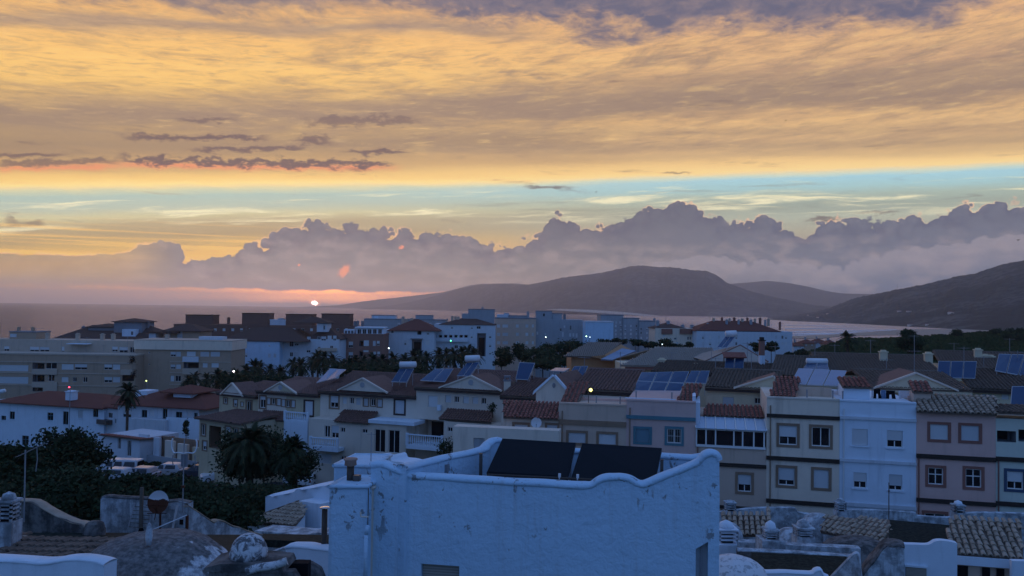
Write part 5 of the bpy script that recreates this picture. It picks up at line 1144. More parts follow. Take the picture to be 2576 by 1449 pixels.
# ochre house, hip-roofed pale houses
f, r, zt = block('ochre house with broad pale tiled roof at the edge of the trees', 1437, 1560, 897, 118, M_ORANGE, 10, name='ochre_house', cat='house')
tile_roof(r, ((-1.2, -.8, zt), (f.L * .66, -.8, zt), (f.at(1565, 862, 8)[0], 8, f.at(1530, 862, 8)[1]), (f.at(1482, 862, 8)[0], 8, f.at(1530, 862, 8)[1])), M_TILE_BEI, .3, .45)
MB().add([f.rel(P(1487, 897, 117)), f.rel(P(1520, 893, 117)), f.rel(P(1562, 866, 125)), f.rel(P(1600, 885, 125)), f.rel(P(1560, 915, 117))], [(0, 1, 2, 3, 4)]).build('side_wall', M_ORANGE, r)
MB().slab(f.rel(P(1512, 903, 115)), f.rel(P(1541, 905, 115)), f.rel(P(1600, 882, 119)), f.rel(P(1565, 876, 119)), .2).build('flat_panel_roof', M_SOLAR_L, r)
f, r, zt = block('house under a broad pale hipped roof in front of the trees', 1572, 1800, 921, 104, M_PALEY, 10, name='pale_roof_house', cat='house'); zr = f.at(1700, 876, 6)[1]
tile_roof(r, ((-.7, -.6, zt), (f.L + .3, -.6, zt), (f.at(1792, 878, 6)[0], 6, zr), (f.at(1652, 876, 6)[0], 6, zr)), M_TILE_BEI, .3, .45, deckm=M_TILE_BEI); MB().slab((f.at(1652, 876, 6)[0], 6, zr), (f.at(1792, 878, 6)[0], 6, zr), (f.L, 12, zt), (0, 12, zt), -.1).build('rear_slope', M_TILE_BEI, r); box_part('eave', M_TRIM_RED, r, 0, f.L, -.5, -.01, zt - .5, zt - .15)
f, r, zt = block('house under a pointed pale hipped roof with red eaves', 1783, 1918, 908, 100, M_PALEY, 9, name='pale_roof_house', cat='house'); zr = f.at(1862, 868, 4.5)[1]
A, B, C_, D, E = (-.5, -.6, zt), (f.L + .5, -.6, zt), (f.L + .5, 9.5, zt), (-.5, 9.5, zt), (f.at(1862, 868, 4.5)[0], 4.5, zr)
MB().add([A, B, C_, D, E, (-.5, -.6, zt - .4), (f.L + .5, -.6, zt - .4)], [(0, 1, 4), (1, 2, 4), (2, 3, 4), (3, 0, 4), (0, 5, 6, 1)]).build('roof', M_TILE_BEI, r)
for q in (A, B): MB().tube([q, E], .1, 5).build('hip_ridge', M_TILE_BR, r)
box_part('eave', M_TRIM_RED, r, 0, f.L, -.5, -.01, zt - .9, zt - .42)
c = P(1916, 900, 88); g0 = town_z(c.x, c.y); o = thing('chimney_stack', 'slim chimney stack, dark brown above and white below', 'chimney', (c.x, c.y, g0)); zt_, zm, zc_ = P(1916, 848, 88).z - g0, P(1916, 894, 88).z - g0, P(1916, 931, 88).z - g0
MB().box(-.28, .28, -.28, .28, 0, zm).build('white_base', M_WHITE, o); MB().box(-.26, .26, -.26, .26, zm + .002, zt_ - .4).build('brick_shaft', M_BRICK, o); MB().box(-.36, .36, -.36, .36, zt_ - .4, zt_ - .3).box(-.2, .2, -.2, .2, zt_ - .3, zt_).build('cap', M_BAND, o)

# ---------------------------------------------------------------- roof solar panels and water heaters
def heater(label, px, ds, tank, dt, tr=.28, m=M_SOLAR, ncol=2):
    t = solar('solar_water_heater', label, px, ds, m=m, ncol=ncol, legz=.5); t['category'] = 'solar heater'
    a, b = P(*tank[0], dt) - Vector(t.location), P(*tank[1], dt) - Vector(t.location); d = (b - a).normalized()
    MB().cyl(a, b, tr, 14).cyl(a - d * .07, a, tr * .6, 12, tr).cyl(b, b + d * .07, tr, 12, tr * .6).build('tank', M_TANK, t, True)
    return t
heater('solar water heater with white tank above the gap between the pediments', ((1005, T(810)), (1042, T(808)), (1023, T(950)), (983, T(945))), (86.5, 86.3, 84.5, 84.8), ((1006, T(772)), (1046, T(770))), 86.6, .34)
heater('solar water heater with white tank behind the right pediment', ((1175, T(750)), (1207, T(745)), (1182, T(890)), (1148, T(885))), (83.5, 83.3, 81.5, 81.8), ((1171, T(712)), (1206, T(706))), 83.6, .34)
solar('flat_solar_panel', 'pale blue panel lying on the roof left of the first pediment', ((830, T(808)), (871, T(818)), (843, T(905)), (795, T(955))), (92, 91.6, 88.6, 89), m=M_SOLAR_L, ncol=2, legs=False)
solar('flat_solar_panel', 'pair of blue panels flat on the tiles before the right water heater', ((1094, T(812)), (1141, T(810)), (1120, T(945)), (1056, T(930))), (85.5, 85.3, 82.7, 83), ncol=2, legs=False)
solar('solar_array', 'blue panel tilted on the roof left of the small gable house', ((1306, T(745)), (1347, T(752)), (1329, T(928)), (1296, T(920))), (77.5, 77.3, 75.8, 76), ncol=1); solar('solar_array', 'blue two-module panel behind the small gable house', ((1444, T(785)), (1480, T(782)), (1466, T(915)), (1426, T(905))), (78.5, 78.3, 76.6, 76.8), ncol=2)
solar('flat_solar_panel', 'pale flat panel between the two blue panels near the ochre house', ((1398, T(800)), (1434, T(806)), (1420, T(840)), (1382, T(832))), (84, 83.8, 82, 82.2), m=M_SOLAR_L, ncol=1)
solar('solar_array', 'large six-module blue solar array above the mauve house', ((1613, T(848)), (1735, T(835)), (1708, T(1085)), (1592, T(1025))), (70.5, 69.8, 66.8, 67.2), ncol=3, nrow=2, legz=1.2)
solar('solar_array', 'two-module blue panel at the right end of the large array', ((1738, T(832)), (1786, T(830)), (1776, T(962)), (1722, T(950))), (70, 69.7, 68, 68.3), ncol=2)
solar('solar_array', 'pale lilac solar canopy on posts above the cream house terrace', ((2008, T(806)), (2131, T(830)), (2113, T(985)), (1987, T(966))), (64.5, 63.5, 60.2, 61), m=M_SOLAR_L, ncol=3, legz=1.6)
heater('blue collector with long white tank behind the lilac canopy', ((2030, T(752)), (2082, T(756)), (2086, T(818)), (2020, T(812))), (76, 75.6, 74, 74.4), ((2030, T(735)), (2080, T(738))), 76, .28)
solar('solar_array', 'three blue panels standing on the roof right of the gable', ((2360, T(732)), (2458, T(735)), (2454, T(912)), (2357, T(905))), (72, 71.4, 70, 70.6), ncol=3)
solar('solar_array', 'three blue panels leaning at the top right edge', ((2512, T(660)), (2610, T(672)), (2592, T(900)), (2502, T(832))), (74, 73, 70.6, 71.4), ncol=3)
solar('solar_array', 'single blue panel low at the right edge', ((2545, T(985)), (2640, T(985)), (2640, T(1200)), (2541, T(1190))), (60.4, 60, 58.6, 59), ncol=2)
solar('solar_array', 'dark blue collector under a small red ridge, left of the brown chimney', ((1825, T(700)), (1873, T(700)), (1870, T(815)), (1822, T(812))), (86.5, 86.2, 85.4, 85.7), ncol=2)
c = P(1848, T(680), 86.2); o = thing('tile_canopy', 'small red tiled canopy above the dark blue collector', 'canopy', c); MB().slab((-1.2, -.4, -.15), (1.2, -.4, -.15), (1.2, .5, .35), (-1.2, .5, .35), .12).build('tile_slope', M_TILE_RED, o); [MB().box(x_, x_ + .1, .3, .4, -1.5, .2).build('post', M_FRAMED, o) for x_ in (-1.1, 1.0)]
heater('solar water heater with white tank on the pale pointed roof', ((1824, T(490)), (1850, T(488)), (1828, T(600)), (1803, T(598))), (106, 105.8, 103.4, 103.6), ((1826, T(462)), (1852, T(458))), 106.2, .42)
c = P(3, 985, 70); heater('white tank of a solar heater cut by the left edge', ((-40, 985), (2, 985), (-8, 1010), (-60, 1010)), (70, 70, 69, 69), ((-30, 992), (12, 983)), 70, .18)

# ---------------------------------------------------------------- roof terraces of the cream and white houses
lean(fG, rG, 1937, 2000, 998, 951, M_TILE_RED, over=-.6, back=4.2, name='stair_roof', xo=14)
box_part('terrace_wall', M_TAN, rG, fG.at(2005, 985, 2.5)[0], fG.L - .2, 2.5, 2.7, zG, fG.at(2060, 975, 2.5)[1])
u0, u1 = fW.at(2122, 990, 1.5)[0], fW.at(2188, 990, 1.5)[0]; zz = fW.at(2150, 973, 1.5)[1]
st = box_part('stair_room', M_WHITE, rW, u0, u1, 1.5, 4, zW, zz); tile_roof(rW, ((u0 - .1, 1.2, zz), (u1 + .1, 1.2, zz), (u1 + .1, 4, fW.at(2155, 950, 4)[1]), (u0 - .1, 4, fW.at(2155, 950, 4)[1])), M_TILE_RED, .3, .4, True, name='stair_roof')
u0, u1 = fW.at(2298, 985, 1.5)[0], fW.at(2342, 985, 1.5)[0]; zz = fW.at(2320, 975, 1.5)[1]
o = thing('chimney_house', 'square tile-capped chimney room beside the hanging laundry', 'chimney', fW.a + fW.u * u0 + fW.n * 1.5 + Vector((0, 0, fW.gz + zW)), fW.rz); w = u1 - u0
MB().box(0, w, 0, 1.2, 0, zz - zW - .3).build('shaft', M_TAN, o); tile_roof(o, ((-.1, -.2, zz - zW - .29), (w + .1, -.2, zz - zW - .29), (w + .1, 1.3, zz - zW + .35), (-.1, 1.3, zz - zW + .35)), M_TILE_RED, .3, .4, True)
# laundry line
pl, pr = P(2194, 981, 58.6), P(2296, 981, 57.8); ln = thing('clothes_line', 'clothes line strung across the white terrace', 'clothes line', (pl.x, pl.y, fW.gz + zW)); q = pr - pl
lz = pl.z - (fW.gz + zW); hgt = lz
MB().cyl((0, 0, 0), (0, 0, hgt + .15), .03, 6).build('post', M_GALV, ln); MB().cyl((q.x, q.y, 0), (q.x, q.y, q.z + hgt + .15), .03, 6).build('post', M_GALV, ln)
MB().tube([(0, 0, hgt), (q.x * .5, q.y * .5, q.z * .5 + hgt - .06), (q.x, q.y, q.z + hgt)], .008, 4).build('line', M_GALV, ln)
def cloth(name, label, x0, x1, y0, y1, m, legs=False, seed=0):
    d = 58.3; a, b, c = P(x0, y0, d), P(x1, y0, d), P((x0 + x1) / 2, y1, d); w, h = b.x - a.x, a.z - c.z; B_ = MB(); nx, nz = 8, 8
    for j in range(nz + 1):
        for i in range(nx + 1):
            s, t = i / nx, j / nz; xx = w * s
            if legs and t > .3: k = (t - .3) / .7; g_ = .09 * w * k; xx = (w * s - g_ if s < .5 else w * s + g_) if s != .5 else w * .5
            B_.v.append((xx, .05 * sin(s * 9 + seed) * (.4 + t) + .02 * sin(t * 7), -h * t * (1 - .04 * sin(s * 7 + seed))))
    for j in range(nz):
        for i in range(nx):
            if legs and j / nz >= .3 and i in (3, 4): continue
            k = j * (nx + 1) + i; B_.f.append((k, k + 1, k + nx + 2, k + nx + 1))
    B_.mi = [0] * len(B_.f); o = B_.build(name, m, None, True, loc=a); sm_ = o.modifiers.new('thick', 'SOLIDIFY'); sm_.thickness = .02
    return tag(o, label, 'laundry', 'washing on the line')
M_BLK = mat('black_cloth', lambda b: (.010, .010, .012), .95, .05); M_WCL = mat('white_cloth', lambda b: (.7, .7, .72), .9, .1); M_BCL = mat('blue_cloth', lambda b: (.15, .22, .34), .9, .1)
cloth('hanging_trousers', 'black trousers, leftmost on the clothes line', 2198, 2215, 979, 1009, M_BLK, True, 1); cloth('hanging_shirt', 'pale narrow towel hanging between the black trousers', 2217, 2228, 981, 1004, M_BCL, False, 2)
cloth('hanging_trousers', 'wide black trousers right of the pale towel', 2229, 2251, 982, 1011, M_BLK, True, 3); cloth('hanging_sheet', 'white square sheet at the right end of the clothes line', 2260, 2288, 983, 1002, M_WCL, False, 4)

# aerials, pipes and tanks on the rear roofs
for f_, r_, xs in ((fa, ra, ((1470, 932, 7), (1560, 934, 7))), (fb, rb, ((1800, 934, 8), (1890, 934, 8))), (fc, rc, ((2230, 938, 7), (2300, 932, 5), (2425, 938, 7))), (fd, rd, ((2475, 932, 7), (2560, 932, 7))), (fg, rg, ((1950, 899, 8), (2050, 899, 8))), (fh, rh, ((2100, 895, 8), (2190, 895, 8), (2300, 895, 8))), (fi, ri, ((2400, 890, 8), (2540, 890, 8))), (fj, rj, ((1690, 914, 6), (1790, 914, 6), (1880, 914, 6)))):
    for k, (x, y, d) in enumerate(xs): u, z = f_.at(x, y, d); aerial(r_, u, d, z, 1.3 + .5 * (k % 3), .5 * k - .4)
for f_, r_, zz, xs in ((fG, rG, zG, (2030, 2095)), (fW, rW, zW, (2120,)), (fU, rU, zU, (1500, 1560)), (fT, rT, zT, (1600, 1690))):
    for x in xs:
        u = f_.at(x, 1010, 1.2)[0]; MB().cyl((u, 1.2, zz), (u, 1.2, zz + .55), .05, 8).cyl((u, 1.2, zz + .55), (u, 1.2, zz + .62), .09, 8, .03).build('vent_pipe', M_GALV, r_)
    u = f_.L * .03; MB().cyl((u + .12, -.07, .2), (u + .12, -.07, zz - .5), .045, 7).build('drainpipe', M_FRAME if r_ is rW else M_TRIM_BR, r_)
for f_, r_ in ((fP, rP), (fC, rC), (fS, rS)): MB().cyl((.15, -.07, .2), (.15, -.07, f_.at(2000, 1130)[1]), .045, 7).build('drainpipe', M_TRIM_RED, r_)

# ================================================================ old roofs in the foreground
def T2(z): return 1086.75 + z / 4     # rows of the lower strip
def coping(pts, w, h, name, m, root, n=10, lift=0):
    """rounded capping swept along pts (root frame)"""
    pts = [Vector(p) for p in pts]; b = MB()
    for i, p in enumerate(pts):
        t = (pts[min(i + 1, len(pts) - 1)] - pts[max(i - 1, 0)]).normalized(); s = t.cross(Vector((0, 0, 1))).normalized(); up = s.cross(t).normalized()
        for k in range(n): a = 2 * pi * k / n; g_ = 1 + .16 * noise.noise(p * 2.3 + Vector((cos(a), sin(a), 0)) * .6) + .07 * noise.noise(p * 7); b.v.append(p + s * cos(a) * w / 2 * g_ + up * (sin(a) * h / 2 * g_ + lift + .02 * noise.noise(p * 1.7)))
    b.f = [(i * n + k, i * n + (k + 1) % n, (i + 1) * n + (k + 1) % n, (i + 1) * n + k) for i in range(len(pts) - 1) for k in range(n)] + [tuple(range(n)), tuple(range((len(pts) - 1) * n, len(pts) * n))[::-1]]
    b.mi = [0] * len(b.f); return b.build(name, m, root, True)
def smoothpts(pts, k=4):
    """Catmull-Rom through pixel points"""
    out = []
    for i in range(len(pts) - 1):
        p0, p1, p2, p3 = (Vector(pts[max(0, min(len(pts) - 1, j))]) for j in (i - 1, i, i + 1, i + 2))
        for j in range(k): t = j / k; out.append(tuple(.5 * ((2 * p1) + (p2 - p0) * t + (2 * p0 - 5 * p1 + 4 * p2 - p3) * t * t + (3 * p1 - p0 - 3 * p2 + p3) * t ** 3)))
    return out + [tuple(pts[-1])]
def m_limewash(b):
    p = opos(); x, y, z = sxyz(p)
    n = noi(p, 1.3, 6, .6); g = noi(p, 11, 5, .62)
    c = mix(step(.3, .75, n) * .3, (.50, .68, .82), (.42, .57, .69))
    # flaked patches, mostly in the damp zone under the coping
    f1 = step(.60, .615, noi(vec(x * 4.6, y * 4.6, z * 3.0), 1, 5, .64, .5)) * step(.49, .55, noi(vec(x * .8, y * .8, z * 1.0 + 3.0), 1, 2, .5)) * step(26.3, 27.6, z)
    c = mix(f1 * .85, c, (.20, .21, .22))
    f2 = step(.665, .68, noi(vec(x * 7, y * 7, z * 2.2), 1, 3, .6)) * step(.55, .62, noi(p, .9, 2, .5)); c = mix(f2 * .7, c, (.28, .28, .29))
    s = noi(vec(x * 5, y * 5, z * .35), 1, 5, .65); c = mix(step(.50, .72, s) * .28, c, (.36, .36, .36))
    dobump(b, n * .5 + g * .6 + noi(p, 3.5, 5, .6, .6) * 1.2 + noi(vec(x * 9, y * 9, z * 4), 1, 5, .65) * .5, .55, .06); return c
M_LIME = mat('flaking_limewash', m_limewash, .9, .15)

f = Fac(931, 17.6, 1810, 16.4, 1300); r = f.root('white_building', 'big whitewashed flat-roofed building with rounded parapet in the foreground', 'building')
top = smoothpts([(931, 1169), (940, 1166), (957, 1164), (975, 1168), (1000, 1179), (1025, 1189), (1056, 1195), (1120, 1199), (1288, 1210), (1400, 1215), (1470, 1218), (1488, 1217), (1500, 1209), (1518, 1200), (1540, 1197), (1566, 1197), (1585, 1202), (1600, 1211), (1612, 1215), (1625, 1214), (1663, 1199), (1713, 1178), (1752, 1161), (1763, 1152), (1772, 1142), (1786, 1136), (1800, 1138), (1807, 1144), (1809.5, 1152)], 3)
zp = f.at(1300, 1226)[1]
out = [f.at(*q) for q in top]; out = [(max(0, min(f.L, u)), z - .05) for u, z in out]
MB().prism([(0, zp), (f.L, zp)] + out[::-1], 0, .26).build('parapet', M_LIME, r)
win = f.rect((1059, 1421, 1155, 1475)); nic = f.rect((1750, 1362, 1781, 1480))
wall(r, 0, f.L, 0, zp, .26, M_LIME, [win, nic], reveal=.18)
window(r, win, 'shut', near=True, frame=M_SHUT_BE, shutm=M_SHUT_BE, rec=.2)
box_part('niche_panel', M_GREY, r, nic[0], nic[2], .16, .2, nic[1], nic[3]); MB().prism([(nic[0], nic[3]), (nic[0], nic[3] - .16), (nic[2], nic[3])], .0, .17).build('niche_head', M_LIME, r); box_part('niche_post', M_GREYD, r, (nic[0] + nic[2]) / 2 - .02, (nic[0] + nic[2]) / 2 + .02, .12, .159, nic[1], nic[3] - .12)
coping([(u, .13, z) for u, z in out], .36, .17, 'coping', M_LIME, r)
# left wall, back wall, right wall behind the parapet
def wallrun(pts, th=.24, cop=True, name='parapet_wall', m=None, root=None, base=None):
    """pts: (px, py, d) along the top"""
    w = [f.rel(P(*q)) for q in pts]; b = MB(); n = len(w)
    for p in w: b.v += [(p.x, p.y, p.z), (p.x, p.y, base)]
    b.f = [(2 * i, 2 * i + 1, 2 * i + 3, 2 * i + 2) for i in range(n - 1)]; b.mi = [0] * len(b.f)
    o = b.build(name, m or M_LIME, root or r); md = o.modifiers.new('thick', 'SOLIDIFY'); md.thickness = th; md.offset = 0
    if cop: coping(w, th + .1, .15, 'coping', m or M_LIME, o)
    return o
rz_ = zp - .75
wallrun([(1010, 1177, 17.45), (1060, 1165, 17.95), (1120, 1152, 18.6), (1180, 1139, 19.3), (1206, 1133, 19.6), (1218, 1128, 19.75), (1226, 1117, 19.85), (1238, 1108, 19.95), (1252, 1106, 20.05), (1264, 1110, 20.1)], base=0)
wallrun([(1262, 1111, 20.1), (1275, 1122, 20.05), (1300, 1126, 20.0), (1500, 1138, 19.6), (1660, 1147, 19.35), (1740, 1152, 19.2), (1775, 1146, 19.15), (1800, 1146, 19.1)], base=0)
b = MB(); e1 = f.rel(P(1800, 1146, 19.1)); b.box(f.L - .24, f.L - .003, .27, e1.y, 0, zp + .3); b.build('side_wall', M_LIME, r)
fl = [f.rel(P(*q)) for q in ((1010, 1177, 17.6), (1255, 1110, 19.95), (1800, 1146, 19.0))]
MB().add([(.2, .25, rz_), (f.L - .2, .25, rz_), (fl[2].x, fl[2].y, rz_), (fl[1].x, fl[1].y, rz_)], [(0, 1, 2, 3)]).build('roof_deck', M_GREYD, r)
q = f.rel(P(1122, 1177, 18.5)); box_part('vent_box', M_GREYD, r, q.x - .06, q.x + .06, q.y - .1, q.y - .0, q.z - .09, q.z + .09)
for x, y0, y1, d in ((1210, 1140, 1192, 19.0), (1665, 1156, 1196, 17.9)): a, c_ = f.rel(P(x, y0, d)), f.rel(P(x, y1, d)); box_part('rail_post', M_FRAMED, r, a.x - .035, a.x + .035, a.y - .03, a.y + .03, rz_, a.z)
# stub block and chimney breast at the left end
fb_ = Fac(838, 18.6, 933, 18.3, 1250); b0 = fb_.rel; q0 = fb_.at(880, 1168)[1]
rb_ = f.rel
def fbx(name, m, x0, x1, yt, d, dep, ybot=None):
    a, c_ = f.rel(P(x0, 1250, d)), f.rel(P(x1, 1250, d)); zt = f.rel(P((x0 + x1) / 2, yt, d)).z; o = bpy.data.objects.new(name, None)
    bb = MB(); n = Vector((0, dep, 0)); z0 = 0
    pts = [a, c_, c_ + n, a + n]; bb.add([(p.x, p.y, z0) for p in pts] + [(p.x, p.y, zt) for p in pts], [(0, 1, 5, 4), (1, 2, 6, 5), (2, 3, 7, 6), (3, 0, 4, 7), (4, 5, 6, 7)])
    ob = bb.build(name, m, r); coping([(p.x, p.y, zt - .02) for p in pts + [a]], .12, .09, 'coping', m, ob); return zt
zs = fbx('stub_block', M_LIME, 839, 934, 1170, 18.5, 1.4)
zcb = fbx('chimney_breast', M_LIME, 829, 921, 1223, 17.1, 1.1); fbx('corner_pier', M_CREAM, 905, 935, 1226, 17.45, .5)
q = f.rel(P(881, 1220, 17.7)); pz = f.rel(P(881, 1172, 17.7)).z; cz = f.rel(P(881, 1153, 17.7)).z
MB().cyl((q.x, q.y, zcb - .05), (q.x, q.y, pz), .08, 12).build('flue_pipe', M_PIPE, r, True)
MB().lathe([(.085, pz), (.135, pz + .02), (.125, cz - .05), (.155, cz - .03), (.15, cz), (.09, cz)], (q.x, q.y, 0), 12).build('clay_pot', M_CLAY, r, True)
MB().box(q.x + .09, q.x + .23, q.y - .1, q.y + .05, zcb, zcb + .12).build('vent_box', M_FRAMED, r)
pp = [f.rel(P(x, y, 16.95)) for x, y in ((927, 1228), (926, 1290), (925, 1320))]; MB().tube(pp, .012, 6).build('cable', M_FRAMED, r)
pp = [f.rel(P(x, y, 16.9)) for x, y in ((926, 1322), (921, 1345), (919, 1470))]; MB().tube(pp, .045, 8).build('downpipe', M_LIME, r, True)
pp = [f.rel(P(x, y, 16.85)) for x, y in ((927, 1300), (908, 1300), (907, 1288))]; MB().tube(pp, .018, 6).build('bracket', M_CREAM, r)
# roof collectors
cs = [((1264, 1103), (1448, 1114), (1428, 1201), (1224, 1189)), ((1465, 1115), (1665, 1127), (1646, 1213), (1436, 1204))]
for (c4, ds, lb) in ((cs[0], (19.2, 18.85, 17.75, 18.15), 'left black solar collector on the white building roof'), (cs[1], (18.8, 18.4, 17.3, 17.7), 'right black solar collector on the white building roof')):
    solar('solar_collector', lb, c4, ds, m=M_SOLAR_B, ncol=1, legz=.55, th=.09, gap=.0, group='roof collectors')
for o_ in [o_ for o_ in COL.objects if o_.name.startswith('solar_collector')]:
    for ch in o_.children:
        if ch.name.startswith('module_frame'): ch.data.materials[0] = M_SOLAR_B
pa, pb = P(1226, 1194, 17.9), P(1640, 1214, 17.1); MB()
o = thing('collector_pipe', 'dark water pipe along the foot of the black collectors', 'pipe', pa); MB().tube([(0, 0, 0), (pb - pa) * .5, pb - pa], .03, 6).build('pipe', M_PIPE, o)
for t_ in (.45, .56): v = (pb - pa) * t_; MB().cyl(v + Vector((0, 0, -.02)), v + Vector((0, 0, .1)), .03, 8).build('valve', M_TANK, o)

# white parapets of the next houses
def silhouette(name, label, cat, pts, d, m, th=.3, dr=None, cop=None, ground=None, smooth=3, name2='wall', copm=None):
    ps = smoothpts(pts, smooth) if smooth else pts; fx = Fac(pts[0][0], d, pts[-1][0], dr or d, pts[0][1], ground); rt = fx.root(name, label, cat)
    o = [fx.at(*q) for q in ps]; MB().prism([(o[0][0], 0), (o[-1][0], 0)] + [(u, z) for u, z in o[::-1]], 0, th).build(name2, m, rt)
    if cop: coping([(u, th / 2, z - .02) for u, z in o], th + .06, cop, 'coping', copm or m, rt)
    return fx, rt
silhouette('parapet_wall', 'white rounded parapet with little turret behind the chimney breast', 'wall', [(896, 1166), (905, 1160), (915, 1152), (935, 1149), (948, 1153), (956, 1158), (966, 1160), (970, 1152), (976, 1147), (982, 1152), (986, 1160), (1005, 1162), (1022, 1166)], 25, M_WHITE, .8, 24)
p = P(933, 1173, 19); o = thing('aerial_mast', 'thin aerial mast beside the white stub block', 'antenna', (p.x, p.y, p.z)); MB().cyl((0, 0, -1.0), (0, 0, .80), .012, 5).build('mast', M_GALV, o); MB().cyl((-.1, 0, .75), (.1, 0, .75), .008, 4).build('crossbar', M_GALV, o)

# low white house with tiled lean-to
fx, rx = silhouette('old_house', 'low white house with a small tiled lean-to left of the white building', 'house', [(668, 1249), (676, 1246), (686, 1249), (700, 1246), (735, 1239), (748, 1230), (765, 1231), (800, 1225), (835, 1219)], 50, M_WHITE, 5, 46, .2)
def rp(x, y, d): return fx.rel(P(x, y, d))
tile_roof(rx, (rp(622, 1311, 45.5), rp(738, 1323, 43.2), rp(766, 1290, 44.6), rp(754, 1262, 46.6)), M_TILE_OLD, .26, .36, True, name='lean_to_roof')
tile_roof(rx, (rp(622, 1311, 45.5), rp(623, 1308, 45.6), rp(754, 1262, 46.6), rp(750, 1264, 46.6)), M_TILE_OLD, .26, .36, True, name='roof_verge')
b = MB(); A_, B_ = rp(623, 1312, 45.7), rp(740, 1324, 43.4); C2, D2 = rp(768, 1290, 44.8), rp(754, 1262, 46.8)
b.add([(A_.x, A_.y, 0), (B_.x, B_.y, 0), (B_.x, B_.y, B_.z - .12), (A_.x, A_.y, A_.z - .12), (C2.x, C2.y, 0), (C2.x, C2.y, C2.z - .12), (D2.x, D2.y, 0), (D2.x, D2.y, D2.z - .12)], [(0, 1, 2, 3), (1, 4, 5, 2), (4, 6, 7, 5), (6, 0, 3, 7)]); b.build('lean_to_wall', M_WHITE, rx)
b = MB(); A_, B_ = rp(753, 1260, 46.3), rp(806, 1268, 45.2); b.add([(A_.x, A_.y, 0), (B_.x, B_.y, 0), B_, A_, (B_.x, B_.y + 3, 0), (B_.x, B_.y + 3, B_.z), (A_.x, A_.y + 3, A_.z)], [(0, 1, 2, 3), (1, 4, 5, 2), (3, 2, 5, 6)]); b.build('side_room', M_WHITE, rx)
silhouette('old_wall', 'grey weathered wall in front of the tiled lean-to', 'wall', [(640, 1335), (700, 1340), (760, 1345), (800, 1340), (830, 1342)], 38, M_OLDWALL, 1.2, 36)
sl_ = MB().slab(P(640, 1356, 34), P(840, 1366, 31), P(840, 1346, 33.5), P(640, 1342, 36.5), .3).build('felt_roof', M_MOSS); tag(sl_, 'dark mossy flat roof below the grey weathered wall', 'roof')
fx, rx = silhouette('parapet_wall', 'smooth white parapet with a slot, left foot of the white building', 'wall', [(719, 1376), (728, 1373), (760, 1375), (800, 1380), (834, 1384)], 20, M_WHITE, .4, 19, .14)
u, z = fx.at(725, 1402); box_part('drain_slot', M_DARK, rx, u - .02, u + .03, -.02, -.004, z - .1, z + .1)
silhouette('old_wall', 'low pale wall end sloping towards the domed chimney', 'wall', [(655, 1396), (690, 1386), (722, 1374)], 21.5, M_OLDWALL, .3, 20.1, .12)
# flue with the shining cap
p = P(815, 1380, 19.6); g_ = P(815, 1384, 19.6).z; o = thing('flue_pipe', 'tall brown stove pipe with a shining flat metal cap', 'flue', (p.x, p.y, g_ - 2)); hz2 = P(815, 1276, 19.6).z - g_ + 2
MB().cyl((0, 0, 0), (0, 0, hz2 - .05), .068, 12).cyl((0, 0, hz2 * .6), (0, 0, hz2 * .6 + .03), .075, 12).build('pipe', M_PIPE, o, True)
MB().lathe([(.05, hz2 - .05), (.06, hz2 - .02), (.115, hz2 - .015), (.118, hz2 + .0), (.06, hz2 + .014), (.01, hz2 + .018)], n=20).build('cap', M_STEEL, o)

# ruined terrace on the left with the rusted dish
fx, rx = silhouette('ruined_wall', 'crumbling whitewashed wall behind the rusted dish', 'wall', [(253, 1254), (262, 1249), (300, 1251), (340, 1254), (372, 1256), (410, 1262), (440, 1260), (455, 1262), (474, 1266)], 30, M_OLDWALL, .35, 29.6, .1, copm=M_STONEW)
u, z = fx.at(457, 1313); box_part('wall_hole', M_DARK, rx, u - .07, u + .07, -.03, -.003, z - .09, z + .09)
fx, rx = silhouette('ruined_wall', 'streaked wall sloping down to the right from the ruined terrace', 'wall', [(475, 1272), (500, 1288), (530, 1308), (540, 1313), (550, 1308), (565, 1312), (585, 1322), (605, 1327), (626, 1336), (660, 1344)], 29.5, M_OLDWALL, .3, 33, .09, copm=M_TILE_OLD, smooth=2)
fx, rx = silhouette('masonry_gable', 'dark weathered masonry gable with tiled edge at the far left', 'wall', [(-60, 1257), (0, 1258), (40, 1260), (80, 1262), (105, 1277), (140, 1297), (165, 1307), (185, 1315), (205, 1318), (213, 1326)], 27, M_STONEW, .4, 26.4, .08, copm=M_TILE_OLD, smooth=2)
p = P(236, 1345, 26.2); o = MB().lathe([(.36, -1.2), (.36, -.1), (.34, .15), (.28, .36), (.16, .43), (.02, .45)], n=12, wob=.22, seed=3).build('masonry_stub', M_STONEW, None, True, loc=p); tag(o, 'broken masonry stub between the dark gable and the white wall', 'masonry')
sl_ = MB().slab(P(20, 1380, 22.6), P(330, 1382, 21.6), P(330, 1340, 27), P(60, 1340, 26), .4).build('felt_roof', M_MOSS); tag(sl_, 'dark mossy flat roof in front of the ruined white wall', 'roof')
sl_ = MB().slab(P(330, 1384, 21.6), P(640, 1392, 20.6), P(640, 1345, 28.6), P(330, 1344, 27), .4).build('felt_roof', M_MOSS); tag(sl_, 'dark mossy flat roof behind the big stone dome', 'roof')
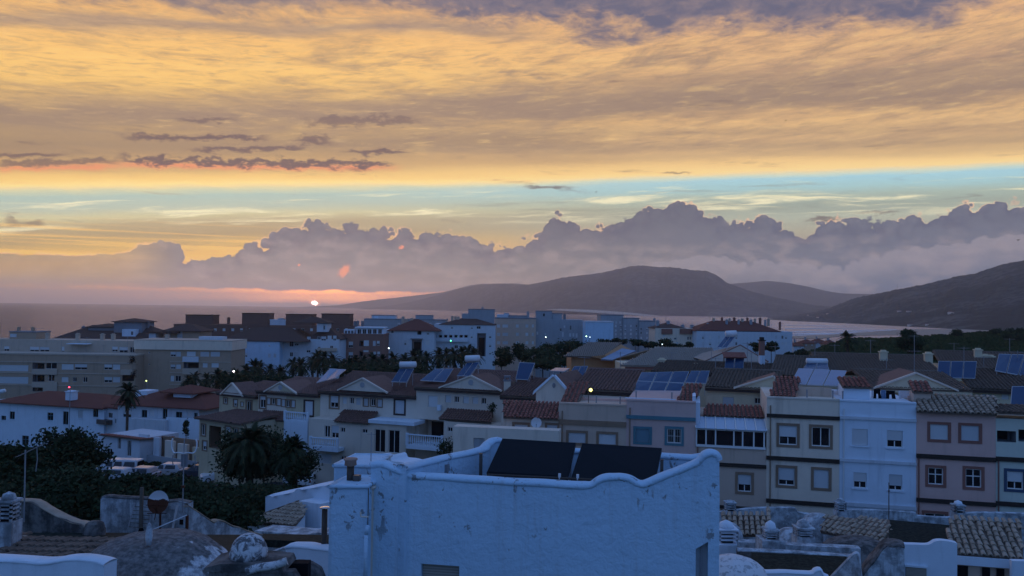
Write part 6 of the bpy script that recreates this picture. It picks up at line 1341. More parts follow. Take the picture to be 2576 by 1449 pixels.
# dish
p = P(402, 1263, 29.1); o = thing('satellite_dish', 'large rusted satellite dish on the ruined terrace', 'satellite dish', p); R = .405
d_ = dish_mesh(R, .12, 44, 14); d_.mi = [0 if sum(d_.v[i][2] for i in f_) / len(f_) > .09 + .025 * sin(sum(d_.v[i][0] for i in f_) * 3.1) else 1 for f_ in d_.f]
w_ = d_.build('reflector', [M_TANK, M_RUST], o, True); w_.rotation_euler = (radians(-12), 0, radians(-8))
MB().cyl((0, .05, 0), (0, .1, -1.4), .04, 8).build('mast', M_RUST, o); MB().tube([(0, -.1, -R), (0, -.45, -.1)], .014, 5).build('feed_arm', M_RUST, o)
for a, b_ in (((-.45, -.1, -.09), (.35, -.12, -.08)), ((-.4, -.1, -.38), (.3, -.12, -.36)), ((-.1, -.16, -.6), (-.02, -.16, .0))): MB().cyl(a, b_, .018, 5).build('stay', M_RUST, o)
# wooden post, ladder, poles
p = P(354, 1338, 29.2); o = thing('timber_post', 'upright grey timber post beside the ladder', 'post', (p.x, p.y, p.z - .3)); zt = P(354, 1226, 29.2).z - p.z + .3; MB().box(-.055, .055, -.04, .04, 0, zt).box(-.056, .056, -.041, .041, zt * .55, zt * .57).build('post', M_WOOD, o); MB().lathe([(.03, .0), (.12, .1), (.13, .25), (.06, .4)], (.06, -.1, .05), 8, wob=.3).build('rubbish_heap', M_BLK, o)
a0, a1, b0_, b1 = P(340, 1266, 29.6), P(321, 1331, 29.0), P(381, 1268, 29.6), P(375, 1335, 29.0)
o = thing('ladder', 'old wooden ladder leaning on the ruined white wall', 'ladder', a1)
MB().cyl(a1 - a1, a0 - a1, .018, 6).build('rail', M_GALV, o); MB().cyl(b1 - a1, b0_ - a1, .018, 6).build('rail', M_GALV, o)
for k in range(6): t_ = (k + .6) / 6.4; MB().cyl((a1.lerp(a0, t_)) - a1, (b1.lerp(b0_, t_)) - a1, .013, 5).build('rung', M_WOOD, o)
a, b_ = P(431, 1331, 28.8), P(443, 1271, 29.2); o = tag(MB().slab((0, 0, 0), (.07, 0, 0), b_ - a + Vector((.07, 0, 0)), b_ - a, .04).build('plank', mat('bleached_wood', lambda b: mix(noi(opos(), 8, 4, .6), (.35, .33, .32), (.48, .46, .45)), .9), None, loc=a), 'bleached plank leaning against the wall right of the dish', 'plank')
a, b_ = P(372, 1338, 28.6), P(470, 1296, 28.9); o = tag(MB().cyl((0, 0, 0), b_ - a, .022, 6).build('pole', M_TANK, None, loc=a), 'pale pole lying aslant below the rusted dish', 'pole')
a, b_ = P(370, 1337, 28.5), P(468, 1330, 28.6); o = tag(MB().cyl((0, 0, 0), b_ - a, .02, 6).build('pole', M_WOOD, None, loc=a), 'grey pole lying level under the slanting pole', 'pole')
a = P(470, 1333, 29.0); b_ = P(470, 1297, 29.0); o = tag(MB().box(-.04, .04, -.05, .05, 0, b_.z - a.z).build('door_jamb', M_RUST, None, loc=a), 'rusty upright post at the right end of the ruined wall', 'post')
# aerials
p = P(460, 1262, 29.3); o = thing('aerial_mast', 'aerial with curved white arms on a tall pole', 'antenna', (p.x, p.y, p.z - .4)); hz2 = P(459, 1140, 29.3).z - p.z + .4; k = 29.3 / 2022
MB().cyl((0, 0, 0), (0, 0, hz2 + .5), .022, 7).build('mast', M_GALV, o); MB().box(-.06, .06, -.05, .03, hz2 * .42, hz2 * .46).build('clamp', M_RUST, o)
for s in (-1, 1):
    MB().tube([(s * .42, 0, hz2 + 36 * k), (s * .46, 0, hz2 + 28 * k), (s * .455, 0, hz2 + 14 * k), (s * .40, 0, hz2 + 4 * k)], .028, 6).build('curved_arm', M_TANK, o)
    MB().tube([(s * .40, 0, hz2 - 5 * k), (s * .41, 0, hz2 - 20 * k), (s * .38, 0, hz2 - 32 * k)], .02, 6).build('lower_arm', M_GALV, o)
    MB().tube([(0, -.05, hz2), (s * .15, -.12, hz2 + 3 * k), (s * .33, -.05, hz2 + 1 * k), (s * .40, 0, hz2 + 4 * k)], .024, 6).build('dipole', M_TANK, o)
MB().box(-.12, .12, .04, .07, hz2 - .5, hz2 - .05).build('reflector_screen', M_GREYD, o)
p = P(61, 1290, 26.5); o = thing('aerial_mast', 'rusty leaning aerial pole at the far left', 'antenna', (p.x, p.y, p.z - .3)); hz2 = P(61, 1132, 26.5).z - p.z + .3
MB().cyl((0, 0, 0), (-.02, 0, hz2), .024, 7).build('mast', M_GALV, o)
for i in range(9): q_ = -.25 + i * .1; MB().cyl((q_, -.16, hz2 - .08 + q_ * .5), (q_, .16, hz2 - .08 + q_ * .5), .008, 4).build('element', M_GALV, o)
MB().cyl((-.28, 0, hz2 - .22), (.6, 0, hz2 + .22), .013, 5).build('boom', M_GALV, o); MB().tube([(.35, 0, hz2 + .12), (.38, 0, hz2 - .3), (.34, 0, hz2 - .7)], .016, 5).build('stay', M_GALV, o)
def slat_chimney(label, px, ytop, ybase, wpx, d, ycap, slats=3, m=None, ybox=None, wbox=None, capm=None):
    """whitewashed chimney: base, open slatted lantern, domed cap"""
    p = P(px, ybase, d); k = d / 2022; w = wpx * k; H_ = (ybase - ytop) * k; hc = (ycap - ytop) * k; m = m or M_OLDWALL; hb = (ybase - (ybox or (ycap + (ybase - ycap) * .62))) * k; wb = (wbox or wpx * 1.15) * k
    o = thing('slatted_chimney', label, 'chimney', (p.x, p.y, p.z - 1.0)); MB().box(-wb / 2, wb / 2, 0, wb, 0, 1 + hb).build('base', m, o); z0, z1 = 1 + hb, 1 + H_ - hc; c = wb / 2
    MB().box(-w * .3, w * .3, c - w * .3, c + w * .3, z0, z1).build('flue', M_DARK, o); n = slats; s = (z1 - z0) / (n + .5)
    for i in range(1, n + 1): zz = z0 + s * i; MB().box(-w / 2, w / 2, c - w / 2, c + w / 2, zz - s * .22, zz + s * .22).build('slat', m, o)
    for sx in (-1, 1):
        for sy in (-1, 1): MB().box(sx * w / 2 - .04 * (sx > 0) * 1.5, sx * w / 2 + .04 * (sx < 0) * 1.5, c + sy * w / 2 - .06 * (sy > 0), c + sy * w / 2 + .06 * (sy < 0), z0 + .003, z1).build('corner_post', m, o)
    MB().box(-w * .56, w * .56, c - w * .56, c + w * .56, z1 + .002, z1 + .06).build('cornice', m, o)
    R = w * .40; MB().lathe([(R * 1.05, z1 + .06), (R, z1 + .06 + hc * .25), (R * .85, z1 + .06 + hc * .55), (R * .5, z1 + hc * .85), (R * .12, z1 + hc)], (0, c, 0), 14, wob=.06).build('dome_cap', capm or m, o, True)
    return o
slat_chimney('slatted white chimney cut by the left edge', 5, 1243, 1345, 40, 22, 1268, 4)
# tile roof and white wall, bottom left
o = thing('old_house', 'old house with mossy barrel tile roof at the bottom left', 'house', P(100, 1440, 21)); o.location.z -= 4
def ro(x, y, d): return P(x, y, d) - Vector(o.location)
tile_roof(o, (ro(-120, 1432, 20.6), ro(212, 1442, 18.9), ro(306, 1373, 21.2), ro(28, 1352, 23.4)), M_TILE_DK, .255, .40, True, jitter=.02)
coping([ro(24, 1351, 23.5), ro(90, 1356, 22.9), ro(160, 1362, 22.3), ro(230, 1367, 21.8), ro(306, 1373, 21.2)], .22, .16, 'ridge_tiles', M_TILE_OLD, o)
b = MB(); q = [ro(-120, 1432, 20.6), ro(212, 1442, 18.9)]; b.quad((q[0].x, q[0].y, 0), (q[1].x, q[1].y, 0), q[1], q[0]); b.build('wall', M_OLDWALL, o)
silhouette('parapet_wall', 'smooth white wavy-topped wall in the bottom left corner', 'wall', [(-60, 1407), (0, 1408), (55, 1411), (100, 1414), (135, 1412), (160, 1408), (195, 1408), (240, 1413), (262, 1420)], 13.5, M_WHITE, .3, 13, .10)
# the big stone dome
def m_dome(b):
    p = opos(); l = lpos(); x, y, z = sxyz(l); n = noi(p, 9, 7, .7); n2 = noi(p, 2.2, 5, .65)
    c = mix(step(.34, .68, n), (.10, .10, .10), (.26, .25, .245)); c = mix(step(.55, .7, n2) * .5, c, (.14, .13, .11))
    w = step(.46, .54, noi(p, 2.6, 6, .62) + x * .30 - .34); c = mix(w, c, mix(step(.4, .6, n), (.36, .37, .39), (.70, .71, .72)))
    dobump(b, n * 1.2 + noi(p, 30, 3, .6) * .3, .8, .05); return c
M_DOME = mat('stone_dome', m_dome, .95, .1)
p = P(392, 1345, 15.8); base = p.z
o = thing('stone_dome', 'big grey stone dome with peeling white paint on its right', 'dome', (p.x, p.y, base - 3.0))
prof = [(1.62, 0), (1.62, 1.75)] + [(1.62 * cos(a) ** .75, 1.75 + 1.25 * sin(a)) for a in [radians(q) for q in (8, 18, 28, 38, 48, 58, 68, 76, 83)]] + [(.05, 3.0)]
b = MB().lathe(prof, n=48, wob=.05, seed=2); b.v = [(x, y, z + .035 * noise.noise(Vector((x * 4, y * 4, z * 4)))) for x, y, z in b.v]; b.build('dome', M_DOME, o, True)
p = P(375, 1350, 15.2); o2 = tag(MB().lathe([(.05, -.15), (.065, .0), (.06, .12), (.045, .2), (.015, .26)], n=12, wob=.1).build('finial', M_OLDWALL, None, True, loc=p), 'small white finial standing on the big stone dome', 'finial')
# domed chimney with arches
def m_mottle(b):
    p = opos(); n = noi(p, 7, 6, .68, .8); c = mix(step(.44, .56, n), (.13, .13, .135), (.58, .59, .60)); dobump(b, n, .7, .03); return c
M_MOTTLE = mat('mottled_limewash', m_mottle, .95, .1)
p = P(620, 1405, 12.5); k = 12.5 / 2022; o = thing('domed_chimney', 'rustic domed chimney with arched openings beside the big dome', 'chimney', (p.x, p.y, p.z - 1.2)); R = .285
MB().lathe([(R, 1.2), (R * 1.02, 1.26)] + [(R * cos(a), 1.26 + .30 * sin(a)) for a in [radians(q) for q in (12, 25, 38, 50, 62, 73, 83)]], (0, .1, 0), 26, wob=.06).build('dome', M_MOTTLE, o, True)
MB().prism([(-.56, 1.08), (.66, 1.08), (.62, 1.17), (.3, 1.20), (-.3, 1.20), (-.54, 1.14)], -.28, .42).build('cornice', M_STONEW, o)
arch = [(-.5, 0), (-.5, 1.078), (.78, 1.078), (.9, .9), (.9, 0), (.68, 0), (.68, .8)] + [(.46 + .22 * cos(a), .8 + .17 * sin(a)) for a in [radians(q) for q in (20, 45, 70, 95, 120, 150)]] + [(.24, .8), (.24, 0), (.02, 0), (.02, .84)] + [(-.19 + .21 * cos(a), .84 + .17 * sin(a)) for a in [radians(q) for q in (20, 45, 70, 95, 120, 150)]] + [(-.40, .84), (-.40, 0)]
MB().prism(arch, -.22, -.05).build('arched_front', M_STONEW, o); MB().box(-.5, .9, .2, .4, 0, 1.07).build('rear_wall', M_DARK, o)
MB().slab((-.36, -.1, .86), (.0, -.02, .97), (.0, .1, .97), (-.36, .1, .86), .05).build('tile_shard', M_TANK, o)
coping([(.1, -.25, 1.1), (.3, -.3, 1.17), (.5, -.3, 1.2), (.7, -.26, 1.26)], .13, .12, 'mortar_roll', M_MOTTLE, o)
p = P(752, 1455, 14.5); o = tag(MB().lathe([(.46, -.8), (.45, 0), (.40, .16), (.28, .25), (.12, .285), (.02, .29)], n=24, wob=.1, seed=5).build('stone_hump', M_STONEW, None, True, loc=p), 'rounded grey stone hump below the white parapet', 'masonry')

# ================================================================ right foreground: old roofs below the coloured houses
def oldroof(label, q, pitch=.27, course=.38, m=M_TILE_OLD, fascia=None, name='old_house', wm=M_OLDWALL, limit=300):
    c = P(*q[0]); g = town_z(c.x, c.y) - .3; o = thing(name, label, 'house', (c.x, c.y, g)); pts = [P(*k) - Vector(o.location) for k in q]
    d = tile_roof(o, pts, m, pitch, course, True, jitter=.018, limit=limit)
    A, B, C_, D = pts; b = MB()
    ins = [A.lerp(C_, .04), B.lerp(D, .04), C_.lerp(A, .02), D.lerp(B, .02)]
    b.add([(v.x, v.y, 0) for v in ins] + [(v.x, v.y, v.z - .14) for v in ins], [(0, 1, 5, 4), (1, 2, 6, 5), (2, 3, 7, 6), (3, 0, 4, 7)]); b.build('wall', wm, o)
    return o, pts
o, pts = oldroof('old tiled roof between the white building and the slatted chimneys', ((1822, 1346, 42), (1934, 1346, 41.4), (1940, 1297, 43.2), (1814, 1294, 43.6)))
o, pts = oldroof('old tiled roof below the bright white row house', ((2064, 1337, 42), (2236, 1369, 39), (2238, 1308, 40.7), (2074, 1300, 43.2)))
o, pts = oldroof('old tiled roof with white fascia in the bottom right corner', ((2376, 1391, 36), (2575, 1406, 35), (2568, 1315, 37.4), (2391, 1307, 38.2)), wm=M_TAN)
A, B = pts[0], pts[1]; MB().slab(A + Vector((-.05, -.06, -.05)), A + Vector((-.05, -.06, -.42)), B + Vector((.05, -.06, -.42)), B + Vector((.05, -.06, -.05)), -.1).build('fascia', M_WHITE, o)
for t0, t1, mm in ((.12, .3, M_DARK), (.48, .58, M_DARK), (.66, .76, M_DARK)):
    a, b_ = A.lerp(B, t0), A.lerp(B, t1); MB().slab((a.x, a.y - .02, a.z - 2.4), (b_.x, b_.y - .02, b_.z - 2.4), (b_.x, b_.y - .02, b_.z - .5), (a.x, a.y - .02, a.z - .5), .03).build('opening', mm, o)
silhouette('garden_wall', 'white wall stub under the fascia at the right edge', 'wall', [(2545, 1411), (2580, 1412), (2640, 1414)], 34.4, M_WHITE, .3, 34, smooth=0)
c = P(2567, 1315, 37.4); 
# flat felt roofs
for lb, q in (('dark felt roof between the two tiled roofs on the right', ((2236, 1366, 37.9), (2392, 1374, 36.9), (2392, 1318, 40.9), (2236, 1310, 41.8))), ('dark felt roof behind the leaning white buttress', ((1890, 1470, 28.9), (2130, 1478, 28.3), (2130, 1400, 32.3), (1890, 1396, 32.7)))):
    pts = [P(*k) for k in q]; zz = sum(p.z for p in pts) / 4; o = thing('flat_roof_house', lb, 'house', (pts[0].x, pts[0].y, town_z(pts[0].x, pts[0].y))); lo = Vector(o.location)
    b = MB(); w = [Vector((p.x, p.y, zz)) - lo for p in pts]; MB().slab(*w, .25).build('felt_roof', M_MOSS, o); b.add([(v.x, v.y, 0) for v in w] + [(v.x, v.y, v.z - .26) for v in w], [(0, 1, 5, 4), (1, 2, 6, 5), (2, 3, 7, 6), (3, 0, 4, 7)]); b.build('wall', M_OLDWALL, o)
silhouette('old_wall', 'long grey weathered wall at the foot of the cream row house', 'wall', [(1800, 1290), (1850, 1284), (1900, 1279), (1960, 1278), (2000, 1279), (2010, 1290), (2060, 1296)], 50, M_OLDWALL, .4, 49)
silhouette('old_wall', 'stained grey wall at the foot of the white and pink houses', 'wall', [(2112, 1284), (2200, 1284), (2304, 1290), (2306, 1298), (2390, 1303), (2420, 1296), (2470, 1290), (2660, 1296)], 49, M_OLDWALL, .4, 47, smooth=2)
silhouette('old_wall', 'low lichen-grey ledge behind the square chimney bases', 'wall', [(1858, 1364), (1930, 1366), (2000, 1372), (2100, 1377), (2165, 1380)], 35.5, M_OLDWALL, .5, 34.6)
silhouette('old_wall', 'pale kerb wall at the edge of the lower felt roof', 'wall', [(1855, 1384), (1930, 1388), (2000, 1391), (2080, 1397), (2150, 1402)], 33.4, M_STONEW, .4, 32.6, .12, copm=M_OLDWALL)
fx, rx = silhouette('garden_wall', 'white wall with wavy top and a shuttered window, bottom right', 'wall', [(2234, 1361), (2242, 1359), (2262, 1363), (2275, 1369), (2300, 1370), (2330, 1371), (2342, 1368), (2352, 1362), (2368, 1360), (2392, 1363), (2408, 1367)], 35.5, M_WHITE, .35, 34.8)
q = fx.rect((2278, 1426, 2330, 1470)); MB().box(q[0], q[2], -.06, -.003, q[1], q[3]).build('shutter', M_SHUT_BE, rx); MB().box(q[0] - .05, q[2] + .05, -.12, -.004, q[3] + .003, q[3] + .08).build('lintel', M_WHITE, rx)
silhouette('buttress', 'leaning white buttress wall beside the lower felt roof', 'wall', [(2080, 1462), (2100, 1442), (2122, 1420), (2144, 1397), (2153, 1393), (2159, 1400), (2164, 1440), (2168, 1465)], 27.5, M_OLDWALL, .3, 27, .08, smooth=2)
silhouette('buttress', 'second sloping buttress with grey stained edge', 'wall', [(2160, 1470), (2175, 1440), (2195, 1415), (2215, 1393), (2232, 1376), (2262, 1374), (2275, 1378)], 31, M_OLDWALL, 1.0, 30.5, .2, copm=M_STONEW, smooth=2)
silhouette('parapet_wall', 'white lumpy parapet low between the dome and the buttress', 'wall', [(1895, 1437), (1930, 1440), (1980, 1441), (2040, 1444), (2052, 1437), (2064, 1434), (2072, 1446), (2085, 1452)], 25, M_WHITE, .3, 24.6, .1)
for lb, px, py, d, rr, hh in (('flattened grey stone vault in front of the second tiled roof', 2160, 1402, 36, 1.75, .85), ('low grey hump between the slatted chimneys', 1992, 1366, 38.5, .85, .72), ('grey lichen hump left of the second tiled roof', 2058, 1326, 43.5, .9, .75), ('grey hump behind the leftmost slatted chimney', 1832, 1352, 40, .75, .75)):
    p = P(px, py, d); g = town_z(p.x, p.y); b = MB().lathe([(rr, g - p.z), (rr, 0), (rr * .93, hh * .35), (rr * .75, hh * .68), (rr * .45, hh * .92), (rr * .1, hh)], n=26, wob=.12, seed=px); tag(b.build('stone_vault', M_STONEW if rr > 1 else M_OLDWALL, None, True, loc=p), lb, 'vault')
p = P(1846, 1400, 24); b = MB().lathe([(.98, -4), (.98, -.6)] + [(.98 * cos(a), -.6 + .62 * sin(a)) for a in [radians(q) for q in (12, 26, 40, 54, 68, 80)]] + [(.03, .03)], n=36, wob=.03); b.v = [(x, y, z + .02 * noise.noise(Vector((x * 5, y * 5, z * 5)))) for x, y, z in b.v]
def m_wd(b):
    p = opos(); n = noi(p, 6, 6, .65); c = mix(step(.52, .62, n) * .7, (.66, .67, .68), (.25, .26, .27)); dobump(b, n, .6, .03); return c
tag(b.build('white_dome', mat('peeling_white_dome', m_wd, .95, .1), None, True, loc=p), 'peeling white dome at the right foot of the white building', 'dome')
slat_chimney('large slatted chimney against the right side of the white building', 1835, 1318, 1402, 46, 36, 1340, 3, M_WHITE, ybox=1372, wbox=66)
slat_chimney('slatted chimney with round white cap on a square white base', 1947, 1318, 1402, 34, 34, 1342, 3, M_OLDWALL, ybox=1362, wbox=58, capm=M_WHITE)
slat_chimney('slatted chimney with grey cap beside the stone vault', 2029, 1312, 1388, 40, 36, 1334, 3, M_OLDWALL, ybox=1354, wbox=46)
slat_chimney('small slatted chimney above the second tiled roof', 2119, 1256, 1300, 22, 46, 1268, 3, M_OLDWALL)
slat_chimney('small slatted chimney with bright cap before the pink house', 2418, 1262, 1302, 24, 44, 1275, 2, M_OLDWALL, capm=M_WHITE)
slat_chimney('tiny slatted chimney at the foot of the tan house', 1840, 1263, 1300, 24, 47, 1268, 3, M_OLDWALL)
p = P(2236, 1306, 41); o = thing('aerial_mast', 'thin dark pole standing before the white row house', 'antenna', (p.x, p.y, p.z - .5)); h_ = P(2236, 1214, 41).z - p.z + .5
MB().cyl((0, 0, 0), (0, 0, h_), .025, 6).build('mast', M_FRAMED, o); MB().cyl((-.05, 0, h_ * .82), (.05, 0, h_ * .82), .03, 6).build('clamp', M_FRAMED, o)

# ================================================================ trees, palms and shrubs
def leafmat(name, c1, c2):
    def f(b):
        n = noi(opos(), 1.1, 4, .6); r = X.nt.nodes.new('ShaderNodeNewGeometry'); k = X(r.outputs['Random Per Island'])
        return mix(step(.3, .7, n) * .6 + k * .4, c1, c2)
    return mat(name, f, .8, .15)
M_LEAF_D = leafmat('dark_leaves', (.012, .020, .010), (.040, .058, .024))
M_LEAF_O = leafmat('olive_leaves', (.020, .028, .014), (.060, .075, .034))
M_LEAF_P = leafmat('palm_leaves', (.014, .022, .012), (.042, .056, .026))
M_BARK = mat('bark', lambda b: mix(noi(opos(), 6, 5, .6), (.05, .04, .03), (.12, .095, .075)), .95, .05)
M_FIELD = leafmat('field_grass', (.030, .046, .018), (.075, .100, .038))
def leaves(b, c, rad, n, size, rnd, clumps=18, flat=1.0, shell=.55):
    """leaf-sized faces in clumps through an ellipsoid"""
    c = Vector(c); cl = []
    for _ in range(clumps):
        while True:
            v = Vector((rnd.uniform(-1, 1), rnd.uniform(-1, 1), rnd.uniform(-1, 1)))
            if .15 < v.length < 1: break
        v = v.normalized() * (shell + (1 - shell) * rnd.random()) * .86
        cl.append((Vector((v.x * rad[0], v.y * rad[1], v.z * rad[2])), .22 + .26 * rnd.random()))
    for _ in range(n):
        o, k = rnd.choice(cl); g = Vector((rnd.gauss(0, 1), rnd.gauss(0, 1), rnd.gauss(0, 1))) * .5
        p = c + o + Vector((g.x * rad[0] * k, g.y * rad[1] * k, g.z * rad[2] * k * flat))
        a = Vector((rnd.gauss(0, 1), rnd.gauss(0, 1), rnd.gauss(0, .7))).normalized(); s = a.orthogonal().normalized(); L = size * rnd.uniform(.6, 1.4)
        i = len(b.v); b.v += [tuple(p - a * L * .5), tuple(p + s * L * .28), tuple(p + a * L * .5), tuple(p - s * L * .28)]; b.f.append((i, i + 1, i + 2, i + 3)); b.mi.append(0)
def limb(b, p0, p1, r0, r1, rnd, n=5):
    pts = [Vector(p0).lerp(Vector(p1), i / n) + Vector((rnd.gauss(0, r0 * .5), rnd.gauss(0, r0 * .5), 0)) * (0 < i < n) for i in range(n + 1)]
    for i in range(n): b.cyl(pts[i], pts[i + 1], r0 + (r1 - r0) * i / n, 7, r0 + (r1 - r0) * (i + 1) / n)
def tree(label, px, py, d, rx, rzv, n, size, m=None, name='tree', cat='tree', seed=1, clumps=22, gz=None, group=None, ry=None):
    """crown centred where it is seen; trunk and limbs down to the ground"""
    rnd = random.Random(seed * 77 + int(px)); c = P(px, py, d); k = d / 2022; g = town_z(c.x, c.y) if gz is None else gz
    t = thing(name, label, cat, (c.x, c.y, g), 0, group); h = c.z - g; R = (rx * k, (ry or rx) * k, rzv * k)
    b = MB(); limb(b, (0, 0, -.2), (0, 0, max(.3, h - R[2] * .3)), max(.08, R[0] * .07), max(.04, R[0] * .035), rnd)
    for i in range(5): a = 2 * pi * i / 5 + rnd.random(); limb(b, (0, 0, max(.2, h - R[2] * .7)), (cos(a) * R[0] * .6, sin(a) * R[1] * .6, h + R[2] * .3 * rnd.random()), R[0] * .035, R[0] * .012, rnd, 3)
    b.build('trunk', M_BARK, t)
    b = MB(); leaves(b, (0, 0, h), R, n, size, rnd, clumps); b.build('crown', m or M_LEAF_D, t)
    return t
tree('broad dark tree left of the parked cars', 168, 1142, 70, 100, 62, 9000, .30, seed=1, clumps=34)
tree('dark tree cut by the left edge above the masonry gable', 10, 1190, 62, 85, 55, 6000, .28, seed=2)
SH = [(70, 1232, 52, 110, 70), (190, 1228, 50, 100, 58), (300, 1248, 54, 100, 46), (410, 1252, 52, 95, 44), (500, 1258, 56, 80, 42), (585, 1275, 52, 85, 48), (640, 1275, 56, 70, 42), (20, 1285, 44, 90, 60), (150, 1280, 42, 100, 60), (262, 1288, 43, 90, 48), (365, 1285, 44, 95, 44), (560, 1308, 42, 85, 44), (480, 1290, 44, 85, 44), (645, 1246, 66, 70, 30), (705, 1250, 68, 60, 26), (30, 1160, 60, 70, 40), (440, 1222, 66, 60, 22), (340, 1220, 66, 60, 22)]
RANK = {}
for i, (x, y, d, a, b_) in sorted(enumerate(SH), key=lambda e: e[1][0]):
    rk = 'front' if d < 46 else 'middle' if d < 58 else 'back'; RANK[rk] = RANK.get(rk, -1) + 1
    tree('dense dark shrub in the %s rank of the left thicket, %s from the left' % (rk, ORD[RANK[rk]]), x, y, d, a, b_, 4200, .26, [M_LEAF_D, M_LEAF_O][i % 3 == 1], 'shrub', 'shrub', i + 3, 20, group='thicket shrubs')
tree('small dark bush under the white balustrade of the right pediment house', 1122, 1132, 74, 24, 26, 1200, .16, seed=40, name='shrub', cat='shrub')
tree('round potted bush on the porch roof of the right pediment house', 1240, 1026, 78, 12, 14, 500, .12, seed=41, name='shrub', cat='shrub', gz=P(1240, 1045, 78).z)
tree('small dark cypress above the garden wall', 468, 1075, 108, 9, 24, 700, .22, seed=42, name='cypress_tree')
for i, (x, y, rx, rz_, d) in enumerate(((1312, 885, 24, 24, 150), (1345, 895, 34, 24, 145), (1385, 888, 36, 26, 150), (1420, 880, 30, 22, 155), (1450, 872, 26, 18, 160), (1365, 912, 44, 20, 135), (1410, 905, 40, 18, 138))):
    tree('leafy tree in the grove below the grey blocks, %s from the left' % ORD[i], x, y, d, rx, rz_, 2200, .45, [M_LEAF_D, M_LEAF_O][i % 2], 'grove_tree', 'tree', 50 + i, 16, group='grove below the grey blocks')
for i, (x, y, rx, rz_) in enumerate(((1522, 862, 22, 9), (1560, 858, 22, 10), (1598, 862, 20, 9), (1632, 866, 24, 10), (1672, 862, 22, 13), (1700, 870, 20, 8), (1735, 870, 16, 8))):
    tree('low tree in the row behind the pale roofs, %s from the left' % ORD[i], x, y, 195, rx, rz_, 900, .55, M_LEAF_D, 'row_tree', 'tree', 70 + i, 12, group='row behind the pale roofs')
# palms
def frond(b, base, a, el, L, droop, w, rnd, nl=12, width=.10):
    d = Vector((cos(a) * cos(el), sin(a) * cos(el), sin(el))); side = Vector((-sin(a), cos(a), 0)); pts = []
    for i in range(nl + 1):
        t = i / nl; pts.append(Vector(base) + d * L * t + Vector((0, 0, -droop * L * t * t)))
    for i in range(1, nl + 1):
        p = pts[i]; tg = (pts[i] - pts[i - 1]).normalized(); q = .35 + .65 * sin(pi * min(1, i / nl * 1.05)) if i < nl else .5
        for s in (-1, 1):
            tip = p + side * s * w * q + tg * w * .45 + Vector((0, 0, -w * .35 * q)); k = len(b.v)
            b.v += [tuple(pts[i - 1]), tuple(p + tg * width * .6), tuple(tip)]; b.f.append((k, k + 1, k + 2)); b.mi.append(0)
def palm_crown(R, nf, seed, skirt=0, nl=12, emin=-25):
    rnd = random.Random(seed); b = MB()
    for i in range(nf):
        a = i * 2.39996 + rnd.gauss(0, .15); e = radians(rnd.uniform(emin, 80)); frond(b, (0, 0, 0), a, e, R * rnd.uniform(.85, 1.1), .30 + .35 * cos(e), R * .20, rnd, nl, R * .05)
    for i in range(skirt): a = rnd.random() * 2 * pi; frond(b, (0, 0, -.15 - rnd.random() * R * .35), a, radians(rnd.uniform(-80, -30)), R * rnd.uniform(.5, .85), .2, R * .15, rnd, nl, R * .05)
    return b
CR = [palm_crown(1.0, 34, 5 + i, 14, 9).mesh('crown', M_LEAF_P) for i in range(4)]
TRK = MB().cyl((0, 0, 0), (0, 0, .5), .22, 9, .18).cyl((0, 0, .5), (0, 0, 1), .18, 9, .2).mesh('trunk', M_BARK)
def palm(label, px, py, d, R, mesh=None, group=None, tw=1.0, name='palm_tree'):
    c = P(px, py, d); g = town_z(c.x, c.y); t = thing(name, label, 'palm', (c.x, c.y, g), 0, group); h = c.z - g
    o = bpy.data.objects.new('trunk', TRK); COL.objects.link(o); o.parent = t; o.scale = (tw, tw, h)
    o = bpy.data.objects.new('crown', mesh or CR[int(px) % 4]); COL.objects.link(o); o.parent = t; o.location = (0, 0, h); s = R * d / 2022; o.scale = (s, s, s); o.rotation_euler = (0, 0, px * .37)
    return t
belt = [(475, 957), (490, 950), (520, 953), (548, 945), (565, 948), (592, 946), (620, 932), (640, 922), (652, 924), (680, 930), (705, 936), (737, 914), (757, 917), (787, 905), (800, 899), (816, 900), (838, 905), (862, 918), (880, 913), (894, 910), (914, 906), (938, 904), (962, 906), (990, 902), (1018, 904), (1040, 898), (1055, 896), (1074, 897), (1104, 892), (1124, 890), (1142, 891), (1162, 886), (1177, 885), (1192, 890)]
for i, (x, y) in enumerate(belt): palm('palm in the belt below the apartment blocks, %s from the left' % ORD[i], x, y, 158 + 9 * ((i * 7) % 3), 26 + (i * 5) % 9, group='palm belt', tw=1.3)
tree('rounded dark tree at the right end of the palm belt', 1262, 898, 160, 34, 22, 2200, .5, seed=91); tree('dark shrubbery behind the solar tanks, between palm belt and houses', 960, 930, 150, 150, 14, 5200, .5, seed=92, name='shrubbery', cat='shrub', clumps=40, ry=40)
tree('dark shrubbery under the left end of the palm belt', 640, 955, 150, 130, 16, 5200, .5, seed=93, name='shrubbery', cat='shrub', clumps=40, ry=40)
palm('tall slim palm in front of the white house at left', 322, 984, 110, 38, palm_crown(1.0, 44, 21, 26, 12).mesh('crown', M_LEAF_P), tw=1.0)
palm('big shaggy palm, left of the pair beside the pediment houses', 630, 1112, 74, 74, palm_crown(1.0, 90, 31, 90, 14).mesh('crown', M_LEAF_P), tw=1.8)
palm('big shaggy palm, right of the pair beside the pediment houses', 738, 1132, 72, 56, palm_crown(1.0, 80, 32, 80, 14).mesh('crown', M_LEAF_P), tw=1.8)
for i, (x, y, d, a, b_) in enumerate(((605, 1142, 75, 58, 66), (668, 1138, 75, 48, 68), (745, 1158, 72, 48, 58))): tree('dark ivy-clad mass under the shaggy palms, %s from the left' % ORD[i], x, y, d, a, b_, 4500, .28, M_LEAF_D, 'shrub', 'shrub', 120 + i, 24)
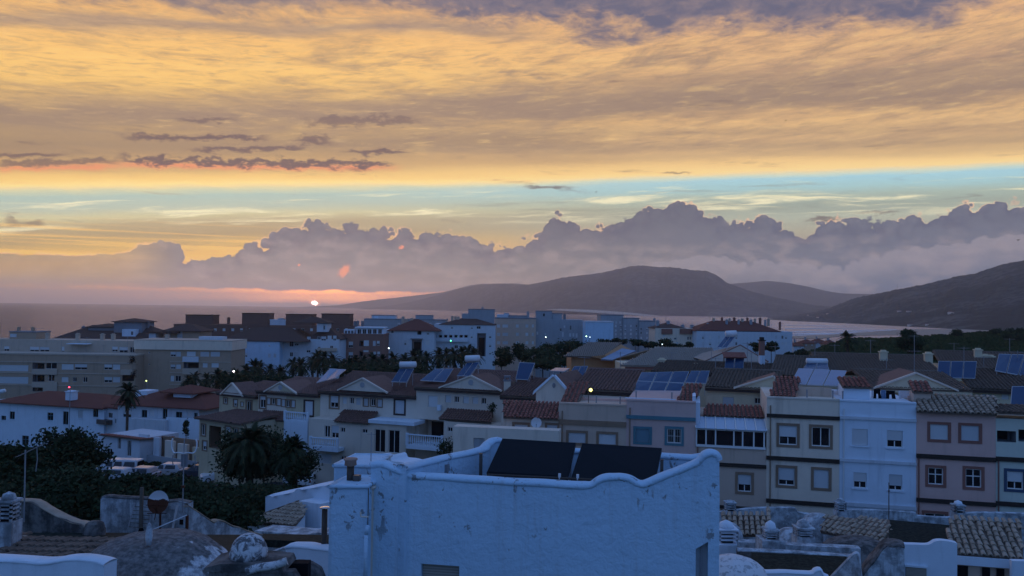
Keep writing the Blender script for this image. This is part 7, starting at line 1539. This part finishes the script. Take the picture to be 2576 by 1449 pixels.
palm('palm standing alone on the green field', 2132, 851, 205, 30, palm_crown(1.0, 60, 41, 6, 12, 5).mesh('crown', M_LEAF_P), tw=1.6)
tree('tall dark two-lobed tree on the green field', 2296, 866, 176, 32, 22, 3600, .5, seed=95, clumps=20); tree('upper lobe tree behind the dark field tree', 2286, 842, 178, 21, 15, 1800, .45, seed=96, clumps=12)
for i, (x, y, rx, rz_, d) in enumerate(((2403, 838, 19, 9, 300), (2466, 841, 20, 7, 310), (2508, 835, 18, 9, 300), (2560, 845, 34, 19, 240), (2010, 888, 16, 10, 215), (1985, 895, 14, 8, 210), (1940, 872, 20, 12, 190), (1905, 872, 20, 10, 195))):
    tree('dark round bush on the skyline field, %s of the loose line' % ORD[i] if i < 4 else 'dark bush at the left foot of the field, %s from the right' % ORD[i - 4], x, y, d, rx, rz_, 1300, .6, M_LEAF_D, 'field_bush', 'bush', 130 + i, 12, group='bushes round the field')
# rough growth of the field and of the waste ground
b = MB(); rnd = random.Random(99)
for _ in range(26000):
    d = rnd.uniform(128, 360); t_ = rnd.uniform(.33, .72); x = t_ * d
    if rnd.random() > .35 + .65 * noise.noise(Vector((x * .05, d * .05, 4))) + .3: continue
    z = town_z(x, d) + 1.6 * noise.noise(Vector((x * .03, d * .03, 0))) * (d > 130) ; s = rnd.uniform(.5, 1.5); p = Vector((x, d, z))
    for q in range(2): a = rnd.random() * pi; e = Vector((cos(a), sin(a), 0)) * s * .7; k = len(b.v); b.v += [tuple(p - e), tuple(p + e), tuple(p + e * .5 + Vector((0, 0, s))), tuple(p - e * .6 + Vector((0, 0, s * .8)))]; b.f.append((k, k + 1, k + 2, k + 3)); b.mi.append(0)
o = stuff(b.build('field_growth', M_FIELD)); o['label'] = 'rough green growth covering the field'; o['category'] = 'grass'
b = MB()
for _ in range(9000):
    d = rnd.uniform(45, 108); px = rnd.uniform(-100, 860); c = P(px, 1200, d); z = town_z(c.x, d)
    if 82 < d < 97 and px > 200: continue
    s = rnd.uniform(.3, .9); p = Vector((c.x, d, z))
    for q in range(2): a = rnd.random() * pi; e = Vector((cos(a), sin(a), 0)) * s * .6; k = len(b.v); b.v += [tuple(p - e), tuple(p + e), tuple(p + e * .5 + Vector((0, 0, s))), tuple(p - e * .6 + Vector((0, 0, s * .8)))]; b.f.append((k, k + 1, k + 2, k + 3)); b.mi.append(0)
o = stuff(b.build('waste_ground_weeds', M_LEAF_O)); o['label'] = 'dark weeds on the waste ground by the street'; o['category'] = 'weeds'

# ================================================================ street with parked cars
M_ASPH = mat('asphalt', lambda b: mix(noi(opos(), 3, 5, .6), (.035, .036, .04), (.06, .06, .065)), .85)
b = MB(); xs = [-56 + i * 3 for i in range(18)]
for x in xs: b.v += [(x, 83.5, town_z(x, 83.5) + .05), (x, 90, town_z(x, 90) + .05), (x, 96.5, town_z(x, 96.5) + .05)]
b.f = [(3 * i + j, 3 * i + 3 + j, 3 * i + 4 + j, 3 * i + 1 + j) for i in range(len(xs) - 1) for j in (0, 1)]; b.mi = [0] * len(b.f); struct(b.build('road', M_ASPH))
def paint(name, c): return mat(name, lambda b: c, .3, .5)
M_TYRE = mat('tyre_rubber', lambda b: (.015, .015, .015), .9); M_LAMP = mat('lamp_lens', lambda b: (.5, .5, .52), .15, .5); M_RLAMP = mat('rear_lens', lambda b: (.35, .03, .03), .2, .5)
def car(label, px, py, d, rz, col, van=False, name='parked_car', L=4.2, W=1.74, H=1.46):
    c = P(px, py, d); g = town_z(c.x, c.y) + .05; t = thing(name, label, 'van' if van else 'car', (c.x, c.y, g), rz, 'vehicles parked along the street'); m = paint(name + '_paint', col); h = L / 2
    if van: side = [(-h, .35), (-h + .02, H * .96), (-h + .15, H), (h * .35, H), (h * .58, H * .93), (h * .78, H * .60), (h * .97, H * .52), (h, H * .40), (h, .3), (h - .2, .25), (-h + .2, .25)]
    else: side = [(-h, .38), (-h + .03, .85), (-h + .25, .93), (-h + .55, 1.38), (-h + .8, H), (h * .12, H), (h * .48, .98), (h * .93, .82), (h, .66), (h, .32), (h - .25, .24), (-h + .25, .24)]
    n = len(side); bm = MB(); ws = W / 2
    def yin(z): return ws - (.0 if z < .9 * (1 if not van else 1.2) else (z - .9 * (1 if not van else 1.2)) * .28)
    bm.v = [(x, -yin(z), z) for x, z in side] + [(x, yin(z), z) for x, z in side]
    tri = tessellate_polygon([[Vector((x, z, 0)) for x, z in side]]); bm.f = [tuple(q) for q in tri] + [tuple(i + n for i in q[::-1]) for q in tri] + [(i, n + i, n + (i + 1) % n, (i + 1) % n) for i in range(n)]; bm.mi = [0] * len(bm.f)
    o = bm.build('body', m, t); bv = o.modifiers.new('bevel', 'BEVEL'); bv.width = .06; bv.segments = 2; bv.limit_method = 'ANGLE'; bv.angle_limit = radians(25)
    if van: wins = [(-h + .25, -h * .35), (-h * .28, h * .12), (h * .18, h * .5)]
    else: wins = [(-h + .75, -.12), (-.02, h * .30)]
    z0, z1 = (H * .62, H * .90) if van else (.95, 1.36)
    for s in (-1, 1):
        for a, e in wins: MB().add([(a, s * (yin(z0) + .012), z0), (e, s * (yin(z0) + .012), z0), (e - .12, s * (yin(z1) + .012), z1), (a + .05, s * (yin(z1) + .012), z1)], [(0, 1, 2, 3) if s < 0 else (3, 2, 1, 0)]).build('side_window', M_GLASS, t)
    (xa, za), (xb, zb_) = ((h * .60, H * .90), (h * .77, H * .63)) if van else ((h * .16, 1.40), (h * .46, 1.01))
    MB().add([(xa + .03, -yin(za) + .1, za + .02), (xb + .03, -yin(zb_) + .08, zb_ + .02), (xb + .03, yin(zb_) - .08, zb_ + .02), (xa + .03, yin(za) - .1, za + .02)], [(0, 1, 2, 3)]).build('windscreen', M_GLASS, t)
    xr = (-h + .01, -h - .0) if van else (-h + .74, -h + .30); zr = (H * .9, H * .62) if van else (1.37, .97)
    MB().add([(xr[0] - .03, -yin(zr[0]) + .12, zr[0] + .015), (xr[0] - .03, yin(zr[0]) - .12, zr[0] + .015), (xr[1] - .03, yin(zr[1]) - .1, zr[1] + .015), (xr[1] - .03, -yin(zr[1]) + .1, zr[1] + .015)], [(0, 1, 2, 3)]).build('rear_window', M_GLASS, t)
    for sx in (-1, 1):
        for sy in (-1, 1):
            w = MB().cyl((0, -.1, 0), (0, .1, 0), .31, 16).build('wheel', M_TYRE, t, loc=(sx * h * .62, sy * (ws - .09), .31)); MB().cyl((0, sy * .1, 0), (0, sy * .112, 0), .19, 12).build('rim', M_ALU, w)
    for s in (-1, 1):
        MB().box(h - .06, h + .015, s * ws * .62 - .16, s * ws * .62 + .16, .56 if not van else H * .42, .68 if not van else H * .5).build('headlight', M_LAMP, t); MB().box(-h - .015, -h + .05, s * ws * .8 - .1, s * ws * .8 + .1, .68, .86).build('tail_light', M_RLAMP, t)
    return t
car('light van parked at the left, behind the estate car', 302, 1172, 91, radians(176), (.55, .57, .60), True, 'parked_van', 4.8, 1.8, 1.85)
car('silver estate car parked before the light van', 285, 1178, 86.5, radians(170), (.45, .48, .52), L=4.5)
car('dark red-tinted car half hidden behind the bushes', 350, 1180, 87.5, radians(174), (.32, .30, .33))
car('pale car parked between the van and the aerial', 420, 1185, 91, radians(176), (.50, .50, .52))
car('dark car parked right of the aerial pole', 500, 1188, 90, radians(172), (.05, .055, .07))
car('white hatchback parked alone beyond the thicket', 553, 1204, 87.5, radians(205), (.70, .72, .74), L=4.0)
car('white car seen from behind right of the shaggy palms', 783, 1206, 86, radians(82), (.68, .70, .72), L=4.1)
car('pale blue car beside the white rear-facing car', 830, 1206, 88, radians(78), (.50, .58, .66), L=4.1)

# ================================================================ lit lamps of the town
for i, (lb, px, py, d, c, st, hd) in enumerate((('street lamp glowing white at the foot of the pale blue block', 588, 934, 150, (1, .92, .95), 7, .30), ('street lamp with yellow-green glow before the beige wing', 368, 958, 140, (.75, .95, .30), 4, .20), ('small red light on a mast above the left white house chimney', 174, 974, 118, (1, .05, .10), 6, .20),
    ('street lamp glowing white before the left white apartment house', 978, 876, 205, (.85, .95, 1), 6, .26), ('street lamp with green glow before the arcaded white house', 1134, 857, 230, (.10, 1, .35), 5, .36), ('street lamp with pale glow before the stepped grey block', 1373, 848, 240, (.85, 1, .9), 5, .28),
    ('street lamp with green-white glow left of the blue gable wall', 1475, 846, 238, (.6, 1, .6), 6, .32), ('small street lamp just right of the blue gable edge', 1484, 848, 240, (.7, .9, 1), 4, .22), ('small street lamp with pale glow in the row of low trees', 1666, 866, 190, (.7, .95, 1), 4, .2))):
    p = P(px, py, d); g = town_z(p.x, p.y); t = thing('street_lamp', lb, 'lamp', (p.x, p.y, g), 0, 'lit lamps of the town'); h = p.z - g; hd *= .6
    MB().cyl((0, .3, 0), (0, .3, h - .1), .07, 6, .045).cyl((0, .3, h - .1), (0, 0, h + .05), .04, 5).build('pole', M_GALV, t); MB().lathe([(hd * .3, -hd * .8), (hd * .85, -hd * .4), (hd, 0), (hd * .7, hd * .5), (hd * .2, hd * .8)], (0, 0, h), 10).build('lit_head', emis('lamp_glow', c, st), t)
# wooden and iron bits on the skyline
p = P(1928, 706, 9000); o = thing('radio_mast', 'thin radio mast on the far hill', 'mast', (p.x, p.y, p.z - 5)); MB().cyl((0, 0, 0), (0, 0, 42), 2.2, 5, .8).build('mast', M_GALV, o); MB().cyl((-6, 0, 26), (6, 0, 26), 1.2, 4).build('crossarm', M_GALV, o)
p = P(2257, 729, 3250); o = thing('radio_mast', 'radio mast on the ridge of the near hill', 'mast', (p.x, p.y, p.z - 5)); MB().cyl((0, 0, 0), (0, 0, 28), .9, 5, .4).build('mast', M_GALV, o); MB().cyl((-2, 0, 18), (2, 0, 18), .5, 4).build('crossarm', M_GALV, o)
p = P(1067, 756, 12500); o = thing('lighthouse', 'tiny tower on the headland right of the sun', 'tower', (p.x, p.y, p.z - 12)); MB().cyl((0, 0, 0), (0, 0, 36), 7, 8, 5).build('tower', M_WHITE, o); MB().cyl((0, 0, 36), (0, 0, 46), 4, 8, 3).build('lantern', M_GREYD, o)
# birds
M_BIRD = mat('bird_feathers', lambda b: (.02, .02, .022), .9, .05)
for lb, px, py, d, s in (('small dark bird below the blue gap in the clouds', 1500, 483, 60, .42), ('small dark bird before the cumulus at the right edge', 2562, 604, 55, .42), ('tiny bird high before the orange cloud', 1977, 303, 70, .3)):
    p = P(px, py, d); t = thing('bird', lb, 'bird', p); t.scale = (.5, .5, .5)
    MB().lathe([(.01, -.16), (.04, -.08), (.05, 0), (.035, .09), (.03, .13), (.005, .18)], n=8).build('body', M_BIRD, t, True).rotation_euler = (radians(70), 0, radians(30))
    for q in (-1, 1): MB().add([(0, .06, .01), (q * s * .5, .04, .12), (q * s, -.05, .04), (q * s * .5, -.08, .10), (0, -.07, .01)], [(0, 1, 2, 3, 4)]).build('wing', M_BIRD, t)
